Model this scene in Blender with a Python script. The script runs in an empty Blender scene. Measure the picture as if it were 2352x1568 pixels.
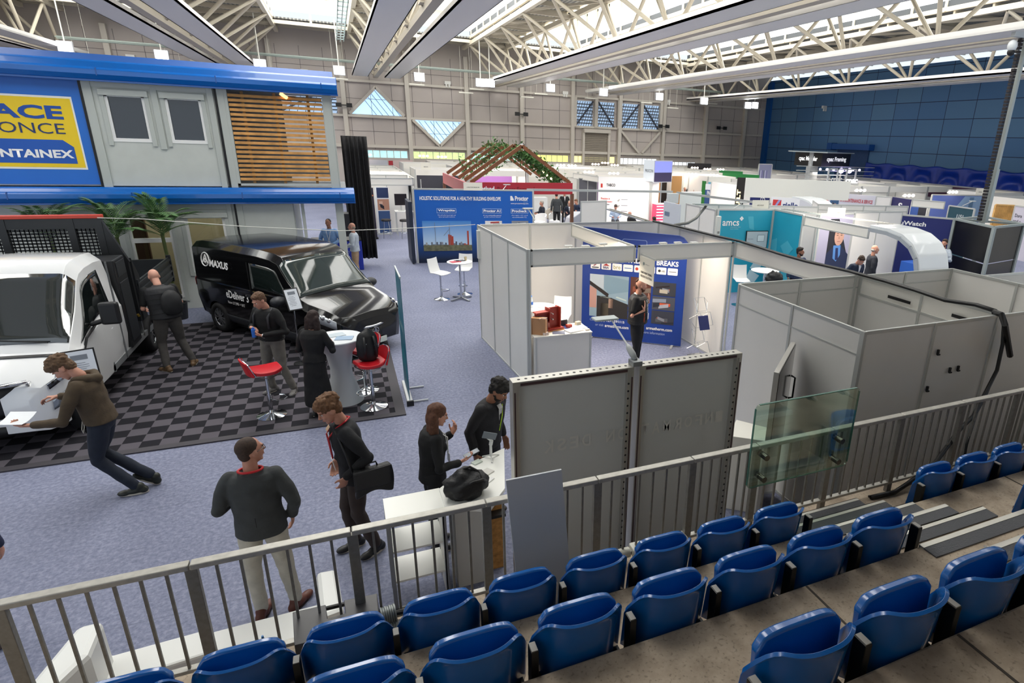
import bpy, bmesh, math, random
from mathutils import Vector, Matrix, noise
from math import sin, cos, pi, radians, sqrt
random.seed(7)
S = bpy.context.scene
COL = S.collection
H = 4.27                     # eye height of the photographer above the exhibition floor

# ---------------------------------------------------------------- camera
FP, CX, CY = 1359.556, 1421.621, 784.0
def cam_axes():
    y, p, r = [radians(a) for a in (25.16, 18.69, -2.3)]
    F = Vector((sin(y)*cos(p), cos(y)*cos(p), -sin(p)))
    rt = Vector((cos(y), -sin(y), 0)); dn = F.cross(rt)
    r2 = rt*cos(r) + dn*sin(r); d2 = -rt*sin(r) + dn*cos(r)
    return r2, d2, F
RT, DN, FW = cam_axes()
cd = bpy.data.cameras.new('camera'); cam = bpy.data.objects.new('camera', cd); COL.objects.link(cam)
cd.sensor_width = 36; cd.lens = 36*FP/2352; cd.shift_x = -(CX-1176)/2352; cd.shift_y = (CY-784)/2352
cd.clip_start = .05; cd.clip_end = 300
cam.matrix_world = Matrix(((RT.x, -DN.x, -FW.x, 0), (RT.y, -DN.y, -FW.y, 0), (RT.z, -DN.z, -FW.z, H), (0, 0, 0, 1)))
S.camera = cam

# ---------------------------------------------------------------- view, world, lights
S.view_settings.view_transform = 'Standard'; S.view_settings.look = 'None'
S.view_settings.exposure = 0.45; S.view_settings.gamma = 1; S.view_settings.use_curve_mapping = False
W = bpy.data.worlds.new('sky'); S.world = W; W.use_nodes = True
wn = W.node_tree.nodes; bgn = wn['Background']
bgn.inputs[0].default_value = (.80, .90, 1.0, 1); bgn.inputs[1].default_value = .85
def area(name, loc, sx, sy, power, col=(1, 1, 1), rot=(0, 0, 0), spread=pi):
    d = bpy.data.lights.new(name, 'AREA'); d.shape = 'RECTANGLE'; d.size = sx; d.size_y = sy; d.energy = power; d.color = col; d.spread = spread
    o = bpy.data.objects.new(name, d); COL.objects.link(o); o.location = loc; o.rotation_euler = rot; return o
# daylight coming down through the long rooflights
SKYX = [(-12.8, -7.9), (-2.6, 1.42), (3.85, 8.67), (11.1, 15.9), (19.4, 25.0)]
SKY_END = 43.0; ZT = 9.9
for a, b in SKYX:
    area('rooflight_daylight', ((a+b)/2, 24, 11.6), (b-a)-.6, 36, 1500 if a < 10 else 1450, (1, .985, .95))

area('booth_spotlights_light', (4.9, 10.1, 2.45), 3.2, .3, 42, (1, .86, .7)); area('booth_spotlights_light', (3.6, 10.4, 2.45), 1.2, .3, 18, (1, .86, .7))
for lx, ly in ((1.9, 30), (13, 26.5), (16, 24), (24, 20), (8, 34), (20, 33), (28, 30), (14, 38), (12.8, 12.6), (6.5, 25.5)): area('stand_spotlights_light', (lx, ly, 2.9), 2.5, 1.5, 75, (1, .9, .78))
area('ground_floor_lamp', (-4, 17.8, 2.4), 3.5, .8, 30, (1, .9, .78))
# ---------------------------------------------------------------- pixel helpers (measurements from the photograph -> world points)
def ray(x, y): return (RT*((x-CX)/FP) + DN*((y-CY)/FP) + FW)
EYE = Vector((0, 0, H))
def PZ(x, y, z=0.0):
    d = ray(x, y); return EYE + d*((z-H)/d.z)
def PY(x, y, Y):
    d = ray(x, y); return EYE + d*(Y/d.y)
def PX(x, y, X):
    d = ray(x, y); return EYE + d*(X/d.x)

# ---------------------------------------------------------------- materials
def lin(c):
    if isinstance(c, str): c = [int(c[i:i+2], 16)/255 for i in (0, 2, 4)]
    return tuple(((v/12.92) if v <= .04045 else ((v+.055)/1.055)**2.4) for v in c[:3])
MC = {}
def mat(col, rough=.55, metal=0., noise_=None, bump=None, emit=0, coat=0, spec=.5, name=None, alpha=None):
    key = (col if isinstance(col, str) else tuple(col), rough, metal, noise_, bump, emit, coat, spec, alpha)
    if key in MC: return MC[key]
    m = bpy.data.materials.new(name or 'mat_%s' % (col if isinstance(col, str) else 'c')); m.use_nodes = True
    nt = m.node_tree; b = nt.nodes['Principled BSDF']; c = lin(col) + (1,)
    b.inputs['Base Color'].default_value = c; b.inputs['Roughness'].default_value = rough
    b.inputs['Metallic'].default_value = metal; b.inputs['Specular IOR Level'].default_value = spec
    b.inputs['Coat Weight'].default_value = coat
    if alpha is not None: b.inputs['Alpha'].default_value = alpha
    tc = None
    if noise_ or bump:
        tc = nt.nodes.new('ShaderNodeTexCoord')
    if noise_:
        n = nt.nodes.new('ShaderNodeTexNoise'); n.inputs['Scale'].default_value = noise_[0]; n.inputs['Detail'].default_value = 5
        nt.links.new(tc.outputs['Object'], n.inputs['Vector'])
        r = nt.nodes.new('ShaderNodeValToRGB'); k = noise_[1]
        r.color_ramp.elements[0].color = tuple(v*(1-k) for v in c[:3]) + (1,); r.color_ramp.elements[0].position = .3
        r.color_ramp.elements[1].color = tuple(min(1, v*(1+k)) for v in c[:3]) + (1,); r.color_ramp.elements[1].position = .7
        nt.links.new(n.outputs['Fac'], r.inputs[0]); nt.links.new(r.outputs[0], b.inputs['Base Color'])
    if bump:
        n = nt.nodes.new('ShaderNodeTexNoise'); n.inputs['Scale'].default_value = bump[0]; n.inputs['Detail'].default_value = 4
        nt.links.new(tc.outputs['Object'], n.inputs['Vector'])
        bp = nt.nodes.new('ShaderNodeBump'); bp.inputs['Strength'].default_value = bump[1]; bp.inputs['Distance'].default_value = .02
        nt.links.new(n.outputs['Fac'], bp.inputs['Height']); nt.links.new(bp.outputs[0], b.inputs['Normal'])
    if emit:
        b.inputs['Emission Color'].default_value = c; b.inputs['Emission Strength'].default_value = emit
    MC[key] = m; return m
def glass(col='dff2ea', rough=.02, mix=.2):
    """thin glazing: mostly see-through with a reflection"""
    key = ('glass', col, rough, mix)
    if key in MC: return MC[key]
    m = bpy.data.materials.new('glass'); m.use_nodes = True; nt = m.node_tree; nt.nodes.clear()
    o = nt.nodes.new('ShaderNodeOutputMaterial'); t = nt.nodes.new('ShaderNodeBsdfTransparent'); g = nt.nodes.new('ShaderNodeBsdfGlossy')
    t.inputs[0].default_value = lin(col) + (1,); g.inputs['Roughness'].default_value = rough
    f = nt.nodes.new('ShaderNodeLayerWeight'); f.inputs[0].default_value = .18
    a = nt.nodes.new('ShaderNodeMath'); a.operation = 'ADD'; a.inputs[1].default_value = mix*.5; a.use_clamp = True
    x = nt.nodes.new('ShaderNodeMixShader')
    nt.links.new(f.outputs['Facing'], a.inputs[0]); nt.links.new(a.outputs[0], x.inputs[0]); nt.links.new(t.outputs[0], x.inputs[1])
    nt.links.new(g.outputs[0], x.inputs[2]); nt.links.new(x.outputs[0], o.inputs[0]); MC[key] = m; return m

# ---------------------------------------------------------------- mesh building
class MB:
    def __init__(s): s.v = []; s.f = []
    def add(s, vs, fs):
        n = len(s.v); s.v += [tuple(v) for v in vs]; s.f += [tuple(i+n for i in f) for f in fs]; return s
    def box(s, c, d, rz=0., M=None):
        x, y, z = [k/2 for k in d]; R = M or Matrix.Rotation(rz, 3, 'Z'); c = Vector(c)
        vs = [c + R @ Vector((i*x, j*y, k*z)) for i in (-1, 1) for j in (-1, 1) for k in (-1, 1)]
        return s.add(vs, [(0, 1, 3, 2), (4, 6, 7, 5), (0, 4, 5, 1), (2, 3, 7, 6), (0, 2, 6, 4), (1, 5, 7, 3)])
    def bx(s, x0, x1, y0, y1, z0, z1): return s.box(((x0+x1)/2, (y0+y1)/2, (z0+z1)/2), (x1-x0, y1-y0, z1-z0))
    def bar(s, p, q, w, h, up=(0, 0, 1)):
        p, q = Vector(p), Vector(q); d = q-p; L = d.length
        if L < 1e-6: return s
        d /= L; u = Vector(up)
        if abs(d.dot(u)) > .98: u = Vector((0, 1, 0))
        a = d.cross(u).normalized(); b = a.cross(d)
        M = Matrix((a, d, b)).transposed()
        return s.box((p+q)/2, (w, L, h), M=M)
    def ring(s, c, a, b, ra, rb, n):
        return [Vector(c) + a*(ra*cos(2*pi*i/n)) + b*(rb*sin(2*pi*i/n)) for i in range(n)]
    def loft(s, rings, cap=True, closed=True):
        n = len(rings[0]); base = len(s.v); vs = [v for r in rings for v in r]; fs = []
        for k in range(len(rings)-1):
            for i in range(n if closed else n-1):
                j = (i+1) % n; fs.append((k*n+i, k*n+j, (k+1)*n+j, (k+1)*n+i))
        if cap and closed: fs += [tuple(range(n))[::-1], tuple(range((len(rings)-1)*n, len(rings)*n))]
        return s.add(vs, fs)
    def cyl(s, p, q, r, r2=None, n=12, cap=True):
        p, q = Vector(p), Vector(q); d = (q-p).normalized(); u = Vector((0, 0, 1)) if abs(d.z) < .9 else Vector((0, 1, 0))
        a = d.cross(u).normalized(); b = d.cross(a)
        return s.loft([s.ring(p, b, a, r, r, n), s.ring(q, b, a, r if r2 is None else r2, r if r2 is None else r2, n)], cap)
    def tube(s, pts, r, n=8, closed=False):
        pts = [Vector(p) for p in pts]; rr = []; prev = None
        for i, p in enumerate(pts):
            d = (pts[min(i+1, len(pts)-1)] - pts[max(i-1, 0)])
            if closed: d = pts[(i+1) % len(pts)]-pts[i-1]
            d.normalize()
            if prev is None:
                u = Vector((0, 0, 1)) if abs(d.z) < .9 else Vector((0, 1, 0)); a = d.cross(u).normalized()
            else: a = (prev - d*prev.dot(d)).normalized()
            prev = a; b = d.cross(a); rad = r[i] if isinstance(r, (list, tuple)) else r
            rr.append(s.ring(p, a, b, rad, rad, n))
        if closed: rr.append(rr[0])
        return s.loft(rr, not closed)
    def lathe(s, prof, c=(0, 0, 0), n=24):
        c = Vector(c); rings = [[c + Vector((max(r, 1e-4)*cos(2*pi*i/n), max(r, 1e-4)*sin(2*pi*i/n), z)) for i in range(n)] for r, z in prof]
        return s.loft(rings, True)
    def prism(s, poly, ax, t0, t1):
        """poly of 2D points extruded along axis ax ('x','y','z')"""
        def mk(a, b, t): return {'x': (t, a, b), 'y': (a, t, b), 'z': (a, b, t)}[ax]
        n = len(poly); vs = [mk(a, b, t0) for a, b in poly] + [mk(a, b, t1) for a, b in poly]
        return s.add(vs, [tuple(range(n))[::-1], tuple(range(n, 2*n))] + [(i, (i+1) % n, n+(i+1) % n, n+i) for i in range(n)])
    def grid(s, fn, nu, nv, thick=None):
        vs = [Vector(fn(i/nu, j/nv)) for j in range(nv+1) for i in range(nu+1)]
        q = [(j*(nu+1)+i, j*(nu+1)+i+1, (j+1)*(nu+1)+i+1, (j+1)*(nu+1)+i) for j in range(nv) for i in range(nu)]
        if thick is None: return s.add(vs, q)
        N = [Vector() for _ in vs]
        for f in q:
            nn = (vs[f[1]]-vs[f[0]]).cross(vs[f[3]]-vs[f[0]])
            for k in f: N[k] += nn
        bk = [v - n.normalized()*thick for v, n in zip(vs, N)]; m = len(vs)
        fs = q + [tuple(k+m for k in f[::-1]) for f in q]
        per = [i for i in range(nu+1)] + [(j)*(nu+1)+nu for j in range(1, nv+1)] + [nv*(nu+1)+i for i in range(nu-1, -1, -1)] + [j*(nu+1) for j in range(nv-1, 0, -1)]
        fs += [(per[(k+1) % len(per)], per[k], per[k]+m, per[(k+1) % len(per)]+m) for k in range(len(per))]
        return s.add(vs+bk, fs)
    def sph(s, c, r, n=12, m=8):
        c = Vector(c); r = r if isinstance(r, (tuple, list)) else (r, r, r)
        return s.loft([[c+Vector((r[0]*sin(pi*k/m)*cos(2*pi*i/n), r[1]*sin(pi*k/m)*sin(2*pi*i/n), -r[2]*cos(pi*k/m))) for i in range(n)] for k in [0.03]+list(range(1, m))+[m-.03]], True)
    def build(s, name, m, parent=None, smooth=False, bevel=0, world=False, sub=0, label=None, keep=False):
        me = bpy.data.meshes.new(name); me.from_pydata([tuple(v) for v in s.v], [], s.f)
        if not keep:
            bm = bmesh.new(); bm.from_mesh(me); bmesh.ops.recalc_face_normals(bm, faces=bm.faces); bm.to_mesh(me); bm.free()
        o = bpy.data.objects.new(name, me); COL.objects.link(o); me.materials.append(m)
        if smooth:
            for p in me.polygons: p.use_smooth = True
        if bevel:
            b = o.modifiers.new('b', 'BEVEL'); b.width = bevel; b.segments = 2; b.limit_method = 'ANGLE'; b.angle_limit = .6
        if sub:
            b = o.modifiers.new('s', 'SUBSURF'); b.levels = sub; b.render_levels = sub
        if smooth == 2:
            for p in me.polygons: p.use_smooth = True
            me.set_sharp_from_angle(angle=radians(38))
        if parent is not None: setp(o, parent, world)
        if label: o['label'] = label
        return o
def rootof(o):
    while o.parent: o = o.parent
    return o
def setp(o, parent, world=False):
    o.parent = parent
    if world:
        r = rootof(parent)
        o.matrix_parent_inverse = (Matrix.Translation(r.location) @ Matrix.Rotation(r.rotation_euler.z, 4, 'Z')).inverted() if parent is r else Matrix.Identity(4)
        if parent is not r: o.matrix_parent_inverse = Matrix.Identity(4)
def tag(o, label, cat, group=None, kind=None):
    if label: o['label'] = label
    if cat: o['category'] = cat
    if group: o['group'] = group
    if kind: o['kind'] = kind
    return o
def thing(name, label, cat, loc=(0, 0, 0), rz=0., group=None):
    o = bpy.data.objects.new(name, None); COL.objects.link(o); o.empty_display_size = .1
    o.location = loc; o.rotation_euler = (0, 0, rz); return tag(o, label, cat, group)
def struct(o): o['kind'] = 'structure'; return o
def dup(root, loc, rz=None, label=None, group=None):
    r = root.copy(); COL.objects.link(r); r.location = loc
    if rz is not None: r.rotation_euler = (0, 0, rz)
    if label: r['label'] = label
    if group: r['group'] = group
    for ch in list(root.children):
        c = ch.copy(); COL.objects.link(c); c.parent = r
        for g in ch.children:
            d = g.copy(); COL.objects.link(d); d.parent = c
    return r
FONT = None
def text_mesh(s, bold=0., ital=0.):
    cu = bpy.data.curves.new('t', 'FONT'); cu.body = s; cu.size = 1; cu.offset = bold; cu.shear = ital; cu.resolution_u = 3
    o = bpy.data.objects.new('t', cu); COL.objects.link(o)
    dg = bpy.context.evaluated_depsgraph_get(); me = bpy.data.meshes.new_from_object(o.evaluated_get(dg))
    bpy.data.objects.remove(o); bpy.data.curves.remove(cu); return me
class Board:
    """flat frame in the place: origin o (lower left seen from the front), u direction, v up; n points at the viewer"""
    def __init__(s, o, u, v=(0, 0, 1), parent=None, world=True):
        s.o = Vector(o); s.u = Vector(u).normalized(); s.v = Vector(v).normalized(); s.n = s.u.cross(s.v); s.p = parent; s.w = world
    def pt(s, a, b, d=0): return s.o + s.u*a + s.v*b + s.n*d
    def poly(s, pts, m, d=.004, name='printed_panel', parent=None, label=None, t=.003):
        mb = MB(); n = len(pts); vs = [s.pt(a, b, d-t) for a, b in pts] + [s.pt(a, b, d) for a, b in pts]
        mb.add(vs, [tuple(range(n))[::-1], tuple(range(n, 2*n))] + [(i, (i+1) % n, n+(i+1) % n, n+i) for i in range(n)])
        return mb.build(name, m, parent or s.p, world=s.w, label=label)
    def rect(s, a0, b0, a1, b1, m, d=.004, name='printed_panel', parent=None, r=0, label=None, t=.003):
        pts = [(a0, b0), (a1, b0), (a1, b1), (a0, b1)]
        if r:
            pts = []
            for cx, cy, st in ((a1-r, b0+r, -90), (a1-r, b1-r, 0), (a0+r, b1-r, 90), (a0+r, b0+r, 180)):
                pts += [(cx+r*cos(radians(st+k*18)), cy+r*sin(radians(st+k*18))) for k in range(6)]
        return s.poly(pts, m, d, name, parent, label, t)
    def text(s, txt, a0, b0, a1, b1, m, d=.006, bold=.0, ital=0., name='lettering', parent=None, label=None, mirror=False):
        me = text_mesh(txt, bold, ital)
        xs = [v.co.x for v in me.vertices]; ys = [v.co.y for v in me.vertices]
        x0, x1, y0, y1 = min(xs), max(xs), min(ys), max(ys)
        for v in me.vertices:
            fa = (v.co.x-x0)/(x1-x0); fa = 1-fa if mirror else fa
            v.co = s.pt(a0 + fa*(a1-a0), b0 + (v.co.y-y0)/(y1-y0)*(b1-b0), d)
        me.materials.clear(); me.materials.append(m)
        o = bpy.data.objects.new(name, me); COL.objects.link(o)
        if parent or s.p: setp(o, parent or s.p, s.w)
        if label: o['label'] = label
        return o
WHITE = mat('e9e9e4', .5); BLACK = mat('141416', .5); CHROME = mat('d8dade', .12, 1.); STEEL = mat('a9abad', .38, .9)
DKM = mat('2a2b2e', .5, .3); LTXT = mat('f2f2f2', .6); DTXT = mat('26262a', .6)
# ================================================================ THE HALL
XL, XR, YW = -15.2, 35.3, 46.0
# carpet ------------------------------------------------------------------------------------------
def carpet_mat():
    m = bpy.data.materials.new('exhibition_carpet'); m.use_nodes = True; nt = m.node_tree; b = nt.nodes['Principled BSDF']; L = nt.links
    b.inputs['Roughness'].default_value = .72
    tc = nt.nodes.new('ShaderNodeTexCoord')
    n1 = nt.nodes.new('ShaderNodeTexNoise'); n1.inputs['Scale'].default_value = 22; n1.inputs['Detail'].default_value = 6; n1.inputs['Roughness'].default_value = .7
    n2 = nt.nodes.new('ShaderNodeTexNoise'); n2.inputs['Scale'].default_value = .7; n2.inputs['Detail'].default_value = 3
    L.new(tc.outputs['Object'], n1.inputs['Vector']); L.new(tc.outputs['Object'], n2.inputs['Vector'])
    r = nt.nodes.new('ShaderNodeValToRGB'); e = r.color_ramp.elements
    e[0].position = .34; e[0].color = lin('646981')+(1,); e[1].position = .66; e[1].color = lin('8d91a8')+(1,)
    k = e.new(.5); k.color = lin('787d95')+(1,)
    L.new(n1.outputs['Fac'], r.inputs[0])
    mx = nt.nodes.new('ShaderNodeMixRGB'); mx.blend_type = 'MULTIPLY'; mx.inputs[0].default_value = 1
    r2 = nt.nodes.new('ShaderNodeValToRGB'); r2.color_ramp.elements[0].color = (.86, .86, .87, 1); r2.color_ramp.elements[1].color = (1, 1, 1, 1)
    r2.color_ramp.elements[0].position = .35; r2.color_ramp.elements[1].position = .6
    L.new(n2.outputs['Fac'], r2.inputs[0]); L.new(r.outputs[0], mx.inputs[1]); L.new(r2.outputs[0], mx.inputs[2])
    # seams between the 2 m wide rolls of floor covering
    sp = nt.nodes.new('ShaderNodeSeparateXYZ'); L.new(tc.outputs['Object'], sp.inputs[0])
    a = nt.nodes.new('ShaderNodeMath'); a.operation = 'ADD'; a.inputs[1].default_value = .42; L.new(sp.outputs['Y'], a.inputs[0])
    mo = nt.nodes.new('ShaderNodeMath'); mo.operation = 'PINGPONG'; mo.inputs[1].default_value = 1.0; L.new(a.outputs[0], mo.inputs[0])
    lt = nt.nodes.new('ShaderNodeMath'); lt.operation = 'LESS_THAN'; lt.inputs[1].default_value = .007; L.new(mo.outputs[0], lt.inputs[0])
    sc = nt.nodes.new('ShaderNodeMath'); sc.operation = 'MULTIPLY'; sc.inputs[1].default_value = .35; L.new(lt.outputs[0], sc.inputs[0])
    m2 = nt.nodes.new('ShaderNodeMixRGB'); L.new(sc.outputs[0], m2.inputs[0]); L.new(mx.outputs[0], m2.inputs[1]); m2.inputs[2].default_value = lin('50566a')+(1,)
    L.new(m2.outputs[0], b.inputs['Base Color']); return m
struct(MB().bx(XL, XR, 3.3, YW+.1, -.1, 0).build('floor', carpet_mat()))

# far wall: grey boarded wall with columns, rails and windows --------------------------------------
WALLG = mat('bab2ad', .75, noise_=(.25, .10)); COLM = mat('c9c3b9', .6); SEAM = mat('6e696a', .8)
tri1 = [(1.07, 5.32), (4.52, 5.32), (2.8, 7.05)]; tri2 = [(5.05, 5.12), (8.55, 5.12), (6.8, 3.44)]
def wall_with_holes():
    bm = bmesh.new()
    outer = [(XL, 0), (XR, 0), (XR, 10.3), (XL, 10.3)]
    holes = [tri1, [tri2[0], tri2[2], tri2[1]]] + [[(a, 5.26), (b, 5.26), (b, 7.1), (a, 7.1)] for a, b in ((17.12, 18.55), (18.98, 20.4), (21.05, 22.52), (22.92, 24.4))] + [[(-2.9, 5.3), (.35, 5.3), (.35, 7.0), (-1.2, 7.0)]]
    strips = []
    x = .95
    while x < 17.3: strips.append([(x, 2.55), (x+3.6, 2.55), (x+3.6, 3.02), (x, 3.02)]); x += 4
    strips += [[(20.9, 2.5), (24.4, 2.5), (24.4, 2.95), (20.9, 2.95)], [(24.9, 2.5), (28.2, 2.5), (28.2, 2.75), (24.9, 2.75)]]
    holes += strips
    es = []
    for loop in [outer]+holes:
        vs = [bm.verts.new((a, YW, b)) for a, b in loop]
        es += [bm.edges.new((vs[i], vs[(i+1) % len(vs)])) for i in range(len(vs))]
    bmesh.ops.triangle_fill(bm, edges=es, use_beauty=True, use_dissolve=False)
    me = bpy.data.meshes.new('wall_far'); bm.to_mesh(me); bm.free(); me.materials.append(WALLG)
    o = bpy.data.objects.new('wall_far', me); COL.objects.link(o); struct(o)
    sm = o.modifiers.new('s', 'SOLIDIFY'); sm.thickness = .2; sm.offset = 1 if me.polygons[0].normal.y > 0 else -1
    return strips
strips = wall_with_holes()
mb = MB()
for k in range(40):
    x = XL + .35 + k*1.333
    if x < XR: mb.bx(x-.012, x+.012, YW-.012, YW, 3.1, 9.2)
for z in (4.25, 6.3, 8.1): mb.bx(XL, XR, YW-.012, YW, z-.012, z+.012)
# seam battens cut around the windows
v2, f2 = [], []
struct(mb.build('trim_1', SEAM))
mb = MB()
for k in range(-4, 9):
    x = .8+4*k
    mb.bx(x-.14, x+.14, YW-.34, YW-.013, 0, 9.4)
for z, t in ((3.3, .2), (5.2, .16), (7.38, .16)): mb.bx(XL, XR-.5, YW-.2, YW-.013, z-t/2, z+t/2)
for (a, b, c) in ((tri1[0], tri1[2], tri1[1]), (tri2[0], tri2[2], tri2[1])):
    for p, q in ((a, b), (b, c)): mb.bar((p[0], YW-.12, p[1]), (q[0], YW-.12, q[1]), .2, .2)
for a, b in ((17.0, 0), (18.76, 0), (20.72, 0), (22.72, 0), (24.5, 0)): mb.bx(a-.13, a+.13, YW-.3, YW-.013, 5.2, 7.3)
for p, q in (((20.9, 5.1), (22.6, 3.4)), ((24.5, 5.1), (22.9, 3.4))): mb.bar((p[0], YW-.2, p[1]), (q[0], YW-.2, q[1]), .16, .16)
struct(mb.build('trim_2', COLM, bevel=.01))
# glazing
SKYG = mat('a8c8e6', .15, emit=1.0)
def glaze(n, poly, nb, dark, sl=0):
    root = thing('window_%d' % n, None, None); struct(root)
    mb = MB(); k = len(poly); mb.add([(a, YW+.06, b) for a, b in poly], [tuple(range(k))]); mb.build('pane', SKYG if not dark else mat('9fb8d4', .2, emit=.55), root)
    mb = MB(); xs = [p[0] for p in poly]; zs = [p[1] for p in poly]; x0, x1, z0, z1 = min(xs), max(xs), min(zs), max(zs)
    def inside(x, z):
        c = False; j = k-1
        for i in range(k):
            xi, zi = poly[i]; xj, zj = poly[j]
            if (zi > z) != (zj > z) and x < (xj-xi)*(z-zi)/(zj-zi)+xi: c = not c
            j = i
        return c
    for i in range(1, nb*3 if sl else nb):
        x = x0 + (x1-x0)*i/nb
        run = None
        for t in range(41):
            z = z1+(z0-z1)*t/40; xx = x - sl*(z1-z0)*(t/40) - (0 if not sl else 0)
            ins = inside(xx, z) and t < 40
            if ins and run is None: run = (xx, z)
            if not ins and run is not None: mb.bar((run[0], YW+.03, run[1]), (xx, YW+.03, z), .035, .03); run = None
    if dark:
        for t in range(1, 8):
            z = z0+(z1-z0)*t/8; mb.bx(x0, x1, YW+.0, YW+.03, z-.035, z+.035)
        if n % 2: mb.bar((x0, YW-.05, z0), (x1, YW-.05, z1), .12, .1)
        else: mb.bar((x0, YW-.05, z1), (x1, YW-.05, z0), .12, .1)
    mb.build('glazing_bars', mat('3d4250', .6) if dark else mat('62727c', .5), root)
glaze(1, tri1, 9, False, -.75); glaze(2, tri2, 9, False, -.75)
for i, (a, b) in enumerate(((17.12, 18.55), (18.98, 20.4), (21.05, 22.52), (22.92, 24.4))): glaze(3+i, [(a, 5.26), (b, 5.26), (b, 7.1), (a, 7.1)], 7, True, .3)
glaze(7, [(-2.9, 5.3), (.35, 5.3), (.35, 7.0), (-1.2, 7.0)], 7, True, .3)
for i, st in enumerate(strips):
    root = thing('window_%d' % (8+i), None, None); struct(root)
    c = ['9cc4c6', 'b9cc8e', 'a9c4c0', 'dcdf7e', 'e8e29a', 'dfe7ee', 'dfe7ee', 'cfdde6'][min(i, 7)]
    m = MB(); m.add([(a, YW+.05, b) for a, b in st], [(0, 1, 2, 3)]).build('pane', mat(c, .5, emit=.9, noise_=(4, .25)), root)
    m = MB()
    for t in range(1, 8): x = st[0][0]+(st[1][0]-st[0][0])*t/8; m.bx(x-.02, x+.02, YW, YW+.04, st[0][1], st[2][1])
    m.build('glazing_bars', COLM, root)
# roller door in the far wall
rd = thing('door_1', None, None); struct(rd)
mb = MB()
for k in range(36): mb.bx(17.85, 19.8, YW-.12, YW-.08+(.02 if k % 2 else 0), .0+k*.133, .12+k*.133)
mb.build('shutter', mat('8e867a', .6), rd); MB().bx(17.7, 19.95, YW-.45, YW-.02, 4.8, 5.08).build('shutter_box', COLM, rd)
MB().bx(19.82, 20.0, YW-.3, YW-.02, 0, 4.8).bx(17.65, 17.83, YW-.3, YW-.02, 0, 4.8).build('guide_rail', COLM, rd)

# blue wall on the right: acoustic panels ------------------------------------------------------------
def blue_mat():
    m = bpy.data.materials.new('blue_wall_panels'); m.use_nodes = True; nt = m.node_tree; b = nt.nodes['Principled BSDF']; L = nt.links
    b.inputs['Roughness'].default_value = .6
    tc = nt.nodes.new('ShaderNodeTexCoord'); mp = nt.nodes.new('ShaderNodeMapping'); mp.inputs['Rotation'].default_value = (0, 0, 0)
    sp = nt.nodes.new('ShaderNodeSeparateXYZ'); cb = nt.nodes.new('ShaderNodeCombineXYZ')
    L.new(tc.outputs['Object'], sp.inputs[0]); L.new(sp.outputs['Y'], cb.inputs[0]); L.new(sp.outputs['Z'], cb.inputs[1])
    br = nt.nodes.new('ShaderNodeTexBrick'); br.offset = 0; br.squash = 1
    br.inputs['Scale'].default_value = 1; br.inputs['Brick Width'].default_value = 2.0; br.inputs['Row Height'].default_value = 1.06
    br.inputs['Mortar Size'].default_value = .022; br.inputs['Color1'].default_value = lin('4f7cae')+(1,); br.inputs['Color2'].default_value = lin('608bb4')+(1,)
    br.inputs['Mortar'].default_value = lin('1d2f52')+(1,); L.new(cb.outputs[0], br.inputs['Vector'])
    L.new(br.outputs['Color'], b.inputs['Base Color']); return m
struct(MB().bx(XR, XR+.2, -2, YW+.1, 0, 9.75).build('wall_right', blue_mat()))
struct(MB().bx(XR-.25, XR, YW-.6, YW-.02, 0, 9.6).build('trim_3', mat('0f5ba8', .6)))
struct(MB().bx(XR-.1, XR-.005, 33.6, 36.7, 0, 4.3).build('door_2', mat('274a7c', .6, noise_=(6, .08))))
struct(MB().bx(XR-.55, XR-.005, 33.2, 37.2, 4.3, 4.72).bx(XR-.6, XR-.02, 36.9, 37.4, 4.25, 4.76).build('trim_4', mat('1254a0', .55), bevel=.02))
# blue tarpaulin draped on the blue wall
def tarp(u, v):
    y = 33.6 - u*22.0
    k = u*11; sag = abs(sin(pi*k)); v2 = v*v
    z = 3.5+.10*(sin(pi*k)**2)*(-1) - v*(1.42 + .05*sin(k*5))
    d = .12 + .10*abs(sin(pi*k))*sin(pi*(v*3.2*abs(sin(pi*k))+.3)) + .05*sin(k*13+v*3)*v + .09*v
    return (XR-.06-d, y, z)
tag(MB().grid(tarp, 260, 14, .01).build('tarpaulin', mat('1c3fae', .28, noise_=(1.5, .15)), smooth=True), 'long shiny blue tarpaulin hung in folds along the blue wall', 'tarpaulin')
# left hall wall (behind the two-storey building) and rear
struct(MB().bx(XL-.2, XL, 3, YW+.1, 0, 10.3).build('wall_left', WALLG))

# roof -----------------------------------------------------------------------------------------------
def deck_mat():
    m = bpy.data.materials.new('profiled_roof_deck'); m.use_nodes = True; nt = m.node_tree; b = nt.nodes['Principled BSDF']; L = nt.links
    b.inputs['Roughness'].default_value = .55; tc = nt.nodes.new('ShaderNodeTexCoord'); w = nt.nodes.new('ShaderNodeTexWave')
    w.bands_direction = 'X'; w.inputs['Scale'].default_value = 1.6; L.new(tc.outputs['Object'], w.inputs['Vector'])
    r = nt.nodes.new('ShaderNodeValToRGB'); r.color_ramp.elements[0].color = lin('77797b')+(1,); r.color_ramp.elements[1].color = lin('b5b5b0')+(1,)
    L.new(w.outputs['Fac'], r.inputs[0]); L.new(r.outputs[0], b.inputs['Base Color'])
    bp = nt.nodes.new('ShaderNodeBump'); bp.inputs['Distance'].default_value = .08; L.new(w.outputs['Fac'], bp.inputs['Height']); L.new(bp.outputs[0], b.inputs['Normal'])
    return m
DECK = deck_mat(); STL = mat('cfc6b4', .5); STL2 = mat('b9b0a0', .55)
edges = [XL-.2] + [v for ab in SKYX for v in ab] + [XR+.2]
mb = MB()
for i in range(0, len(edges), 2): mb.bx(edges[i], edges[i+1], -3, YW+.2, ZT+.32, ZT+.4)
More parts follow.
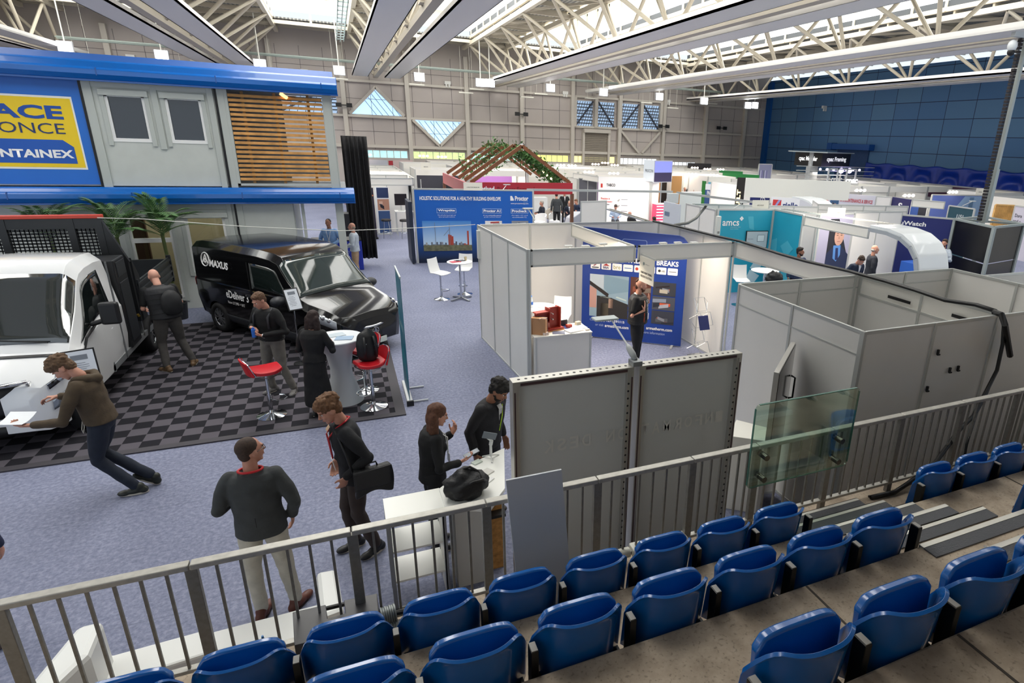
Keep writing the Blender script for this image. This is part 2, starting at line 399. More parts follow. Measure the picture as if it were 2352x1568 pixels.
for a, b in SKYX: mb.bx(a, b, SKY_END, YW+.2, ZT+.32, ZT+.4).bx(a, b, -3, 5, ZT+.32, ZT+.4)
struct(mb.build('ceiling', DECK))
mb = MB()                                   # purlins under the deck
for k in range(26):
    y = .6+k*1.8
    for i in range(0, len(edges), 2): mb.bx(edges[i]+.02, edges[i+1]-.02, y-.05, y+.05, ZT+.12, ZT+.32)
for y in (43.6, 44.8):
    for a, b in SKYX: mb.bx(a, b, y-.08, y+.08, ZT+.1, ZT+.32)
struct(mb.build('trim_5', mat('bdb6a6', .6)))
# rooflight monitors: glazed box between the trusses
OPAL = mat('fdfbf4', .6, emit=1.15); OPAL2 = mat('eef3f4', .6, emit=.40)
def roof_glass():
    m = bpy.data.materials.new('rooflight_sheet'); m.use_nodes = True; nt = m.node_tree; b = nt.nodes['Principled BSDF']; L = nt.links
    tc = nt.nodes.new('ShaderNodeTexCoord'); w = nt.nodes.new('ShaderNodeTexWave'); w.bands_direction = 'Y'; w.inputs['Scale'].default_value = 1.5
    L.new(tc.outputs['Object'], w.inputs['Vector']); r = nt.nodes.new('ShaderNodeValToRGB')
    r.color_ramp.elements[0].color = (.50, .50, .49, 1); r.color_ramp.elements[1].color = (.92, .91, .87, 1); r.color_ramp.elements[0].position = .2; r.color_ramp.elements[1].position = .5
    L.new(w.outputs['Fac'], r.inputs[0]); L.new(r.outputs[0], b.inputs['Emission Color']); b.inputs['Emission Strength'].default_value = 1.1
    b.inputs['Base Color'].default_value = (.8, .8, .78, 1); return m
RG = roof_glass()
for n, (a, b) in enumerate(SKYX):
    c = (a+b)/2; root = thing('window_%d' % (30+n), None, None); struct(root)
    mb = MB(); mb.bx(a-.1, b+.1, 5, SKY_END, ZT+2.5, ZT+2.55)
    mb.build('rooflight_sheet', RG, root)
    mb = MB()
    for x in (a, b): mb.bx(x-.03, x+.03, -3, SKY_END, ZT+.72, ZT+2.5)
    mb.bx(a, b, SKY_END-.03, SKY_END+.03, ZT+.72, ZT+2.5)
    mb.build('opal_side_glazing', OPAL2, root)
    mb = MB()
    for x in (a, b): mb.bx(x-.03, x+.03, -3, SKY_END, ZT+.46, ZT+.72)
    mb.build('dark_upstand', mat('4c5054', .6), root)
    mb = MB()
    for x, s in ((a, 1), (b, -1)):
        mb.bx(x-.06, x+.06, -3, SKY_END, ZT+.28, ZT+.46)
        for k in range(24):
            y = 1+k*1.8; mb.bar((x+s*.05, y, ZT+.3), (x+s*.05, y, ZT+2.3), .1, .1); mb.bar((x+s*.05, y, ZT+2.05), (x+s*.8, y, ZT+2.43), .1, .14)
    for k in range(24): y = 1+k*1.8; mb.bx(a, b, y-.05, y+.05, ZT+2.33, ZT+2.47)
    mb.bx(a, b, SKY_END-.2, SKY_END-.05, ZT+.02, ZT+.2); mb.bx(a, b, SKY_END-.2, SKY_END-.08, ZT+1.5, ZT+1.7); mb.bar((c, SKY_END-.1, ZT+.1), (c, SKY_END-.1, ZT+1.6), .12, .1)
    mb.build('rooflight_frame', mat('e8dfc9', .5), root)
# roof trusses: twin top chords, tubular webs, bottom beam carrying flat radiant panels
TR = [(-13.2, -14.5, -12.8), (-5.2, -7.9, -2.6), (2.85, 1.42, 3.85), (10.9, 8.67, 11.1), (18.8, 15.9, 19.4), (27.3, 25.0, 27.6)]
ZB = 7.62
PANM = mat('e8e6e2', .5); names = ['far left', 'second from the left', 'third from the left', 'fourth from the left', 'second from the blue wall', 'nearest the blue wall']
for i, (xb, xl, xr) in enumerate(TR):
    t = thing('roof_truss', 'cream steel roof truss running to the far wall, %s' % names[i], 'roof truss', (xb, 20, ZB), group='trusses under the roof')
    MB().bx(xl-.1, xl+.1, -3, YW-.35, ZT-.1, ZT+.12).build('top_chord', STL, t, world=True)
    MB().bx(xr-.1, xr+.1, -3, YW-.35, ZT-.1, ZT+.12).build('top_chord', STL, t, world=True)
    MB().bx(xb-.14, xb+.14, -3, YW-.35, ZB-.02, ZB+.2).build('bottom_chord', STL2, t, world=True)
    w = .56 if i < 5 else .42
    for s in (-1, 1):
        x0 = xb+s*.5; x1 = xb+s*(.5+w*1.7)
        MB().bx(min(x0, x1), max(x0, x1), -3, 44.6, ZB-.04, ZB+.03).bx(min(x0, x1), min(x0, x1)+.03, -3, 44.6, ZB-.04, ZB+.16).bx(max(x0, x1)-.03, max(x0, x1), -3, 44.6, ZB-.04, ZB+.16).build('radiant_panel', PANM, t, world=True)
    mb = MB(); y = 45.2
    while y > 0:
        for tx in (xl, xr):
            for dy in (-2.1, 2.1):
                if y+dy < YW-.4 : mb.cyl((xb+(.1 if tx > xb else -.1), y+(.12 if dy > 0 else -.12), ZB+.18), (tx, y+dy, ZT-.1), .075, n=8, cap=False)
        mb.box((xb, y, ZB+.22), (.5, .5, .08)); y -= 4.2
    mb.build('web_tubes', STL, t, world=True, smooth=False)
    mb = MB(); y = 43.1
    while y > 0: mb.bar((xl, y, ZT), (xr, y, ZT), .12, .16); mb.bar((xl, y, ZT), (xr, y-4.2, ZT), .08, .1); y -= 4.2
    mb.build('cross_braces', STL2, t, world=True)
# row of floodlights and their tray
LAMP = mat('ffffff', .4, emit=14, name='lamp_lens')
tag(MB().bx(-12, 30, 41.1, 41.25, 8.0, 8.14).bx(-12, 30, 40.9, 41.0, 8.06, 8.1).build('cable_tray', mat('8f9a94', .5, .4)), 'long galvanised cable tray running across below the roof', 'cable tray')
def floodlight(loc, label, g=None):
    t = thing('floodlight', label, 'floodlight', loc, 0, g)
    MB().box((0, 0, 0), (.62, .16, .5)).build('housing', mat('c9cbd0', .4), t, bevel=.02)
    MB().box((0, -.085, 0), (.52, .02, .42)).build('lens', LAMP, t)
    MB().cyl((0, .02, .25), (0, .02, ZT+.33-loc[2]), .03, n=8).build('drop_rod', mat('dedcd4', .5), t)
    return t
FL = [(150, 107), (372, 127), (597, 147), (779, 162), (963, 177), (1104, 190), (1125, 191), (1264, 202), (1386, 212), (1514, 222), (1617, 232), (1717, 242), (1733, 242)]
ordn = ['leftmost', 'second', 'third', 'fourth', 'fifth', 'sixth', 'seventh', 'eighth', 'ninth', 'tenth', 'eleventh', 'twelfth', 'last']
f0 = None
for i, (px, py) in enumerate(FL):
    p = PY(px, py, 40.3)
    lb = 'bright white floodlight hanging below the roof, %s of the row from the left' % ordn[i]
    if f0 is None: f0 = floodlight(p, lb, 'floodlights in a row below the roof')
    else: dup(f0, p, label=lb)
# thin linear lights below the floods, against the wall
mb0 = None
for i, (px, py) in enumerate([(190, 133), (400, 150), (610, 166), (780, 181), (957, 194), (1070, 213), (1095, 205), (1210, 223), (1242, 216), (1358, 226), (1484, 236), (1545, 248), (1635, 238)]):
    p = PY(px, py, 43.6)
    if mb0 is None:
        mb0 = tag(MB().box((0, 0, 0), (.95, .2, .07)).cyl((-.3, 0, 0), (-.3, 0, 10.23-p.z), .008, n=5).cyl((.3, 0, 0), (.3, 0, 10.23-p.z), .008, n=5).build('linear_light', mat('e8e6da', .5)), None, 'light', 'slim linear lights by the far wall'); mb0.location = p; c = mb0
    else: c = mb0.copy(); COL.objects.link(c); c.location = p
    c['label'] = 'slim white linear light hung on wires near the far wall, %s from the left' % ordn[i]
# twin floodlights and small boxes on wall columns
g0 = None
for i, (px, py) in enumerate([(790, 241), (1198, 262), (1658, 294), (1525, 290)]):
    p = PY(px, py, YW-.55)
    if g0 is None:
        g0 = thing('wall_floodlight', None, 'wall light', p, 0, 'twin black wall floods')
        MB().box((-.32, 0, 0), (.34, .1, .26)).build('lamp_head', BLACK, g0); MB().box((.32, 0, 0), (.34, .1, .26)).build('lamp_head', BLACK, g0); MB().box((0, .05, 0), (.5, .08, .06)).build('bracket', BLACK, g0); c = g0
    else: c = dup(g0, p)
    c['label'] = ['pair of black floodlights on the wall column left of the triangular windows', 'pair of black floodlights on the column above the flag banner', 'pair of black floodlights on the grey wall near the blue wall', 'pair of black floodlights just right of the square windows'][i]
for i, (px, py) in enumerate([(300, 130), (699, 163), (1028, 190), (1298, 213), (1534, 232), (1894, 246)]):
    p = PY(px, py, YW-.15) if i < 5 else PX(px, py, XR-.15)
    o = MB().box((0, 0, 0), (.42, .2, .2)).cyl((-.1, -.06, -.1), (-.1, -.06, -.3), .07, n=8).cyl((.1, -.06, -.1), (.1, -.06, -.3), .07, n=8).build('emergency_light', mat('e6e6e2', .5)); o.location = p
    tag(o, 'small white twin-spot emergency light high on the %s' % ['far wall above the building', 'far wall right of the building', 'far wall above the inverted triangle', 'far wall left of the square windows', 'far wall right of the square windows', 'blue wall'][i], 'emergency light', 'emergency lights')
# hanging cable basket beside the third truss
mb = MB()
for x in (0, .36): mb.bx(x+.62, x+.66, 6, 40, 8.95, 9.1)
for k in range(34): mb.bx(.62, 1.02, 6+k, 6.06+k, 8.93, 8.97)
mb.bx(.8, .84, 6, 40, 8.9, 8.95)
tag(mb.build('cable_ladder', mat('9fb0b0', .4, .5)), 'grey cable ladder hung beside the third roof truss', 'cable ladder')
# ================================================================ TWO-STOREY MODULAR BUILDING (face at Y = 17)
YB = 17.0
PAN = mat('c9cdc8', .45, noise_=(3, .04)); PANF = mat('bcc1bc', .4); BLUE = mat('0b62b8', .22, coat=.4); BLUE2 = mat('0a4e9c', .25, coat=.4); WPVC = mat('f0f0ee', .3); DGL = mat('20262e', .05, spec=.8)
bd = thing('modular_building', 'two-storey grey container office building with glossy blue roof and floor bands', 'building', (-5, YB, 0))
mb = MB(); mb.bx(-9.5, -.16, YB, YB+.12, 2.9, 5.1); mb.bx(-2.3, -1.12, YB+.02, YB+.12, 0, 2.55)
mb = MB()
def wallrect(mb, x0, x1, z0, z1, holes, y=YB):
    xs = sorted(set([x0, x1]+[h[0] for h in holes]+[h[1] for h in holes])); zs = sorted(set([z0, z1]+[h[2] for h in holes]+[h[3] for h in holes]))
    for i in range(len(xs)-1):
        for j in range(len(zs)-1):
            cx, cz = (xs[i]+xs[i+1])/2, (zs[j]+zs[j+1])/2
            if not any(h[0] < cx < h[1] and h[2] < cz < h[3] for h in holes): mb.bx(xs[i], xs[i+1], y, y+.1, zs[j], zs[j+1])
wallrect(mb, -9.5, -2.26, 2.9, 5.1, [(-4.4, -3.7, 3.86, 4.8), (-3.34, -2.66, 3.86, 4.8)])
wallrect(mb, -9.5, -1.12, 0, 2.6, [(-4.5, -3.68, .3, 2.2), (-3.4, -2.6, .9, 2.2)])
mb.build('wall_panel', PAN, bd, world=True)
mb = MB()
for x, w in ((-4.66, .16), (-2.47, .12), (-2.27, .14), (-.1, .18)):
    mb.bx(x-w/2, x+w/2, YB-.04, YB, 2.86, 5.12)
for x, w in ((-2.47, .1), (-2.26, .14)): mb.bx(x-w/2, x+w/2, YB-.04, YB, 0, 2.6)
mb.bx(-4.6, -2.5, YB-.025, YB, 4.93, 5.08); mb.bx(-3.57, -3.45, YB-.03, YB, 3.0+.7, 5.0); mb.bx(-4.7, -2.5, YB-.03, YB, 2.36, 2.56)
mb.bx(-.16, .02, YB-.02, YB+.16, 0, 2.6); mb.bx(-.94, -.87, YB, YB+.08, 0, 2.6); mb.bx(-.16, .02, YB, YB+.16, 2.86, 5.12)
mb.build('frame_post', PANF, bd, world=True, bevel=.006)
mb = MB()
for x in (-4.76, -2.365): mb.bx(x-.022, x+.022, YB-.05, YB+.01, 2.86, 5.1)
mb.bx(-2.36, -2.32, YB-.05, YB+.01, 0, 2.6); mb.build('wall_joint', BLACK, bd, world=True)
mb = MB(); mb.bx(-9.6, .14, YB+.1, 19.5, 5.1, 5.35); mb.bx(-9.6, .14, YB+.12, 19.5, 2.6, 2.85); mb.bx(-9.5, -1.2, 19.4, 19.5, 0, 5.1); mb.bx(-1.2, 0, 19.4, 19.5, 3.0, 3.6)
mb.build('floor_and_roof_slab', mat('8d9194', .6), bd, world=True)
def band(name, z0, z1, xe, dep):
    prof = [(YB+.1, z0), (YB-dep, z0), (YB-dep-.05, z0+.1), (YB-dep-.05, z0+.2), (YB-dep, z0+.24), (YB-dep+.04, z1-.03), (YB-dep+.09, z1), (YB+.1, z1)]
    MB().prism(prof, 'x', -9.7, xe).build(name, BLUE, bd, world=True, bevel=.012)
    prof2 = [(y-.006, z) for y, z in prof[1:5]]
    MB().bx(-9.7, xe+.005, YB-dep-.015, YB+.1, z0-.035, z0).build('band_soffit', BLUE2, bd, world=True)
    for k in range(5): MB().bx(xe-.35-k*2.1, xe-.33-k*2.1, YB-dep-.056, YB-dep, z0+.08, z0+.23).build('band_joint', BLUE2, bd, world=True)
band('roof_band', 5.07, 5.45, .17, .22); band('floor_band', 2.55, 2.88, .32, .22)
MB().prism([(YB-.1, 5.45), (YB+.3, 5.6), (19.6, 5.6), (19.6, 5.4), (YB-.1, 5.4)], 'x', -9.65, .1).build('roof_sheet', mat('0a4c96', .6), bd, world=True)
# timber slats on the upper corner
WD = mat('d29a58', .6, noise_=(5, .22)); 
for k in range(19):
    z = 3.04 + k*.103
    MB().bx(-2.13, -.2, YB-.03, YB+.0, z, z+.062).build('timber_slat', WD, bd, world=True, bevel=.004)
mb = MB()
for x in (-1.85, -1.2, -.5): mb.bx(x-.03, x+.03, YB+.0, YB+.04, 2.98, 5.02)
mb.build('slat_batten', mat('8a6a44', .7), bd, world=True)
MB().bx(-2.2, -.14, YB-.035, YB+.02, 2.92, 2.97).bx(-2.2, -2.14, YB-.035, YB+.02, 2.92, 5.05).build('slat_frame', PANF, bd, world=True)
# windows with shutter boxes
def bwin(x0, x1, z0, z1, box=True, dark=True):
    w = MB(); w.bx(x0-.08, x0, YB-.035, YB+.02, z0-.1, z1).bx(x1, x1+.08, YB-.035, YB+.02, z0-.1, z1)
    if box: w.bx(x0-.08, x1+.08, YB-.07, YB+.02, z1-.02, z1+.1)
    w.build('shutter_frame', PANF, bd, world=True, bevel=.004)
    f = MB(); t = .055
    f.bx(x0, x0+t, YB-.005, YB+.06, z0, z1).bx(x1-t, x1, YB-.005, YB+.06, z0, z1).bx(x0, x1, YB-.01, YB+.06, z0-.02, z0+t).bx(x0, x1, YB-.005, YB+.06, z1-t*.7, z1)
    fr = f.build('window_frame', WPVC, bd, world=True)
    o = MB().bx(x0+t, x1-t, YB+.03, YB+.045, z0+t, z1-t*.7).build('window_pane', DGL if dark else glass('c8d2cc', .03, .15), fr, world=True)
bwin(-4.4, -3.7, 3.86, 4.8); bwin(-3.34, -2.66, 3.86, 4.8); bwin(-3.4, -2.6, .9, 2.2, True, False); bwin(-4.5, -3.68, .3, 2.2, True, False)
MB().bx(-4.45, -3.7, YB-.01, YB+.05, 1.62, 1.72).build('door_rail', WPVC, bd, world=True)
# interior seen through the ground-floor glazing and the open corner
MB().bx(-9.4, -1.2, YB+1.6, YB+1.7, 0, 2.6).build('inner_wall', mat('b9a58c', .7), bd, world=True)
MB().bx(-4.62, -4.3, YB+.5, YB+.6, 0, 2.3).build('inner_door', mat('4d2a20', .5), bd, world=True)
MB().bx(-1.18, -1.1, YB+.1, 19.4, 0, 2.6).build('side_wall', PAN, bd, world=True)
sp = MB().cyl((-1.05, YB-.03, 5.02), (-.93, YB-.1, 4.93), .04, n=10).build('spot_lamp', mat('f2b06a', .4, emit=2.5), bd, world=True)
# printed banner
bn = thing('banner', 'blue building banner with yellow panel reading space at once', 'banner', (-6, YB-.03, 3))
B = Board((-9.5, YB-.012, 2.93), (1, 0, 0), parent=bn)
BB = mat('1f6fd0', .4, noise_=(.8, .08)); YE = mat('f6d21b', .45); BB2 = mat('1a59b8', .45)
B.rect(0, 0, 4.71, 2.12, BB, d=.008, t=.006, name='sheet')
ox, oz = 9.5, -2.93
def R_(x0, z0, x1, z1, m, d, **k): return B.rect(x0+ox, z0+oz, x1+ox, z1+oz, m, d=d, t=.002, **k)
R_(-8.3, 3.24, -4.95, 4.71, mat('f4f4f0', .5), .011, name='white_border'); R_(-8.27, 3.28, -4.98, 4.67, YE, .014, name='yellow_panel')
B.poly([(-8.27+ox, 3.36+oz), (-5.10+ox, 3.36+oz), (-5.10+ox, 3.70+oz), (-5.26+ox, 3.84+oz), (-8.27+ox, 3.84+oz)], BB2, d=.017, name='blue_bar', t=.002)
B.text('SPACE', -6.86+ox, 4.25+oz, -5.15+ox, 4.52+oz, mat('1c4fa8', .5), .02, bold=.035)
B.text('AT ONCE', -6.86+ox, 3.96+oz, -5.18+ox, 4.17+oz, mat('2b3b6b', .5), .02)
B.text('CONTAINEX', -6.75+ox, 3.47+oz, -5.13+ox, 3.64+oz, mat('fafafa', .5), .022, bold=.035)

# black curtain right of the building and stage kit inside the open corner
def cur(u, v):
    return (.18+u*.75, 21.5+.07*sin(u*38)+.05*sin(u*17+v*2), 0.2+v*3.9)
tag(MB().grid(cur, 60, 8, .01).build('curtain', mat('1c1b1d', .8), smooth=True), 'tall black curtain hanging right of the container building', 'curtain')

# ================================================================ MAT
def mat_tiles():
    m = bpy.data.materials.new('chequer_carpet_tiles'); m.use_nodes = True; nt = m.node_tree; b = nt.nodes['Principled BSDF']; L = nt.links; b.inputs['Roughness'].default_value = .9
    tc = nt.nodes.new('ShaderNodeTexCoord'); mp = nt.nodes.new('ShaderNodeMapping'); mp.inputs['Location'].default_value = (.1, .05, .003); L.new(tc.outputs['Object'], mp.inputs[0])
    c = nt.nodes.new('ShaderNodeTexChecker'); c.inputs['Scale'].default_value = 4.3; c.inputs[1].default_value = lin('57535a')+(1,); c.inputs[2].default_value = lin('1e1d23')+(1,)
    L.new(mp.outputs[0], c.inputs[0]); L.new(c.outputs[0], b.inputs['Base Color']); b.inputs['Specular IOR Level'].default_value = .2
    return m
mt = thing('carpet_mat', 'black and grey chequered carpet tile mat under the vehicles', 'mat', (-3, 12, 0))
MB().bx(-7.6, .45, 9.27, 15.55, .0, .012).build('tiles', mat_tiles(), mt, world=True)
MB().bx(-7.6, .60, 9.14, 9.27, 0, .02).bx(.45, .60, 9.27, 15.55, 0, .02).build('edging', mat('3c393f', .7), mt, world=True)

# ================================================================ VEHICLES
class Hull:
    """lofted vehicle body: stations (x, [(y,z) x7 half profile from sill to roof centre])"""
    def __init__(s, st): s.st = sorted(st, key=lambda a: a[0])
    def prof(s, x):
        st = s.st
        if x <= st[0][0]: return [Vector(p) for p in st[0][1]]
        if x >= st[-1][0]: return [Vector(p) for p in st[-1][1]]
        for i in range(len(st)-1):
            if st[i][0] <= x <= st[i+1][0]:
                f = (x-st[i][0])/(st[i+1][0]-st[i][0]); 
                return [Vector(a).lerp(Vector(b), f) for a, b in zip(st[i][1], st[i+1][1])]
    def pt(s, x, t, side=1, off=0):
        """t in [0,6] along the half profile"""
        def raw(x, t):
            p = s.prof(x); i = min(int(t), len(p)-2); q = p[i].lerp(p[i+1], t-i); return Vector((x, q.x, q.y))
        p = raw(x, t)
        if off:
            a = raw(x+.01, t)-raw(x-.01, t); tt = min(max(t, .05), 5.95); b = raw(x, tt+.04)-raw(x, tt-.04)
            n = a.cross(b).normalized()
            if n.y < 0 and t < 4.5 or (t >= 4.5 and n.z < 0): n = -n
            if t > 5.5: n = Vector((n.x, n.y*max(0, 6-t)*2, n.z)).normalized()
            p = p+n*off
        return Vector((p.x, p.y*side, p.z))
    def body(s, name, m, parent, wheels=(), wr=.38, wy=(.45, 1.2)):
        st = s.st; rings = []
        for x, p in st:
            h = [Vector((x, a, b)) for a, b in p]; rings.append(h + [Vector((v.x, -v.y, v.z)) for v in h[::-1][1:]])
        mb = MB(); n = len(rings[0]); vs = [v for r in rings for v in r]; fs = []
        for k in range(len(rings)-1):
            for i in range(n): j = (i+1) % n; fs.append((k*n+i, k*n+j, (k+1)*n+j, (k+1)*n+i))
        fs += [tuple(range(n)), tuple(range((len(rings)-1)*n, len(rings)*n))]; mb.add(vs, fs)
        o = mb.build(name, m, None, bevel=0)
        cuts = []
        for wx in wheels:
            for sd in (-1, 1):
                c = MB().cyl((wx, sd*wy[0], wr*.93), (wx, sd*wy[1], wr*.93), wr*1.16, n=36).build('cut', m); cuts.append(c)
                md = o.modifiers.new('c', 'BOOLEAN'); md.operation = 'DIFFERENCE'; md.object = c; md.solver = 'EXACT'
        bpy.context.view_layer.update(); dg = bpy.context.evaluated_depsgraph_get()
        me = bpy.data.meshes.new_from_object(o.evaluated_get(dg)); o.modifiers.clear(); o.data = me
        for c in cuts: bpy.data.objects.remove(c)
        for p in me.polygons: p.use_smooth = True
        me.set_sharp_from_angle(angle=radians(24)); me.materials.clear(); me.materials.append(m)
        b = o.modifiers.new('b', 'BEVEL'); b.width = .022; b.segments = 3; b.limit_method = 'ANGLE'; b.angle_limit = radians(24)
        b.harden_normals = True
        o.parent = parent; return o
    def patch(s, name, m, parent, x0, x1, t0, t1, side=1, off=.01, nu=10, nv=8, label=None):
        """x0,x1 functions of v (0..1) between t0 and t1"""
        fx0 = x0 if callable(x0) else (lambda v: x0); fx1 = x1 if callable(x1) else (lambda v: x1)
        if t1 >= 6:
            if side < 0: return None
            def ff(u, v):
                w = 2*v-1; return s.pt(fx0(v)+(fx1(v)-fx0(v))*u, t1-(t1-t0)*abs(w), 1 if w >= 0 else -1, off)
            return MB().grid(ff, nu, nv*2, .006).build(name, m, parent, smooth=True, label=label)
        o = MB().grid(lambda u, v: s.pt(fx0(v)+(fx1(v)-fx0(v))*u, t0+(t1-t0)*v, side, off), nu, nv, .006).build(name, m, parent, smooth=True, label=label); return o
def wheel(parent, x, y, r, side, alloy=True, w=.2):
    t = MB(); prof = [(r*.62, -w/2), (r*.93, -w/2), (r, -w*.3), (r, w*.3), (r*.93, w/2), (r*.62, w/2)]
    rings = [[Vector((x+a*cos(2*pi*i/32), y+side*b, r+a*sin(2*pi*i/32))) for i in range(32)] for a, b in prof]
    t.loft(rings+[rings[0]], False); ty = t.build('tyre', mat('17171a', .75), parent, smooth=True)
    h = MB(); h.cyl((x, y+side*w*.1, r), (x, y+side*w*.3, r), r*.63, r*.6, n=32)
    h.build('wheel_dish', mat('2c2d31', .4, .6), parent, smooth=2)
    s_ = MB()
    for k in range(10):
        a = 2*pi*k/10; s_.bar((x+cos(a)*r*.1, y+side*w*.34, r+sin(a)*r*.1), (x+cos(a)*r*.6, y+side*w*.36, r+sin(a)*r*.6), .028, .03, up=(0, 1, 0))
    s_.tube([(x+cos(a*pi/16)*r*.6, y+side*w*.38, r+sin(a*pi/16)*r*.6) for a in range(32)], .016, 6, True)
    s_.cyl((x, y+side*w*.3, r), (x, y+side*w*.42, r), r*.12, n=12); s_.build('wheel_rim', mat('b9bcc0', .25, .9), parent, smooth=2)
def emblem(parent, c, u, v, n, R, m):
    """round badge with a triangular loop"""
    c, u, v, n = [Vector(k) for k in (c, u, v, n)]
    mb = MB(); mb.tube([c+u*R*cos(i*pi/16)+v*R*sin(i*pi/16) for i in range(32)], R*.09, 6, True)
    P = lambda a, b: c+u*R*a+v*R*b
    for p, q in (((-.62, -.5), (0, .72)), ((0, .72), (.62, -.5)), ((-.3, -.2), (0, .12)), ((0, .12), (.3, -.2)), ((-.3, -.2), (0, -.52)), ((0, -.52), (.3, -.2))): mb.bar(P(*p), P(*q), R*.17, R*.08, up=n)
    return mb.build('round_badge', m, parent)

# ---- black panel van
def S7(w, zs, zm, zb, zr, wr, wb=None):
    wb = wb or w
    return [(w*.93, zs), (w, zm), (wb, zb), (wb-.02, zb+.03*(zr-zb)), (wr+.06, zr-.14*(1 if zr > 1.3 else .35)), (wr-.06, zr-.03*(1 if zr > 1.3 else .8)), (0, zr)]
vh = Hull([(-2.27, S7(.80, .42, .7, 1.05, 1.74, .70)), (-2.2, S7(.86, .34, .7, 1.05, 1.83, .76)), (-1.9, S7(.885, .3, .65, 1.05, 1.87, .79)), (-1.0, S7(.89, .28, .65, 1.05, 1.9, .80)),
           (.1, S7(.89, .28, .65, 1.05, 1.9, .79)), (.5, S7(.89, .28, .65, 1.05, 1.87, .76)), (.68, S7(.888, .28, .65, 1.05, 1.81, .73)),
           (1.0, S7(.885, .28, .65, 1.03, 1.50, .76)), (1.36, S7(.875, .28, .65, .97, 1.15, .77)), (1.5, S7(.87, .28, .62, .92, 1.09, .74)), (1.9, S7(.84, .26, .6, .88, 1.02, .68)),
           (2.12, S7(.79, .24, .56, .82, .94, .60)), (2.24, S7(.70, .24, .5, .75, .86, .50)), (2.3, S7(.56, .27, .46, .66, .76, .40))])
vh.st = [(x, [(a, b*1.05) for a, b in p]) for x, p in vh.st]
VM = mat('0b0b0d', .16, coat=.35, spec=.5); VPL = mat('24262b', .5)
van = thing('van', 'black electric panel van with white lettering parked on the chequered mat', 'van', (-1.05, 14.05, 0), radians(-53))
vh.body('body', VM, van, wheels=(-1.5, 1.42), wr=.33)
VG = mat('1b2422', .06, spec=1.0, coat=.6)
vh.patch('windscreen', mat('2c3634', .05, spec=.7, coat=.4), van, .73, 1.33, 4.12, 6, 1, .008, 8, 10); vh.patch('windscreen', mat('2c3634', .05, spec=.7, coat=.4), van, .73, 1.33, 4.12, 6, -1, .008, 8, 10)
for sd in (-1, 1):
    vh.patch('side_window', VG, van, -.12, lambda v: 1.18-.56*v, 3.06, 3.78, sd, .008)
    vh.patch('sill_cladding', VPL, van, -1.95, 1.75, .0, .42, sd, .012, 30, 3)
    MB().bx(-1.05, .0, sd*.893-.004, sd*.893+.004, 1.02, 1.035).bx(-.16, -.145, sd*.89-.008, sd*.89+.008, .34, 1.7).build('door_seam', BLACK, van)
    m_ = MB(); m_.sph((1.0, sd*1.06, 1.12), (.12, .15, .1), 14, 8); m_.bar((1.0, sd*.86, 1.05), (1.0, sd*1.0, 1.06), .08, .05)
    m_.build('wing_mirror', VPL, van, smooth=True)
    vh.patch('rear_lamp', mat('8e1420', .2), van, -2.25, -2.19, 1.6, 2.9, sd, .012, 3, 8)
    MB().bx(-.3, -.12, sd*.9-.012, sd*.9+.012, .98, 1.03).build('door_handle', VPL, van)
for x in (-1.5, 1.42):
    for sd in (-1, 1): wheel(van, x, sd*.78, .33, sd)
MB().bx(-2.1, 2.0, -.7, .7, .16, .32).build('underbody', BLACK, van)
for sd in (-1, 1):
    h = vh.patch('headlamp', mat('b8bec6', .08, .3, coat=1), van, lambda v: 1.58+.12*v, lambda v: 2.2-.02*v, 1.5, 2.85, sd, .014, 8, 5)
    MB().sph(vh.pt(1.95, 2.2, sd, -.01), .05, 12, 8).sph(vh.pt(2.08, 2.1, sd, -.01), .045, 12, 8).build('lamp_bulb', CHROME, h, smooth=True)
MB().grid(lambda u, v: Vector((2.335-.16*(2*u-1)**2-.02*v, (u-.5)*1.05, .60+.035*v+.06*(2*u-1)**2)), 16, 2, .02).build('chrome_strip', CHROME, van, smooth=True)
MB().grid(lambda u, v: Vector((2.325-.16*(2*u-1)**2, (u-.5)*1.0, .40+.17*v)), 16, 2, .02).build('front_grille', mat('101113', .5), van, smooth=True)
MB().box((2.345, 0, .30), (.02, .5, .11)).build('number_plate', mat('dfe6df', .5), van)
emblem(van, (2.35, 0, .52), (0, 1, 0), (0, 0, 1), (1, 0, 0), .07, CHROME)
# wipers
MB().tube([(1.36, -.55, 1.17), (1.28, -.1, 1.27), (1.24, .05, 1.30)], .009, 6).tube([(1.38, .1, 1.17), (1.28, .5, 1.26), (1.25, .6, 1.28)], .009, 6).build('wiper', BLACK, van)
vb = Board((-1.72, -.875, .0), (1, 0, 0), parent=van, world=False)
emblem(van, (-1.66, -.87, 1.58), (1, 0, 0), (0, .12, 1), (0, -1, 0), .14, mat('f2f2f2', .4)).name = 'round_logo'
vb2 = Board((-1.45, -.905, 1.46), (1, 0, 0), (0, .13, 1), parent=van, world=False)
vb2.text('MAXUS', 0, 0, .66, .15, LTXT, .01, bold=.04)
vb3 = Board((-1.02, -.90, .86), (1, 0, 0), parent=van, world=False)
vb3.text('eDeliver 3', 0, 0, .78, .17, LTXT, .01, bold=.02); vb3.text('Now £17,995 + VAT', .03, -.13, .62, -.06, LTXT, .012)
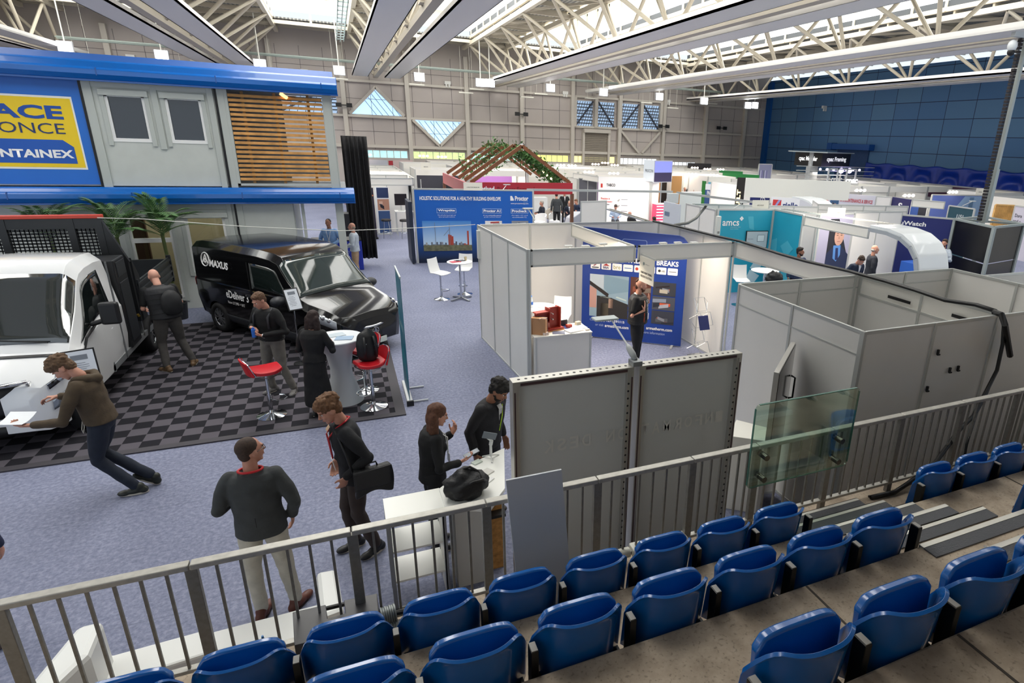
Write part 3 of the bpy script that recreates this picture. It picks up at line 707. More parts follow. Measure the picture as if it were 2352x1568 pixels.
# tax disc / sticker
# ---- white tipper truck (cab faces the stand)
def ST(w, zs, zm, zb, zr, wr):
    return [(w*.95, zs), (w, zm), (w, zb), (w-.02, zb+.04), (wr+.05, zr-.16*(1 if zr > 1.6 else .3)), (wr-.08, zr-.03), (0, zr)]
th = Hull([(-1.92, ST(1.02, .42, .8, 1.30, 2.24, .84)), (-1.5, ST(1.03, .40, .8, 1.30, 2.28, .86)), (-1.1, ST(1.03, .40, .8, 1.30, 2.27, .86)), (-.92, ST(1.03, .40, .8, 1.30, 2.22, .84)), (-.82, ST(1.03, .40, .8, 1.30, 2.14, .83)),
           (-.42, ST(1.02, .40, .8, 1.24, 1.78, .86)), (.02, ST(1.01, .38, .8, 1.12, 1.36, .88)), (.16, ST(1.0, .36, .8, 1.08, 1.22, .86)), (.45, ST(.96, .30, .75, 1.0, 1.12, .76)),
           (.63, ST(.88, .27, .68, .92, 1.04, .64)), (.74, ST(.76, .27, .6, .84, .96, .50)), (.80, ST(.62, .30, .5, .72, .84, .36))])
TM = mat('e6e7e8', .16, coat=.8, spec=.6)
trk = thing('truck', 'white electric tipper truck with black mesh headboard and open tipping body', 'truck', (-4.62, 10.45, 0), radians(-90))
th.body('cab', TM, trk, wheels=(.1,), wr=.36, wy=(.55, 1.4))
WS = mat('2b2f2e', .05, spec=1.0, coat=1.0)
for sd in (-1, 1):
    th.patch('windscreen', WS, trk, -.80, .06, 4.1, 6, sd, .008, 8, 10)
    th.patch('side_window', mat('151a1a', .05, spec=1.0, coat=.6), trk, -1.45, lambda v: -.08-.68*v, 3.1, 3.86, sd, .008)
    MB().bx(-1.62, -1.605, sd*1.03-.012, sd*1.03+.012, .45, 2.1).build('door_seam', mat('6b6e70', .5), trk)
    MB().bx(-1.6, -1.42, sd*1.045-.015, sd*1.045+.015, 1.24, 1.29).build('door_handle', BLACK, trk)
    m_ = MB(); m_.box((-.52, sd*1.27, 1.52), (.12, .24, .34)); m_.bar((-.52, sd*1.0, 1.36), (-.52, sd*1.2, 1.42), .09, .07); m_.build('wing_mirror', BLACK, trk, bevel=.04)
    MB().bx(-.60, -.585, sd*1.27-.1, sd*1.27+.1, 1.38, 1.66).build('mirror_glass', CHROME, trk)
    MB().tube([(-.05, sd*1.0, 1.05), (-.2, sd*1.03, 1.25), (-.6, sd*1.03, 1.32)], .02, 6).build('window_trim', BLACK, trk)
    h = th.patch('headlamp', mat('1c1e22', .15, coat=1), trk, lambda v: .14+.1*(1-v), .70, 1.86, 2.9, sd, .014, 8, 5)
    th.patch('headlamp_chrome', CHROME, h, .25, .70, 2.62, 2.8, sd, .022, 8, 2)
    MB().sph(th.pt(.42, 2.3, sd, .0), .06, 12, 8).sph(th.pt(.58, 2.2, sd, .0), .055, 12, 8).build('lamp_lens', mat('cfd6dc', .05, .6), h, smooth=True)
    th.patch('fog_lamp', mat('8e949a', .1, .5, coat=1), trk, .50, .70, .75, 1.2, sd, .014, 4, 4)
    wheel(trk, .1, sd*.9, .36, sd); wheel(trk, -3.35, sd*.86, .36, sd, w=.3)
th.patch('bonnet_vent', BLACK, trk, .22, .27, 4.9, 5.85, 1, .01, 6, 4); th.patch('bonnet_vent', BLACK, trk, .22, .27, 4.9, 5.85, -1, .01, 6, 4)
MB().grid(lambda u, v: Vector((.855-.17*(2*u-1)**2, (u-.5)*1.2, .52+.42*v)), 16, 4, .03).build('front_grille', mat('0e0f11', .4), trk, smooth=True)
MB().tube([(.73, -.62, .98), (.84, -.3, .97), (.87, 0, .965), (.84, .3, .97), (.73, .62, .98)], .028, 8).tube([(.70, .62, .97), (.71, .60, .75), (.78, .45, .5)], .03, 8).tube([(.70, -.62, .97), (.71, -.60, .75), (.78, -.45, .5)], .03, 8).build('grille_trim', CHROME, trk, smooth=True)
MB().grid(lambda u, v: Vector((.835-.16*(2*u-1)**2, (u-.5)*1.35, .27+.14*v)), 16, 2, .03).build('lower_intake', BLACK, trk, smooth=True)
MB().tube([(.09, .7, 1.31), (.03, .1, 1.38), (-.02, -.2, 1.43)], .011, 6).build('wiper', BLACK, trk)
TB = mat('1d1f22', .45); TB2 = mat('2c2f33', .4)
MB().bx(-2.55, -1.98, -1.0, 1.03, .5, 2.05).build('tool_box', TB, trk, bevel=.02)
MB().bx(-2.5, -2.05, 1.03, 1.04, 1.75, 2.0).bx(-2.5, -2.05, 1.03, 1.04, .6, 1.65).build('tool_box_door', TB2, trk, bevel=.005)
hb = MB(); hb.bx(-2.72, -2.64, -1.02, .8, 2.5, 2.68).bx(-2.72, -2.64, -1.05, 1.05, .8, 1.9)
for y in (-.97, -.5, .38, .76): hb.bx(-2.72, -2.63, y-.05, y+.05, .8, 2.68)
hb.prism([(.8, 2.66), (1.07, 1.9), (.8, 1.9)], 'x', -2.72, -2.64)
hb.build('headboard', TB, trk)
MB().bx(-2.74, -2.62, -1.04, .83, 2.67, 2.73).build('red_beacon_bar', mat('c23a24', .3), trk, bevel=.01)
hm = MB()
for k in range(31): hm.bx(-2.69, -2.675, -1.0+k*.0575, -.985+k*.0575, 1.9, 2.56)
for k in range(12): hm.bx(-2.69, -2.675, -1.0, .78, 1.92+k*.053, 1.932+k*.056)
hm.build('wire_mesh', TB, trk)
MB().prism([(-2.62, 2.75), (-2.3, 2.0), (-2.3, .6), (-2.62, .6)], 'y', 1.02, 1.06).build('side_plate', TB, trk) if False else MB().add([(-2.75, y, z) for y in (1.03, 1.07) for z in (.8, 1.95)]+[(-3.0, y, z) for y in (1.03, 1.07) for z in (.8, 1.6)], [(0, 1, 3, 2), (4, 5, 7, 6), (0, 4, 5, 1), (2, 3, 7, 6), (0, 2, 6, 4), (1, 5, 7, 3)]).build('side_plate', TB, trk)
MB().bx(-5.3, -2.75, -1.05, 1.05, .98, 1.06).build('tipper_floor', TB, trk)
def rib(y0, z0, z1, x0, x1):
    m_ = MB(); m_.bx(x0, x1, y0-.015, y0+.015, z0, z1)
    for k in range(4): zz = z0+.05+k*(z1-z0)/4; m_.bx(x0, x1, y0-.035, y0+.035, zz, zz+.04)
    m_.bx(x0, x0+.06, y0-.04, y0+.04, z0, z1+.04).bx(x1-.06, x1, y0-.04, y0+.04, z0, z1+.04); return m_
rib(-1.05, 1.06, 1.5, -5.3, -2.75).build('far_drop_side', TB2, trk); rib(1.05, 1.0, 1.5, -5.3, -2.78).build('near_drop_side', TB2, trk)
MB().bx(-5.36, -5.3, -1.07, 1.07, .95, 1.45).build('tailboard', TB2, trk)
MB().bx(-5.2, -2.0, -.4, -.28, .55, .78).bx(-5.2, -2.0, .28, .4, .55, .78).bx(-2.1, .5, -.85, .85, .25, .4).build('chassis_rail', BLACK, trk)
MB().bx(-3.75, -1.05, .96, 1.0, .42, .52).bx(-2.85, -2.8, .7, 1.0, .45, .8).bx(-1.1, -1.05, .85, 1.0, .4, .7).build('side_guard', mat('a9adaf', .4, .7), trk)
MB().tube([(-2.4, 1.08, 1.0), (-2.4, 1.1, .95)], .02, 6).build('latch', mat('caa34a', .3, .8), trk)
# ================================================================ SEATING STAND (in front of the camera)
def conc_mat(c0='8c7c6a', c1='b6a692'):
    m = bpy.data.materials.new('worn_concrete'); m.use_nodes = True; nt = m.node_tree; b = nt.nodes['Principled BSDF']; L = nt.links; b.inputs['Roughness'].default_value = .8
    tc = nt.nodes.new('ShaderNodeTexCoord')
    n1 = nt.nodes.new('ShaderNodeTexNoise'); n1.inputs['Scale'].default_value = 3.2; n1.inputs['Detail'].default_value = 8; n1.inputs['Roughness'].default_value = .65
    n2 = nt.nodes.new('ShaderNodeTexNoise'); n2.inputs['Scale'].default_value = 60; n2.inputs['Detail'].default_value = 2
    L.new(tc.outputs['Object'], n1.inputs['Vector']); L.new(tc.outputs['Object'], n2.inputs['Vector'])
    r = nt.nodes.new('ShaderNodeValToRGB'); r.color_ramp.elements[0].color = lin(c0)+(1,); r.color_ramp.elements[1].color = lin(c1)+(1,); r.color_ramp.elements[0].position = .35; r.color_ramp.elements[1].position = .62
    r2 = nt.nodes.new('ShaderNodeValToRGB'); r2.color_ramp.elements[0].color = (.55, .55, .55, 1); r2.color_ramp.elements[0].position = .30; r2.color_ramp.elements[1].position = .42
    mx = nt.nodes.new('ShaderNodeMixRGB'); mx.blend_type = 'MULTIPLY'; mx.inputs[0].default_value = .8
    L.new(n1.outputs['Fac'], r.inputs[0]); L.new(n2.outputs['Fac'], r2.inputs[0]); L.new(r.outputs[0], mx.inputs[1]); L.new(r2.outputs[0], mx.inputs[2]); L.new(mx.outputs[0], b.inputs['Base Color'])
    return m
CONC = conc_mat(); JOINT = mat('463f38', .9)
# row levels: tread z, front-nosing Y of that tread
ZR = [1.15, 1.59, 2.03, 2.47, 2.91]; YE = [3.52, 2.725, 1.93, 1.11, .30]
XS0, XS1 = -3.2, 12.5
AX0, AX1 = 2.94, 3.98            # aisle
for i, (z, y) in enumerate(zip(ZR, YE)):
    yb = YE[i+1]-.02 if i < 4 else -.9
    struct(MB().bx(XS0, XS1, yb, y, (z-.62 if i else 0.02), z).build('floor', CONC, bevel=.012))
struct(MB().bx(-2.6, 12, -1.25, -1.0, 0, 10.2).build('rear_light_blocker', mat('8a8682', .8)))  # unseen slab behind the camera, added to block sky light and shade the seats
mb = MB()
for i, x in ((1, .95), (1, 5.1), (2, 2.08), (2, 6.4), (3, 2.05), (3, 5.2), (1, 3.0+.0)):
    mb.bx(x-.006, x+.006, YE[i+1], YE[i]-.01, ZR[i], ZR[i]+.003)
struct(mb.build('trim_6', JOINT))
# aisle half-steps with grey tread strips and aluminium nosings
def step(i, k, lab):
    z = ZR[i]+.1467*k; yf = YE[i+1]+.265*(3-k) if k else YE[i]
    x0, x1 = AX0+.02, AX1-.02
    t = thing('aisle_step', lab, 'step', ((x0+x1)/2, yf, z), 0, 'steps of the aisle through the stand')
    if k: MB().bx(x0, x1, YE[i+1], yf-.001, ZR[i]+.001+.1467*(k-1), z).build('concrete_block', CONC, t, world=True, bevel=.006)
    MB().bx(x0, x1, yf-.115, yf-.028, z, z+.008).build('grip_strip', mat('55565a', .8, bump=(120, .4)), t, world=True)
    MB().bx(x0, x1, yf-.028, yf+.006, z, z+.01).bx(x0, x1, yf, yf+.006, z-.03, z+.01).build('nosing', mat('d6d3ca', .35, .5), t, world=True)
    return t
rw_ = ['first', 'second', 'third']
for i in (0, 1, 2):
    for k in (1, 2, 3):
        if k < 3: step(i, k, '%s concrete aisle step beside the %s seat row' % (['lower', 'upper'][k-1], rw_[i]))
        else: step(i+1, 0, 'aisle step edge level with the floor behind the %s seat row' % rw_[i])
# seats ----------------------------------------------------------------------------------------------
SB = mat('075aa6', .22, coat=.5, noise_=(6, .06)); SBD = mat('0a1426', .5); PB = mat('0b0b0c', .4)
def seat():
    """tip-up stadium seat; origin on the tread below the seat centre, sitter faces +Y"""
    t = thing('stadium_seat', None, 'seat')
    def back(u, v):
        s = 2*u-1; w = .222
        top = .655 - (.13*((abs(s)-.62)/.38)**2.4 if abs(s) > .62 else 0)
        z = .27 + (top-.27)*v
        y = -.045 + .125*abs(s)**3 - .045*v*(1-s*s*.4) + .02
        if v > .93: y += (v-.93)*-.12
        return (w*s, y, z)
    b = MB().grid(back, 26, 14, -.016).build('backrest', SB, t, smooth=2, bevel=.004)
    MB().box((0, -.045, .30), (.32, .02, .06)).build('back_bracket', SBD, t)
    def pan(u, v):
        s = 2*u-1; cz = .29 + .362*v; w = .195*(1-.16*max(0, (v-.82)/.18)**2)
        if v > .9: cz -= .02*abs(s)**4
        return (w*s, .035 + .012*v - .02*(1-s*s)*sin(pi*v), cz)
    MB().grid(pan, 16, 12, .045).build('seat_pan', SB, t, smooth=2, bevel=.012)
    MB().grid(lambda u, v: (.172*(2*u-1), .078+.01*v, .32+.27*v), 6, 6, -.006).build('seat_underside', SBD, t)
    for s in (-1, 1): MB().bar((s*.2, .0, .30), (s*.2, .10, .30), .014, .05).cyl((s*.188, .08, .30), (s*.212, .08, .30), .026, n=10).build('hinge_arm', PB, t)
    MB().bx(-.24, .24, -.03, .02, .225, .27).build('rail', PB, t)
    return t
def post():
    t = thing('seat_post', None, 'seat support')
    MB().bx(-.017, .017, -.03, .03, 0, .545).build('upright', PB, t, bevel=.003); MB().bx(-.014, .014, -.026, .026, .541, .55).build('end_cap', mat('8f8d88', .5), t)
    MB().bx(-.05, .05, -.07, .07, 0, .012).build('foot_plate', PB, t); MB().bar((0, 0, .06), (0, .12, .01), .03, .03).build('brace', mat('b9b4a8', .5), t)
    return t
seat0 = seat(); post0 = post(); used = [False, False]
def put_seat(x, y, z, lab, g):
    if not used[0]: used[0] = True; seat0.location = (x, y, z); seat0['label'] = lab; seat0['group'] = g; return
    dup(seat0, (x, y, z), 0, lab, g)
def put_post(x, y, z, lab, g):
    if not used[1]: used[1] = True; post0.location = (x, y, z); post0['label'] = lab; post0['group'] = g; return
    dup(post0, (x, y, z), 0, lab, g)
PX_ = .48; YP = [2.78, 1.988, 1.156]
rowsL = [(0, 2.915, 9), (1, 2.975, 9), (2, 3.02, 4)]
nth = ['at the aisle end', 'second from the aisle', 'third from the aisle', 'fourth from the aisle', 'fifth from the aisle', 'sixth from the aisle', 'seventh from the aisle', 'eighth from the aisle', 'ninth from the aisle']
rn = ['front', 'second', 'third']
for r, xe, n in rowsL:
    for k in range(n):
        put_seat(xe-PX_*(k+.5), YP[r]+.02, ZR[r], 'folded blue stadium seat in the %s row left of the aisle, %s' % (rn[r], nth[k]), '%s row seats left of the aisle' % rn[r])
    for k in range(n+1):
        put_post(xe-PX_*k, YP[r], ZR[r], 'square black seat post in the %s row left of the aisle, %s' % (rn[r], (nth+['tenth from the aisle'])[k]), '%s row seat posts left of the aisle' % rn[r])
for r, xe, n in ((0, 4.10, 7), (1, 4.14, 4)):
    for k in range(n):
        put_seat(xe+PX_*(k+.5), YP[r]+.02, ZR[r], 'folded blue stadium seat in the %s row right of the aisle, %s' % (rn[r], nth[k]), '%s row seats right of the aisle' % rn[r])
        put_post(xe+PX_*k, YP[r], ZR[r], 'square black seat post in the %s row right of the aisle, %s' % (rn[r], nth[k]), '%s row seat posts right of the aisle' % rn[r])
# railing ---------------------------------------------------------------------------------------------
GAL = mat('8c8983', .45, .45, noise_=(30, .12)); GAL2 = mat('b3b0a8', .45, .3, noise_=(25, .12))
YRL, ZTR = 3.42, 1.97
posts = [-1.77, -.965, -.145, .675, 1.48, 2.28, 2.9, 3.71, 4.55, 5.4, 6.25, 7.1, 7.95, 8.8]
for i in range(len(posts)-1):
    a, b = posts[i], posts[i+1]
    nm = ['leftmost railing section by the white bench', 'railing section in front of the grey-jacketed man', 'railing section behind the dark cable box', 'railing section in front of the shelf unit', 'railing section left half of the display wall', 'railing section right half of the display wall', 'short railing section below the left end of the glass', 'railing section under the glass sheet', 'first railing section right of the glass', 'second railing section right of the glass', 'third railing section right of the glass', 'fourth railing section right of the glass', 'railing section at the far right edge'][i]
    t = thing('railing', 'grey steel ' + nm, 'railing', (a, YRL, 1.15), 0, 'railing along the front of the stand')
    MB().bx(a, b-.006, YRL-.03, YRL+.03, ZTR-.035, ZTR).build('top_rail', GAL2, t, world=True, bevel=.006)
    MB().bx(a, b-.006, YRL-.022, YRL+.022, 1.235, 1.26).build('bottom_rail', GAL2, t, world=True, bevel=.003)
    MB().bx(a-.03, a+.03, YRL-.02, YRL+.02, .82, ZTR-.035).build('post', GAL, t, world=True, bevel=.003)
    n = 7 if i < 7 else 8
    for k in range(1, n):
        x = a+(b-a)*k/n; MB().bx(x-.0075, x+.0075, YRL-.0075, YRL+.0075, 1.26, ZTR-.035).build('baluster', GAL, t, world=True)
# glass panel bolted to the railing
gp = thing('glass_screen', 'clear green-edged glass panel bolted to the stand railing', 'glass panel', (3.3, YRL-.07, 1.65))
Bg = Board((2.77, YRL-.085, 1.63), (1, 0, 0), parent=gp)
Bg.rect(0, 0, 1.07, .74, glass('e0efe7', .02, .10), d=0, t=.014, name='pane', r=.03)
m_ = MB(); gm = mat('4e7a6c', .2)
m_.bx(2.764, 2.769, YRL-.087, YRL-.07, 1.66, 2.34).bx(2.8, 3.81, YRL-.087, YRL-.07, 2.368, 2.374).bx(2.8, 3.81, YRL-.087, YRL-.07, 1.625, 1.63).bx(3.84, 3.846, YRL-.087, YRL-.07, 1.66, 2.34).build('polished_edge', gm, gp, world=True)
for x in (2.91, 3.71):
    for z in (1.90, 1.70): MB().cyl((x, YRL-.12, z), (x, YRL-.02, z), .026, n=16).build('clamp_bolt', mat('6a655d', .25, .8), gp, world=True, smooth=2)
# white board leaning on the railing
lb = thing('leaning_board', 'plain pale grey board leaning on the stand railing', 'board', (1.0, 3.33, 1.15))
MB().add([(.84, 3.22, 1.155), (1.22, 3.22, 1.155), (1.185, 3.375, 2.13), (.80, 3.375, 2.13), (.84, 3.205, 1.155), (1.22, 3.205, 1.155), (1.185, 3.36, 2.13), (.80, 3.36, 2.13)],
         [(0, 1, 2, 3), (7, 6, 5, 4), (0, 4, 5, 1), (1, 5, 6, 2), (2, 6, 7, 3), (3, 7, 4, 0)]).build('panel', mat('c3c6cb', .5), lb, world=True)
# grey cover box + pipe fittings + white lamp batten on the ledge
cb = thing('cable_box', 'dark grey metal box with a notch on the front ledge of the stand', 'box', (-.15, 3.2, 1.15))
p = [PZ(672, 1405, 1.42), PZ(748, 1388, 1.42), PZ(752, 1420, 1.42), PZ(793, 1408, 1.42), PZ(790, 1378, 1.42), PZ(866, 1362, 1.42), PZ(872, 1432, 1.42), PZ(676, 1482, 1.42)]
vs = [(v.x, v.y, 1.42) for v in p]+[(v.x, v.y, 1.16) for v in p]; n = 8
MB().add(vs, [tuple(range(8)), tuple(range(8, 16))[::-1]]+[(i, (i+1) % 8, 8+(i+1) % 8, 8+i) for i in range(8)]).build('casing', mat('4b4a4c', .5), cb, world=True, bevel=.004)
MB().bx(.16, .42, 3.08, 3.3, 1.16, 1.3).build('side_panel', mat('77797a', .5), cb, world=True)
pf = thing('pipe_fitting', 'grey ribbed pipe fitting with black hose beside the cable box', 'pipe', (.3, 3.2, 1.15))
a = PZ(875, 1418, 1.35); b2 = PZ(905, 1408, 1.35)
m_ = MB()
for k in range(7): q = Vector(a).lerp(Vector(b2), k/6); m_.cyl(q, q+(Vector(b2)-Vector(a))*.13, .06-.004*(k % 2), n=20)
m_.build('coupling', mat('8e9493', .5, .3), pf, world=True, smooth=2)
a2 = PZ(885, 1448, 1.28); b3 = PZ(935, 1436, 1.28)
m_ = MB()
for k in range(8): q = Vector(a2).lerp(Vector(b3), k/8); m_.cyl(q, q+(Vector(b3)-Vector(a2))*.11, .052-.004*(k % 2), n=20)
m_.build('coupling', mat('7f8482', .5, .3), pf, world=True, smooth=2)
MB().tube([PZ(905, 1408, 1.35), PZ(935, 1402, 1.36), PZ(960, 1408, 1.3), PZ(985, 1425, 1.22)], .017, 8).build('hose', BLACK, pf, world=True)
MB().cyl(PZ(745, 1398, 1.33), PZ(795, 1386, 1.33), .014, n=10).build('pipe', BLACK, pf, world=True)
bl = thing('lamp_batten', 'long white plastic light batten lying behind the front seats', 'light batten', (2.0, 3.1, 1.16))
A_, B_ = PZ(1450, 1258, 1.28), PZ(1575, 1228, 1.28)
MB().bar(A_+Vector((0, 0, -.03)), B_+Vector((0, 0, -.03)), .11, .08).build('diffuser', mat('d9d8cc', .4), bl, world=True, bevel=.012)
MB().cyl(A_+Vector((-.02, .0, -.03)), A_+Vector((-.11, 0, -.03)), .04, n=16).cyl(A_+Vector((-.11, 0, -.03)), A_+Vector((-.17, 0, -.04)), .028, n=16).build('end_cap', mat('c9c7ba', .4), bl, world=True, smooth=2)
MB().cyl(A_+Vector((-.17, 0, -.04)), A_+Vector((-.21, 0, -.04)), .036, n=16).build('plug', mat('b02222', .4), bl, world=True, smooth=2)
# bottle on the ledge
pb = PZ(612, 1508, 1.16); bo = thing('spray_bottle', 'small bottle with blue cap standing on the front ledge', 'bottle', pb)
MB().lathe([(0, 0), (.028, 0), (.03, .01), (.03, .07), (.012, .095), (.012, .1)], n=18).build('bottle', mat('5c7a7a', .3), bo, smooth=2); MB().lathe([(.016, .1), (.016, .125), (.008, .14), (.006, .165)], n=14).build('cap', mat('2f7fc4', .35), bo, smooth=2)
# litter on the aisle
lt = tag(MB().add([(0, 0, 0), (.05, .01, .002), (.055, .04, .006), (.01, .035, .001), (.03, .05, .012)], [(0, 1, 2, 3), (3, 2, 4)]).build('paper_scrap', mat('e9e6df', .7)), 'crumpled white scrap of paper on the aisle step', 'litter'); lt.location = PZ(2270, 1273, 2.253); lt.location.z = 2.256
# black cables: over the fascia and down the stand
cm = mat('121214', .5)
tag(MB().tube([PZ(2283, 716, 2.54), PZ(2300, 722, 2.54), PZ(2308, 745, 2.45), (7.15, 4.12, 2.0)], .035, 8).build('cable_stub', cm), 'thick black cable bundle bending over the corner of the white booth', 'cable')
path = [PY(2306, 740, 4.15), PY(2303, 790, 4.1), PY(2290, 850, 4.05), PY(2262, 905, 3.95), PY(2236, 955, 3.75), PY(2205, 985, 3.5), PY(2150, 1060, 3.35), PZ(2120, 1085, 1.5), PZ(2085, 1110, 1.22), PZ(2055, 1130, 1.18), PZ(2000, 1142, 1.17)]
tag(MB().tube(path, .022, 8).build('cable', cm, smooth=True), 'black power cable sloping down over the railing into the stand', 'cable')
path = [PY(2306, 745, 4.2), PY(2300, 800, 4.15), PY(2285, 860, 4.1), PY(2262, 915, 4.0), PY(2245, 945, 3.8), PY(2232, 985, 3.48), PY(2220, 1020, 3.36), PY(2213, 1068, 3.36), PZ(2212, 1075, 1.2)]
tag(MB().tube(path, .012, 8).build('cable', cm, smooth=True), 'thin black cable hanging straight down over the railing', 'cable')
path = [PZ(1995, 1140, 1.18), PZ(2040, 1135, 1.18), PZ(2080, 1115, 1.18), PZ(2160, 1085, 1.18), PZ(2230, 1068, 1.18)]
tag(MB().tube(path, .012, 6).build('cable', cm), 'black cable lying along the foot of the railing', 'cable')
# ================================================================ EXHIBITION BOOTHS NEAR THE STAND
SHW = mat('e4e2dd', .5, noise_=(1.5, .02)); ALU = mat('c6c8c4', .35, .35); SHL = mat('ece9e0', .5)
def wall_run(label, p, q, z0=0., z1=2.5, n=None, name='partition_wall', group=None, m=SHW, rail=.0):
    """shell-scheme wall: white infill panels between slim aluminium posts"""
    p, q = Vector((p[0], p[1], 0)), Vector((q[0], q[1], 0)); L = (q-p).length; n = n or max(1, round(L/1.03)); rz = math.atan2(q.y-p.y, q.x-p.x)
    t = thing(name, label, 'partition', (p.x, p.y, z0), rz, group); h = z1-z0
    for k in range(n):
        a, b = L*k/n+.02, L*(k+1)/n-.02
        MB().bx(a, b, -.006, .006, .035, h-.035).build('infill_panel', m, t)
    f = MB()
    for k in range(n+1): f.bx(L*k/n-.02, L*k/n+.02, -.02, .02, 0, h)
    for z in (0, h-.04): 
        for k in range(n): f.bx(L*k/n+.02, L*(k+1)/n-.02, -.014, .014, z, z+.04)
    if rail: f.bx(.02, L-.02, -.015, .015, h-rail, h-rail+.02)
    f.build('frame', ALU, t, bevel=.003)
    return t
def fascia(label, p, q, z0=2.2, z1=2.5, m=SHL, group=None):
    p, q = Vector((p[0], p[1], 0)), Vector((q[0], q[1], 0)); L = (q-p).length; rz = math.atan2(q.y-p.y, q.x-p.x)
    t = thing('fascia_beam', label, 'fascia', (p.x, p.y, z0), rz, group); h = z1-z0
    MB().bx(.02, L-.02, -.008, .008, .03, h-.03).build('board', m, t)
    MB().bx(0, L, -.02, .02, h-.035, h).bx(0, L, -.02, .02, 0, .035).bx(0, .035, -.02, .02, 0, h).bx(L-.035, L, -.02, .02, 0, h).build('frame', ALU, t, bevel=.003)
    return t
def upright(label, x, y, h=2.5, group='booth corner posts'):
    o = tag(MB().lathe([(.022, 0), (.022, h)], n=8).build('corner_post', ALU), label, 'post', group); o.location = (x, y, 0); return o
# --- booth with the thermal-break display
wall_run('grey outer side wall of the thermal break booth, three panels by the aisle', (2.55, 12.6), (2.74, 9.58), n=3)
wall_run('back wall of the thermal break booth, four white panels', (2.62, 12.64), (6.86, 12.64), n=4)
wall_run('right side wall of the thermal break booth behind the brochure rack', (6.8, 12.5), (6.86, 9.62), n=3)
fascia('white fascia beam over the counter at the front of the thermal break booth', (2.79, 9.56), (4.75, 9.56)); fascia('white fascia beam right of the hanging name sign', (4.80, 9.56), (6.86, 9.56))
upright('slim corner post at the front left of the thermal break booth', 2.77, 9.56); 
fascia('white beam crossing overhead inside the thermal break booth', (4.62, 12.55), (4.76, 9.62), 2.2, 2.49)
upright('slim corner post at the front right of the thermal break booth', 6.9, 9.56)
# blue curved display
dA, dB = Vector((4.69, 12.03, 0)), Vector((6.49, 10.62, 0)); du = (dB-dA).normalized(); DW = (dB-dA).length
ds = thing('display_wall', 'blue fabric display wall reading structural thermal breaks', 'display', dA, 0)
def dtop(a): return 2.49 - .02*a if a < 2.05 else 2.45-(1-sqrt(max(0, 1-((a-2.05)/.25)**2)))*.22
BD = Board(dA, du, parent=ds); pts = [(0, .03), (DW, .03)]+[(DW*(1-k/24.), dtop(DW*(1-k/24.))) for k in range(25)]
NAVY = mat('173a8c', .45, noise_=(1.5, .06)); BD.poly(pts, NAVY, d=0, name='fabric', t=.05)
fm = MB(); nrm = BD.n
for a in (.25, 2.1): fm.bar(BD.pt(a, .02, -.25), BD.pt(a, .02, .2), .05, .03)
fm.build('foot', ALU, ds, world=True)
BD.text('STRUCTURAL', .30, 1.76, .93, 1.87, mat('3c5fae', .5), .006, ital=.15); BD.text('THERMAL BREAKS', 1.0, 1.79, 2.12, 1.90, LTXT, .006, bold=.03)
cols = ['f1f1ee', 'f1f1ee', 'f4f4e8', 'f1f1f4', 'f4efee', 'f1f1ee', 'f1f1ee', 'ececf0']
for k in range(8):
    a0 = .19+k*.244; cd_ = BD.rect(a0, 1.60-.0*k, a0+.215, 1.75, mat('efefee', .5), .006, name='logo_card', r=.02, t=.002)
    sub = [('BBA', 'a02028', 1), ('bre', '9a8f2e', 2), ('HBS', '333333', 6)]
    if k == 1: BD.text('BBA', a0+.04, 1.62, a0+.17, 1.67, mat('28306a', .5), .009, bold=.03, parent=cd_); BD.poly([(a0+.03, 1.685), (a0+.185, 1.685), (a0+.108, 1.735)], mat('b02a2a', .5), .009, 'roof_mark', cd_, t=.001)
    elif k == 2: BD.text('bre', a0+.03, 1.63, a0+.185, 1.72, mat('a59a3c', .5), .009, parent=cd_)
    elif k == 6: BD.text('HBS', a0+.11, 1.65, a0+.19, 1.69, mat('333333', .5), .009, parent=cd_); BD.poly([(a0+.065+.03*cos(j), 1.675+.03*sin(j)) for j in [i*pi/6 for i in range(12)]], mat('333333', .5), .009, 'ring_mark', cd_, t=.001)
    elif k == 4: BD.poly([(a0+.06+.035*cos(j), 1.675+.035*sin(j)) for j in [i*pi/6 for i in range(12)]], mat('c84232', .5), .009, 'round_mark', cd_, t=.001)
    elif k == 0: BD.poly([(a0+.05, 1.665), (a0+.09, 1.665), (a0+.17, 1.735), (a0+.15, 1.735)], mat('8a2c3c', .5), .009, 'tick_mark', cd_, t=.001); BD.rect(a0+.03, 1.62, a0+.185, 1.645, mat('44444a', .5), .009, 'mark_bar', cd_, t=.001)
    else: BD.rect(a0+.03, 1.665, a0+.185, 1.68, mat('3a6fb0' if k != 7 else '70707a', .5), .009, 'mark_bar', cd_, t=.001)
def pic(bd_, par, a0, b0, a1, b1, cols, seed, d=.006, name='photo_print'):
    """abstract printed picture: base + angled slabs of colour"""
    rs = random.Random(seed); base = bd_.rect(a0, b0, a1, b1, mat(cols[0], .4), d, name=name, parent=par, t=.002)
    for k, c in enumerate(cols[1:]):
        w, h = a1-a0, b1-b0; x = a0+rs.random()*w*.5; y = b0+rs.random()*h*.55; ww = w*(.25+.35*rs.random()); hh = h*(.1+.25*rs.random()); sk = (rs.random()-.5)*h*.5
        P4 = [(x, y), (x+ww, y+sk), (x+ww, y+sk+hh), (x, y+hh)]; P4 = [(min(max(a, a0), a1), min(max(b, b0), b1)) for a, b in P4]
        bd_.poly(P4, mat(c, .4), d+.002+.0006*k, 'picture_area', base, t=.001)
    return base
pb_ = BD.rect(.18, .52, 1.06, 1.48, mat('8fa6b4', .4), .006, name='photo_print', t=.002)
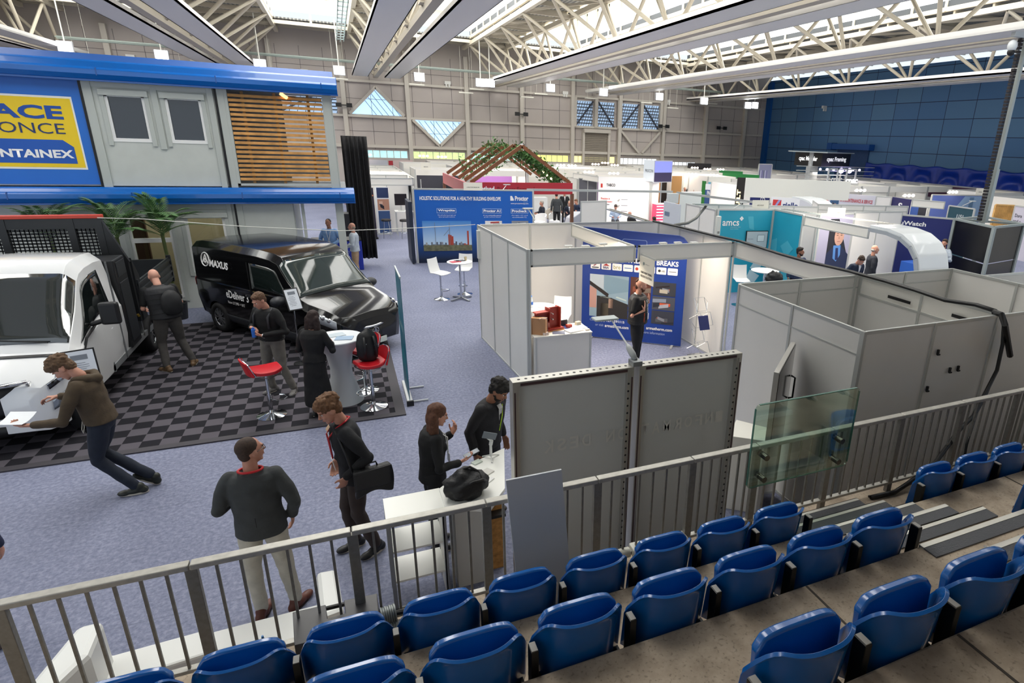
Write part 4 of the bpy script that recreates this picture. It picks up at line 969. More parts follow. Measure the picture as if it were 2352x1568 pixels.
for q_, c_ in (([(.18, 1.33), (.35, 1.22), (.5, 1.15), (.5, 1.48), (.18, 1.48)], 'b9c4cc'), ([(.5, 1.48), (1.06, 1.40), (1.06, 1.15), (.62, 1.05), (.5, 1.2)], '7d98a8'), ([(.18, 1.33), (.18, 1.24), (.6, .98), (.62, 1.06)], '2a2320'), ([(.18, 1.22), (.18, .72), (.34, .72), (.34, 1.14)], 'c09488'),
    ([(.35, .52), (.35, 1.0), (.6, 1.0), (1.06, .86), (1.06, .52)], '2c2927'), ([(.44, .52), (.44, .84), (.62, .84), (.62, .52)], '6c6353'), ([(.62, .74), (.62, .95), (.72, .95), (.72, .74)], 'd8b29c'), ([(.38, .98), (.66, .96), (.66, .985), (.38, 1.0)], 'cfdcd6'), ([(.78, .99), (1.02, .93), (1.02, .96), (.8, 1.02)], 'bccac4')):
    BD.poly(q_, mat(c_, .45), .009, 'picture_area', pb_, t=.001)
pic(BD, ds, 1.10, 1.02, 1.56, 1.49, ['5a3428', '8a4a34', '3c2a26', '77685c'], 3)
for k, cl in enumerate((['3a3c44', '9a4a2c', '8c9098', '2c2426', 'b8b0a0'], ['4c4e58', 'd0552c', 'a8aab4', '2b2e38', '8890a0'], ['3a3c46', 'c85a34', '56585e', '888a94', '2a2c34'])): pic(BD, ds, 1.60, 1.13-.32*k, 2.1, 1.43-.32*k, cl, 10+k)
BD.text('Call', .20, .41, .30, .465, mat('aab8dc', .5), .006); BD.text('+44(0) 1274 591115', .33, .40, 1.0, .47, LTXT, .006, bold=.02)
BD.text('or visit', .33, .30, .52, .355, mat('aab8dc', .5), .006); BD.text('armatherm.com', .55, .29, 1.1, .36, LTXT, .006, bold=.02)
BD.text('armatherm.com', 1.5, .34, 2.08, .41, LTXT, .006, bold=.02); BD.text('for more information', 1.3, .24, 1.92, .30, mat('aab8dc', .5), .006)
BD.rect(.88, 2.10, 1.42, 2.30, mat('8aa0d0', .5), .004, 'logo_outline', r=.04, t=.002); BD.rect(.89, 2.11, 1.41, 2.29, NAVY, .007, 'logo_field', r=.035, t=.002)
# little arm spotlights clipped on the fascia seen over the beam
sp0 = None
for i, (px, py) in enumerate([(1306, 565), (1385, 560), (1523, 558), (1557, 557), (1594, 557), (1345, 565)]):
    p = PY(px, py, 9.78)
    if sp0 is None:
        sp0 = thing('booth_spotlight', None, 'spotlight', p, 0, 'spotlights on the thermal break booth fascia')
        MB().box((0, 0, 0), (.14, .09, .03)).build('lamp_head', mat('c8cac8', .4), sp0, bevel=.006); MB().bar((0, 0, 0), (0, -.2, 2.44-p.z), .015, .015).build('arm', ALU, sp0); s_ = sp0
    else: s_ = dup(sp0, p)
    s_['label'] = 'grey arm spotlight on the thermal break booth fascia, %s' % ['at the left over the counter', 'second over the counter', 'third, right of the hanging sign', 'fourth, right of the hanging sign', 'fifth, at the right end', 'small one between the first two'][i]
# hanging name sign
hs = thing('name_sign', 'cream hanging name sign reading armatherm thermal bridging solutions', 'sign', (4.79, 9.3, 1.9)); BH = Board((4.83, 9.53, 1.86), (.02, -.53, 0), parent=hs)
BH.rect(0, 0, .53, .46, mat('e6e2d2', .6), 0, name='board', t=.008); BH.text('ARMATHERM THERMAL', .06, .16, .47, .2, DTXT, .004, bold=.02); BH.text('BRIDGING SOLUTIONS', .06, .09, .47, .13, DTXT, .004, bold=.02)
BH.text('building and', .22, .33, .36, .35, DTXT, .004); BH.poly([(.16+.03*cos(j), .34+.03*sin(j)) for j in [i*pi/8 for i in range(16)]], mat('7c8a86', .5), .004, 'leaf_mark', t=.001)
MB().bar((4.86, 9.53, 2.34), (4.86, 8.97, 2.34), .012, .03).build('hanging_bar', ALU, hs, world=True)
# counter with samples
ct = thing('counter', 'white panel counter with steel samples at the thermal break booth', 'counter', (3.35, 9.75, 0))
MB().bx(2.83, 3.86, 9.42, 9.98, 0, .98).build('body', SHW, ct, world=True); MB().bx(2.8, 3.88, 9.4, 10.0, .98, 1.0).build('top', SHL, ct, world=True)
m_ = MB(); m_.bx(2.82, 2.85, 9.405, 9.425, 0, .98).bx(3.84, 3.87, 9.405, 9.425, 0, .98).bx(2.82, 3.87, 9.405, 9.42, 0, .03).build('frame', ALU, ct, world=True)
RED = mat('9c2f22', .5); 
sb = thing('steel_beam_sample', 'red painted steel beam connection sample on the booth counter', 'sample', (3.25, 9.75, 1.0), .25)
m_ = MB(); m_.bx(-.12, .12, -.012, .012, .05, .42).bx(-.12, -.1, -.08, .08, .05, .42).bx(.1, .12, -.08, .08, .05, .42).bx(-.16, .16, -.12, .12, .02, .05).build('column_stub', RED, sb)
m_ = MB(); m_.bx(-.38, -.12, -.01, .01, .17, .36).bx(-.38, -.12, -.07, .07, .35, .37).bx(-.38, -.12, -.07, .07, .16, .18).build('beam_stub', RED, sb)
m_ = MB()
for z in (.22, .32): m_.cyl((-.06, -.1, z), (-.06, -.02, z), .013, n=6); m_.cyl((.135, -.05, z), (.12, -.05, z), .014, n=6)
m_.build('bolt', mat('c8c8c4', .3, .8), sb); MB().bx(-.17, .17, -.13, .13, 0, .02).build('base_board', mat('c08a58', .6), sb)
ws = thing('wall_section_sample', 'brown block wall sample with wire ties at the counter corner', 'sample', (2.93, 9.55, 1.0), -.6)
MB().bx(-.13, .13, -.05, .05, 0, .3).build('block', mat('b98a62', .7), ws); MB().bx(-.13, .13, .052, .08, 0, .3).build('plate', mat('4a4642', .6), ws); MB().tube([(0, -.05, .28), (.08, -.12, .33), (.16, -.1, .33), (.16, -.04, .31)], .006, 6).build('wire_tie', CHROME, ws)
for i, (x, y, w, d, h, c, rz, lb, nm, cat) in enumerate([(3.58, 9.55, .3, .2, .025, 'e9e9ea', .3, 'stack of white leaflets at the front of the counter', 'leaflet_stack', 'leaflets'), (3.42, 9.82, .3, .21, .01, '2c3a78', -.2, 'navy brochure lying on the counter behind the leaflets', 'brochure', 'brochure'),
    (3.72, 9.72, .3, .21, .012, 'c9cede', .1, 'pale brochure with navy cover right of the counter', 'brochure', 'brochure'), (3.56, 9.76, .1, .07, .06, 'b24028', .2, 'small red sample block on the counter', 'sample_block', 'sample'), (3.5, 9.87, .14, .02, .12, '26262e', .2, 'small black framed card standing on the counter', 'card_stand', 'card'),
    (3.77, 9.85, .1, .07, .07, 'b9b096', .3, 'beige sample block at the back right of the counter', 'sample_block', 'sample'), (3.82, 9.5, .08, .05, .03, 'cfc6be', .1, 'small grey block at the right counter edge', 'sample_block', 'sample'), (3.02, 9.47, .1, .06, .05, 'd9c8c0', .1, 'small pink sample block at the front left counter edge', 'sample_block', 'sample'),
    (3.28, 9.52, .22, .16, .008, '6a7086', -.3, 'scattered small clips and leaflet on the counter front', 'clip_tray', 'clips')]):
    o = tag(MB().box((0, 0, h/2), (w, d, h)).build(nm, mat(c, .5)), lb, cat); o.location = (x, y, 1.0); o.rotation_euler = (0, 0, rz)
# round tables and high stools
CHR = mat('cdd0d4', .1, 1.)
def round_table(loc, r, h, label, m=mat('f0efec', .3), star=False):
    t = thing('round_table', label, 'table', loc); MB().lathe([(r-.02, h-.03), (r, h-.02), (r, h-.005), (r-.01, h)], n=36).build('table_top', m, t, smooth=2)
    MB().cyl((0, 0, .03), (0, 0, h-.03), .03, n=14).build('column', CHR, t, smooth=2)
    if star:
        m_ = MB()
        for k in range(4): a = k*pi/2+.5; m_.bar((0, 0, .06), (cos(a)*.34, sin(a)*.34, .02), .05, .025)
        m_.build('star_base', mat('8f9294', .3, .8), t)
    else: MB().lathe([(.001, 0), (.23, 0), (.23, .01), (.05, .03), (.03, .06)], n=28).build('base_plate', CHR, t, smooth=2)
    return t
def high_stool(loc, rz, label, m, group=None, h=.72, red=False):
    t = thing('bar_stool', label, 'stool', loc, rz, group)
    if red:
        def sh(u, v):
            a = -.22+.44*v; w = .21*(1-.35*abs(2*v-1)**3); x = (2*u-1)*w
            return (x, a, h+.035*abs(2*v-1)**2+.02*cos(x*6)-.02*(v > .5)*(v-.5))
        MB().grid(sh, 10, 12, -.055).build('seat', m, t, smooth=2, bevel=.012)
        MB().grid(lambda u, v: ((2*u-1)*(.20-.03*v), -.20-.07*v+.05*(2*u-1)**2-.02, h+.02+.26*v-.04*(2*u-1)**2*v), 12, 8, -.03).build('backrest', m, t, smooth=2, bevel=.01)
        MB().tube([(.19, -.16, h+.03), (.2, -.2, h+.12), (.185, -.24, h+.22), (.1, -.28, h+.27), (0, -.29, h+.28), (-.1, -.28, h+.27), (-.185, -.24, h+.22), (-.2, -.2, h+.12), (-.19, -.16, h+.03)], .008, 6).build('chrome_piping', CHR, t)
        MB().tube([(.2, -.12, h), (.215, .0, h-.03), (.18, .17, h), (0, .225, h+.02), (-.18, .17, h), (-.215, 0, h-.03), (-.2, -.12, h)], .008, 6).build('chrome_piping', CHR, t)
    else:
        def sh(u, v):
            w = .2*(1-.12*v)
            if v < .5: return ((2*u-1)*.2, .2-.36*(v/.5), h+.02+.03*(1-v/.5)**3*-1+.015*(2*u-1)**2)
            k = (v-.5)/.5; return ((2*u-1)*(.2-.015*k), -.16-.06*sin(k*1.4)-.03*k, h+.02+.36*k**1.15+.012*(2*u-1)**2)
        MB().grid(sh, 8, 18, -.014).build('seat_shell', m, t, smooth=2)
    MB().cyl((0, 0, .03), (0, 0, h*.5), .03, n=14).cyl((0, 0, h*.5), (0, 0, h-.03), .022, n=14).build('gas_column', CHR, t, smooth=2)
    MB().lathe([(.001, 0), (.21, 0), (.21, .01), (.12, .03), (.04, .06), (.03, .1)], n=30).build('base_plate', CHR, t, smooth=2)
    MB().tube([(.0, .03, h*.38), (.1, .08, h*.38), (.12, .17, h*.38), (.06, .23, h*.38), (-.06, .23, h*.38), (-.12, .17, h*.38), (-.1, .08, h*.38), (0, .03, h*.38)], .01, 6).build('footrest', CHR, t)
    return t
WST = mat('eeeeec', .35); RST = mat('c41a26', .38)
round_table((3.42, 11.1, 0), .36, 1.05, 'white round high table inside the thermal break booth')
high_stool((3.95, 11.35, 0), 2.6, 'white moulded high stool inside the thermal break booth', WST)
wb = thing('water_bottle', 'clear water bottle with blue label on the round table', 'bottle', (3.25, 11.1, 1.05)); MB().lathe([(.001, 0), (.033, 0), (.035, .02), (.035, .14), (.014, .2), (.014, .22)], n=16).build('bottle', mat('c8d6e0', .1, alpha=.6), wb, smooth=2); MB().lathe([(.0355, .06), (.0355, .12)], n=16).build('bottle_label', mat('2c5aa8', .5), wb); MB().lathe([(.016, .22), (.016, .24)], n=12).build('cap', mat('3a7ac8', .5), wb)
tag(MB().box((3.55, 11.05, 1.056), (.3, .21, .012), .5).build('leaflet', mat('bdbdbd', .4)), 'grey leaflet lying on the round table in the booth', 'leaflet')
# brochure rack zig-zag
def zigzag(x, y, h, n, label, w=.24, rz=0, m=CHR):
    t = thing('brochure_rack', label, 'rack', (x, y, 0), rz)
    for k in range(n):
        z = h*(n-k)/n; dx = .09*(1 if k % 2 else -1)
        fr = [(-w/2+dx, -.02, z), (w/2+dx, -.02, z), (w/2+dx+.03, -.12, z-h/n*.8), (-w/2+dx+.03, -.12, z-h/n*.8)]
        MB().tube(fr, .007, 6, True).tube([(-w/2+dx, -.02, z), (-w/2-dx, .1, z-h/n*.45), (-w/2+dx*0, -.02, z-h/n)], .005, 6).tube([(w/2+dx, -.02, z), (w/2-dx, .1, z-h/n*.45), (w/2, -.02, z-h/n)], .005, 6).build('wire_shelf', m, t)
    MB().bx(-.17, .17, -.15, .15, 0, .02).build('base', m, t)
    return t
zigzag(6.55, 10.0, 1.3, 4, 'chrome zigzag brochure rack at the right booth wall'); o = tag(MB().add([(6.42, 9.9, .92), (6.66, 9.9, .92), (6.69, 9.83, .64), (6.45, 9.83, .64), (6.42, 9.91, .93), (6.66, 9.91, .93), (6.69, 9.84, .65), (6.45, 9.84, .65)], [(0, 1, 2, 3), (7, 6, 5, 4), (0, 4, 5, 1), (1, 5, 6, 2), (2, 6, 7, 3), (3, 7, 4, 0)]).build('brochure', mat('24306e', .4)), 'navy brochure held in the zigzag rack', 'brochure')
# --- grey booth block by the stand (empty booths)
wall_run('front wall of the empty white booths above the railing, long plain panels', (4.8, 4.24), (12.2, 4.24), n=7)
wall_run('left end wall of the empty white booth beside the black totem', (4.79, 6.42), (4.80, 4.26), n=2, rail=.28)
wall_run('back wall of the empty white booths facing the camera', (4.82, 6.46), (9.0, 6.44), n=4, rail=.2)
wall_run('middle partition between the empty white booths under the cable', (7.0, 6.42), (7.02, 4.27), n=2)
wall_run('dividing wall slanting right inside the empty booths', (9.02, 6.44), (9.03, 4.27), n=2); wall_run('second back wall of the empty booths at the right edge', (9.1, 5.9), (12.2, 5.9), n=3)
fascia('long white fascia beam with black cable from the booth corner to the stand', (6.9, 9.5), (7.0, 6.5), 2.2, 2.5)
fascia('long white fascia beam under the cable at the empty booths', (7.0, 6.42), (7.02, 4.3), 2.2, 2.5)
for i, (x, y) in enumerate([(6.98, 5.75), (7.0, 4.75)]): tag(MB().bx(x-.03, x-.02, y-.28 if i == 0 else y-.12, y+.1, 2.30, 2.34).build('slot_opening', BLACK), 'dark slot in the white fascia, %s' % ['upper longer one', 'lower shorter one'][i], 'slot')
cab = [PZ(1500, 508, 2.53), PZ(1560, 521, 2.53), PZ(1640, 541, 2.53), PZ(1700, 554, 2.53), PZ(1790, 583, 2.53), PZ(1850, 600, 2.53), PZ(1950, 623, 2.53), PZ(2030, 645, 2.53), PZ(2103, 667, 2.53), PZ(2170, 690, 2.53), PZ(2240, 700, 2.53), PZ(2283, 714, 2.54)]
for j, off in enumerate((0, .035)): tag(MB().tube([v+Vector((off, 0, 0)) for v in cab], .021, 8).build('cable', cm, smooth=True), 'black cable running along the top of the long fascia, %s one' % ['near', 'far'][j], 'cable', 'cables along the long fascia')
hk0 = None
for i, (px, py) in enumerate([(2154, 808), (2200, 845), (2181, 849), (2129, 892)]):
    p = PY(px, py, 4.22); p.y = 4.215; o = tag(MB().bx(-.012, .012, -.01, .01, -.03, .03).bx(-.02, .02, -.02, .0, -.035, -.02).build('wall_hook', BLACK), 'small black hook on the white booth front, %s' % ['top one', 'right one of the middle pair', 'left one of the middle pair', 'lowest one'][i], 'hook', 'black hooks on the booth front'); o.location = p
# black totem screen + plinth
tt = thing('totem_screen', 'tall black display totem with pale edge behind the glass panel', 'screen totem', (4.2, 4.75, 0)); a_, b_ = PZ(1790, 856, 2.1), PZ(1828, 786, 2.1); a_.z = b_.z = 0; u_ = (b_-a_); L_ = u_.length; u_.normalize(); n_ = Vector((u_.y, -u_.x, 0))
def slab(mb, x0, x1, d0, d1, z0, z1): 
    vs = [a_+u_*x+n_*d+Vector((0, 0, z)) for x in (x0, x1) for d in (d0, d1) for z in (z0, z1)]; return mb.add(vs, [(0, 1, 3, 2), (4, 6, 7, 5), (0, 4, 5, 1), (2, 3, 7, 6), (0, 2, 6, 4), (1, 5, 7, 3)])
slab(MB(), 0, L_, -.055, 0, .0, 2.1).build('housing', mat('b9b6b0', .35, .3), tt, world=True, bevel=.004); slab(MB(), .01, L_-.01, 0, .006, .06, 2.08).build('screen', mat('1a1b1e', .15, coat=.5), tt, world=True)
h0 = a_+u_*(L_*.9)+n_*.01; MB().tube([h0+Vector((0, 0, 1.72)), h0+n_*.05+Vector((0, 0, 1.7)), h0+n_*.05+Vector((0, 0, 1.45)), h0+Vector((0, 0, 1.43))], .012, 6).build('handle', BLACK, tt, world=True)
pl = thing('plinth', 'white display plinth standing behind the railing next to the totem', 'plinth', (4.25, 5.1, 0))
c4 = [(3.9, 5.17), (4.27, 4.88), (4.56, 5.08), (4.26, 5.49)]; MB().prism(c4, 'z', 0, 1.0).build('body', mat('e3e1d8', .4), pl, world=True, bevel=.004)
# --- display wall of the information desk (two framed light boxes, seen from behind)
ld = thing('display_wall', 'grey back of the two-panel information desk light wall', 'light wall', (2.4, 4.8, 0))
FRM = mat('b9b7b0', .35, .6); GAP = mat('4a3436', .6); FAB = mat('cfd1cd', .6, noise_=(.8, .05))
for i, (x0, x1) in enumerate(((1.21, 2.40), (2.46, 3.66))):
    MB().bx(x0+.05, x1-.05, 4.80, 4.815, .05, 2.16).build('fabric_panel', FAB, ld, world=True)
    f = MB(); f.bx(x0, x0+.035, 4.74, 4.86, 0, 2.22).bx(x1-.035, x1, 4.74, 4.86, 0, 2.22).bx(x0+.035, x1-.035, 4.74, 4.86, 2.17, 2.22).bx(x0+.035, x1-.035, 4.76, 4.84, .0, .05)
    f.bx(x0+.035, x0+.06, 4.75, 4.80, .05, 2.17).bx(x1-.06, x1-.035, 4.75, 4.80, .05, 2.17)
    f.build('aluminium_frame', FRM, ld, world=True)
    MB().bx(x0+.012, x0+.024, 4.735, 4.742, .02, 2.12).bx(x1-.024, x1-.012, 4.735, 4.742, .02, 2.12).bx(x0+.07, x1-.07, 4.735, 4.742, 2.18, 2.205).build('gasket', GAP, ld, world=True)
    h = MB()
    for k in range(17): h.cyl((x0+.07+k*.066, 4.80, 2.2195), (x0+.07+k*.066, 4.80, 2.2215), .014, n=10)
    for k in range(26): h.cyl((x1-.048, 4.748, .1+k*.078), (x1-.048, 4.7495, .1+k*.078), .011, n=8)
    h.build('slot_hole', mat('2a2a2c', .7), ld, world=True)
BI = Board((1.21, 4.797, 0), (1, 0, 0), parent=ld)
GH = mat('dcdbd4', .6)
for k, ch in enumerate('INFORMATION DESK'):
    x = 2.27-k*.128
    if ch == ' ' or x < .1: continue
    if 1.12 < x < 1.3: continue
    BI.text(ch, x-.045, 1.43+.0*k, x+.045, 1.56, GH, .0035, bold=.02, mirror=True)
# arm light on top
al = thing('arm_light', 'grey arm spotlight clamped on top of the display wall', 'spotlight', (2.43, 4.8, 2.22))
p0 = Vector((2.44, 4.8, 2.27)); p1 = PY(1440, 790, 4.95); p2 = PY(1402, 730, 5.35)
MB().box((2.44, 4.8, 2.245), (.1, .12, .05)).build('clamp', mat('8c9092', .4, .4), al, world=True, bevel=.006)
MB().tube([p0, p0.lerp(p1, .35), p0.lerp(p1, .75), p1], [.022, .034, .03, .012], 12).build('driver_housing', mat('b4b8b8', .35), al, world=True, smooth=True); MB().tube([p1, p2], .009, 8).build('arm', mat('cfd2d0', .35), al, world=True)
MB().box(p2+Vector((-.06, 0, -.0)), (.26, .13, .022)).build('lamp_head', mat('b9c2c2', .3), al, world=True, bevel=.008)
# --- information desk
dk = thing('information_desk', 'white hexagonal desk top of the information stand with bag and tripod', 'desk', (1.05, 5.2, 0))
dp = [PZ(1008, 1122, 1.02), PZ(1022, 1163, 1.02), PZ(1125, 1168, 1.02), PZ(1160, 1120, 1.02), PZ(1158, 1028, 1.02), PZ(1085, 1062, 1.02)]
MB().prism([(v.x, v.y) for v in dp], 'z', .98, 1.02).build('desk_top', mat('ecece6', .35), dk, world=True, bevel=.004)
MB().bx(.68, 1.0, 4.96, 5.0, 0, .98).bx(.68, .7, 5.0, 5.4, 0, .98).build('front_panel', mat('cfd0cc', .5), dk, world=True); MB().bx(1.03, 1.17, 5.1, 5.12, 0, .98).build('back_board', mat('a9793f', .7, noise_=(20, .35)), dk, world=True)
MB().bx(1.02, 1.18, 5.0, 5.1, .68, .71).build('black_strip', BLACK, dk, world=True)
sh = thing('shelf_unit', 'open white shelf unit with grey frame at the end of the desk', 'shelf unit', (.3, 5.05, 0))
q0 = PZ(880, 1150, 1.0); q1 = PZ(1004, 1121, 1.0); q2 = PZ(1022, 1163, 1.0)
X0, X1, Y0_, Y1_ = q0.x, q1.x+.02, 4.86, 5.24
MB().bx(X0, X1, Y0_, Y1_, .98, 1.0).build('top_board', mat('ededE6'.lower(), .35), sh, world=True)
f = MB()
for x in (X0, X1-.035):
    for y in (Y0_, Y1_-.035): f.bx(x, x+.035, y, y+.035, 0, .98)
f.bx(X0, X1, Y0_, Y0_+.03, .94, .98).bx(X0, X1, Y0_, Y0_+.025, .0, .03); f.build('frame', mat('8d9092', .4, .4), sh, world=True)
for z in (.30, .63): MB().bx(X0+.01, X1-.01, Y0_+.02, Y1_, z, z+.02).build('shelf_board', mat('ededE6'.lower(), .35), sh, world=True)
MB().bx(X1-.03, X1-.02, Y0_, Y1_, 0, .98).build('side_panel', mat('e4e2da', .4), sh, world=True)
# black bag on the desk
bg = thing('duffel_bag', 'black soft bag with handles lying on the white desk', 'bag', PZ(1070, 1135, 1.02))
def blob(mb, c, r, s=0, n=24, m=16, amp=.12, fr=3):
    c = Vector(c); R = []
    for k in range(m+1):
        th_ = pi*min(max(k, .15), m-.15)/m; ring = []
        for i in range(n):
            ph = 2*pi*i/n; d = Vector((sin(th_)*cos(ph), sin(th_)*sin(ph), -cos(th_))); f_ = 1+amp*noise.noise(d*fr+Vector((s, s, s)))
            ring.append(c+Vector((d.x*r[0]*f_, d.y*r[1]*f_, max(d.z*r[2]*f_, -r[2]*.72))))
        R.append(ring)
    return mb.loft(R, True)
BAGM = mat('1b1b1d', .6, bump=(30, .4))
blob(MB(), (0, 0, .105), (.2, .15, .15), 3, 32, 20, .28, 2.6).build('bag_body', BAGM, bg, smooth=True)
MB().tube([(-.1, .03, .2), (-.04, .01, .27), (.05, .0, .29), (.12, -.02, .24), (.14, -.04, .17)], .012, 8).tube([(-.02, -.12, .16), (.05, -.15, .21), (.14, -.12, .2), (.19, -.05, .14)], .012, 8).build('handle', BAGM, bg, smooth=True)
# phone gimbal on a small tripod
gb = thing('phone_gimbal', 'white gimbal tripod with phone standing on the desk', 'gimbal', PZ(1128, 1052, 1.02))
m_ = MB()
for k in range(3): a = k*2*pi/3+.4; m_.bar((0, 0, .04), (cos(a)*.1, sin(a)*.1, .005), .014, .01)
m_.build('tripod_leg', mat('c9c9c6', .4), gb); MB().cyl((0, 0, .03), (0, 0, .16), .016, .014, n=12).cyl((0, 0, .16), (.01, 0, .21), .02, n=12).cyl((0.01, 0, .21), (-.03, 0, .25), .014, n=10).build('grip', mat('d5d5d2', .4), gb, smooth=2); MB().box((-.01, -.01, .275), (.15, .012, .075), M=Matrix.Rotation(.35, 3, 'Y')).build('phone', mat('70777e', .2), gb, bevel=.004)
for nm, px, py, w, d, c, rz, lb, cat in (('plastic_pouch', 1118, 1085, .12, .1, 'd4d2cc', .6, 'clear plastic pouch beside the black bag', 'pouch'), ('leaflet', 1115, 1105, .16, .1, 'e8e8e6', .7, 'white leaflet with dark edge on the desk right of the bag', 'leaflet'), ('card', 1095, 1062, .1, .07, 'c6cfc4', .5, 'small printed card near the tripod', 'card')):
    o = tag(MB().box((0, 0, .006), (w, d, .012)).build(nm, mat(c, .3)), lb, cat); o.location = PZ(px, py, 1.02); o.rotation_euler = (0, 0, rz)
# --- white benches below the railing
WB = mat('e8e9e6', .4)
bn1 = thing('bench', 'white upholstered curved bench with a raised back, lower left', 'bench', (-2.2, 5.0, 0))
def pp(l, z): return [PZ(x, y, z) for x, y in l]
t1 = pp([(180, 1436), (240, 1420), (262, 1500), (230, 1568), (90, 1568)], .42)
MB().prism([(v.x, v.y) for v in pp([(232, 1506), (262, 1502), (470, 1445), (475, 1500), (240, 1575)], .42)], 'z', 0, .42).build('seat', WB, bn1, world=True, bevel=.02)
a = pp([(178, 1436), (215, 1426), (100, 1570), (60, 1570)], .82); MB().prism([(v.x, v.y) for v in pp([(178, 1436), (238, 1422), (205, 1500), (100, 1600), (40, 1600)], .78)], 'z', 0, .78).build('backrest', WB, bn1, world=True, bevel=.04)
bn2 = thing('bench', 'long white bench beneath the railing, in front of the grey-jacketed man', 'bench', (-.9, 5.0, 0))
v1 = pp([(486, 1450), (735, 1385), (700, 1475), (486, 1535)], .42); MB().prism([(v.x, v.y) for v in v1], 'z', 0, .42).build('seat', WB, bn2, world=True, bevel=.02)
v2 = pp([(725, 1312), (773, 1303), (790, 1400), (735, 1420)], .6); MB().prism([(v.x, v.y) for v in v2], 'z', 0, .6).build('backrest', WB, bn2, world=True, bevel=.04)
# --- things on the mat: stools, covered table, teal banner, price boards
def covered_table(loc):
    t = thing('covered_table', 'high round table under a white stretch cover on the mat', 'table', loc)
    MB().lathe([(.30, 0), (.29, .05), (.17, .45), (.16, .6), (.2, .85), (.37, 1.08), (.385, 1.1), (.38, 1.115), (.001, 1.12)], n=48).build('stretch_cover', mat('d4d8dc', .55), t, smooth=2)
    return t
covered_table((-.28, 10.05, 0))
for i, (x, y, r) in enumerate(((-.30, 10.15, .3), (-.18, 9.95, -.2))): o = tag(MB().box((0, 0, .003), (.26, .19, .006)).build('leaflet', mat('b8c4cc' if i == 0 else '8fa9c4', .4)), ['printed leaflet with grey photo on the covered table, farther one', 'printed leaflet with blue photo on the covered table, nearer one'][i], 'leaflet', 'leaflets on the covered table'); o.location = (x, y, 1.12); o.rotation_euler = (0, 0, r)
high_stool((-1.32, 9.81, 0.012), -1.25, 'red padded bar stool standing alone on the mat', RST, 'red bar stools', red=True)
high_stool((.15, 9.62, .012), 1.9, 'red padded bar stool with a black backpack on it', RST, 'red bar stools', red=True)
high_stool((.06, 10.35, .012), 2.0, 'red padded bar stool behind the one with the backpack', RST, 'red bar stools', red=True)
bp_ = thing('backpack', 'black backpack standing on the nearest red bar stool', 'backpack', (.14, 9.66, .79), .3)
blob(MB(), (0, 0, .24), (.17, .12, .3), 5, 28, 20, .12, 2).build('bag_body', mat('17181a', .6, bump=(20, .3)), bp_, smooth=True)
for s in (-1, 1): MB().tube([(s*.07, -.1, .44), (s*.085, -.15, .3), (s*.09, -.13, .1)], .02, 8).build('shoulder_strap', BLACK, bp_, smooth=True)
MB().box((-.07, -.125, .33), (.05, .01, .012), .3).box((.09, -.135, .3), (.05, .01, .012), .3).build('grey_tab', mat('a0a4a8', .4), bp_)
tb = thing('roller_banner', 'narrow teal roller banner seen edge-on beside the mat', 'banner', (.72, 10.3, 0)); q_ = PZ(893, 790, 0)
bA, bB = Vector((.70, 9.62, 0)), Vector((.66, 11.55, 0)); BT = Board((.70, 9.66, .09), (-.02, .9, 0), parent=tb)
ba = Vector((.71, 9.62, 0)); uu = Vector((-.035, .82, 0)); 
MB().bx(.655, .745, 9.5, 10.45, .0, .08).build('base_cassette', mat('d2d4d4', .35, .4), tb, world=True, bevel=.01); MB().bx(.645, .755, 9.46, 9.5, 0, .09).build('end_cap', BLACK, tb, world=True)
MB().bx(.698, .704, 9.53, 10.42, .08, 2.15).build('printed_sheet', mat('12708c', .4, noise_=(1.2, .15)), tb, world=True); MB().bx(.69, .712, 9.52, 10.43, 2.13, 2.16).build('top_bar', mat('cfd4d6', .35, .4), tb, world=True); MB().cyl((.735, 9.98, .08), (.73, 9.98, 2.12), .009, n=8).build('support_pole', CHR, tb, world=True)
for y in (9.6, 10.2): MB().bx(.75, 1.0, y-.012, y+.012, .01, .03).build('foot', mat('c9cccc', .3, .5), tb, world=True)
Bt2 = Board((.697, 10.40, .1), (0, -1, 0), parent=tb); Bt2.text('Drive electric', .1, 1.1, .8, 1.25, mat('b8d6dc', .5), .003); Bt2.poly([(.05, .2), (.5, .5), (.85, .25), (.85, .5), (.45, .8), (.05, .5)], mat('1e8aa0', .5), .002, 'wave_shape', t=.001)
def price_board(loc, rz, w, h, zb, tilt, label, post=True, frame=BLACK):
    t = thing('price_board', label, 'info board', loc, rz)
    M = Matrix.Rotation(tilt, 3, 'X'); c = Vector((0, 0, zb+h/2))
    MB().box(c, (w, .02, h), M=M).build('frame', frame, t, bevel=.003); MB().box(c+M @ Vector((0, -.012, 0)), (w-.04, .004, h-.04), M=M).build('sheet', mat('dde2ea', .4), t)
    m_ = MB()
    for k in range(7): m_.box(c+M @ Vector((-.02, -.0155, h*.12-k*.028)), ((w-.12)*(.9 if k % 3 else .6), .001, .006), M=M)
    m_.box(c+M @ Vector((0, -.0155, h*.28)), (w*.5, .001, h*.14), M=M); m_.build('print', mat('7c828c', .5), t)
    if post: MB().cyl((0, .03, 0), (0, .02, zb+h*.3), .014, n=10).build('post', CHR, t); MB().lathe([(.001, 0), (.14, 0), (.14, .012), (.02, .03)], n=24).build('base', BLACK, t, smooth=2)
    return t
price_board((-3.55, 10.12, .012), .35, .36, .5, .72, -.25, 'black framed price board beside the white truck cab')
price_board((-1.0, 12.1, .012), .45, .26, .42, 1.05, -.45, 'price board on a post between the two men and the black van')
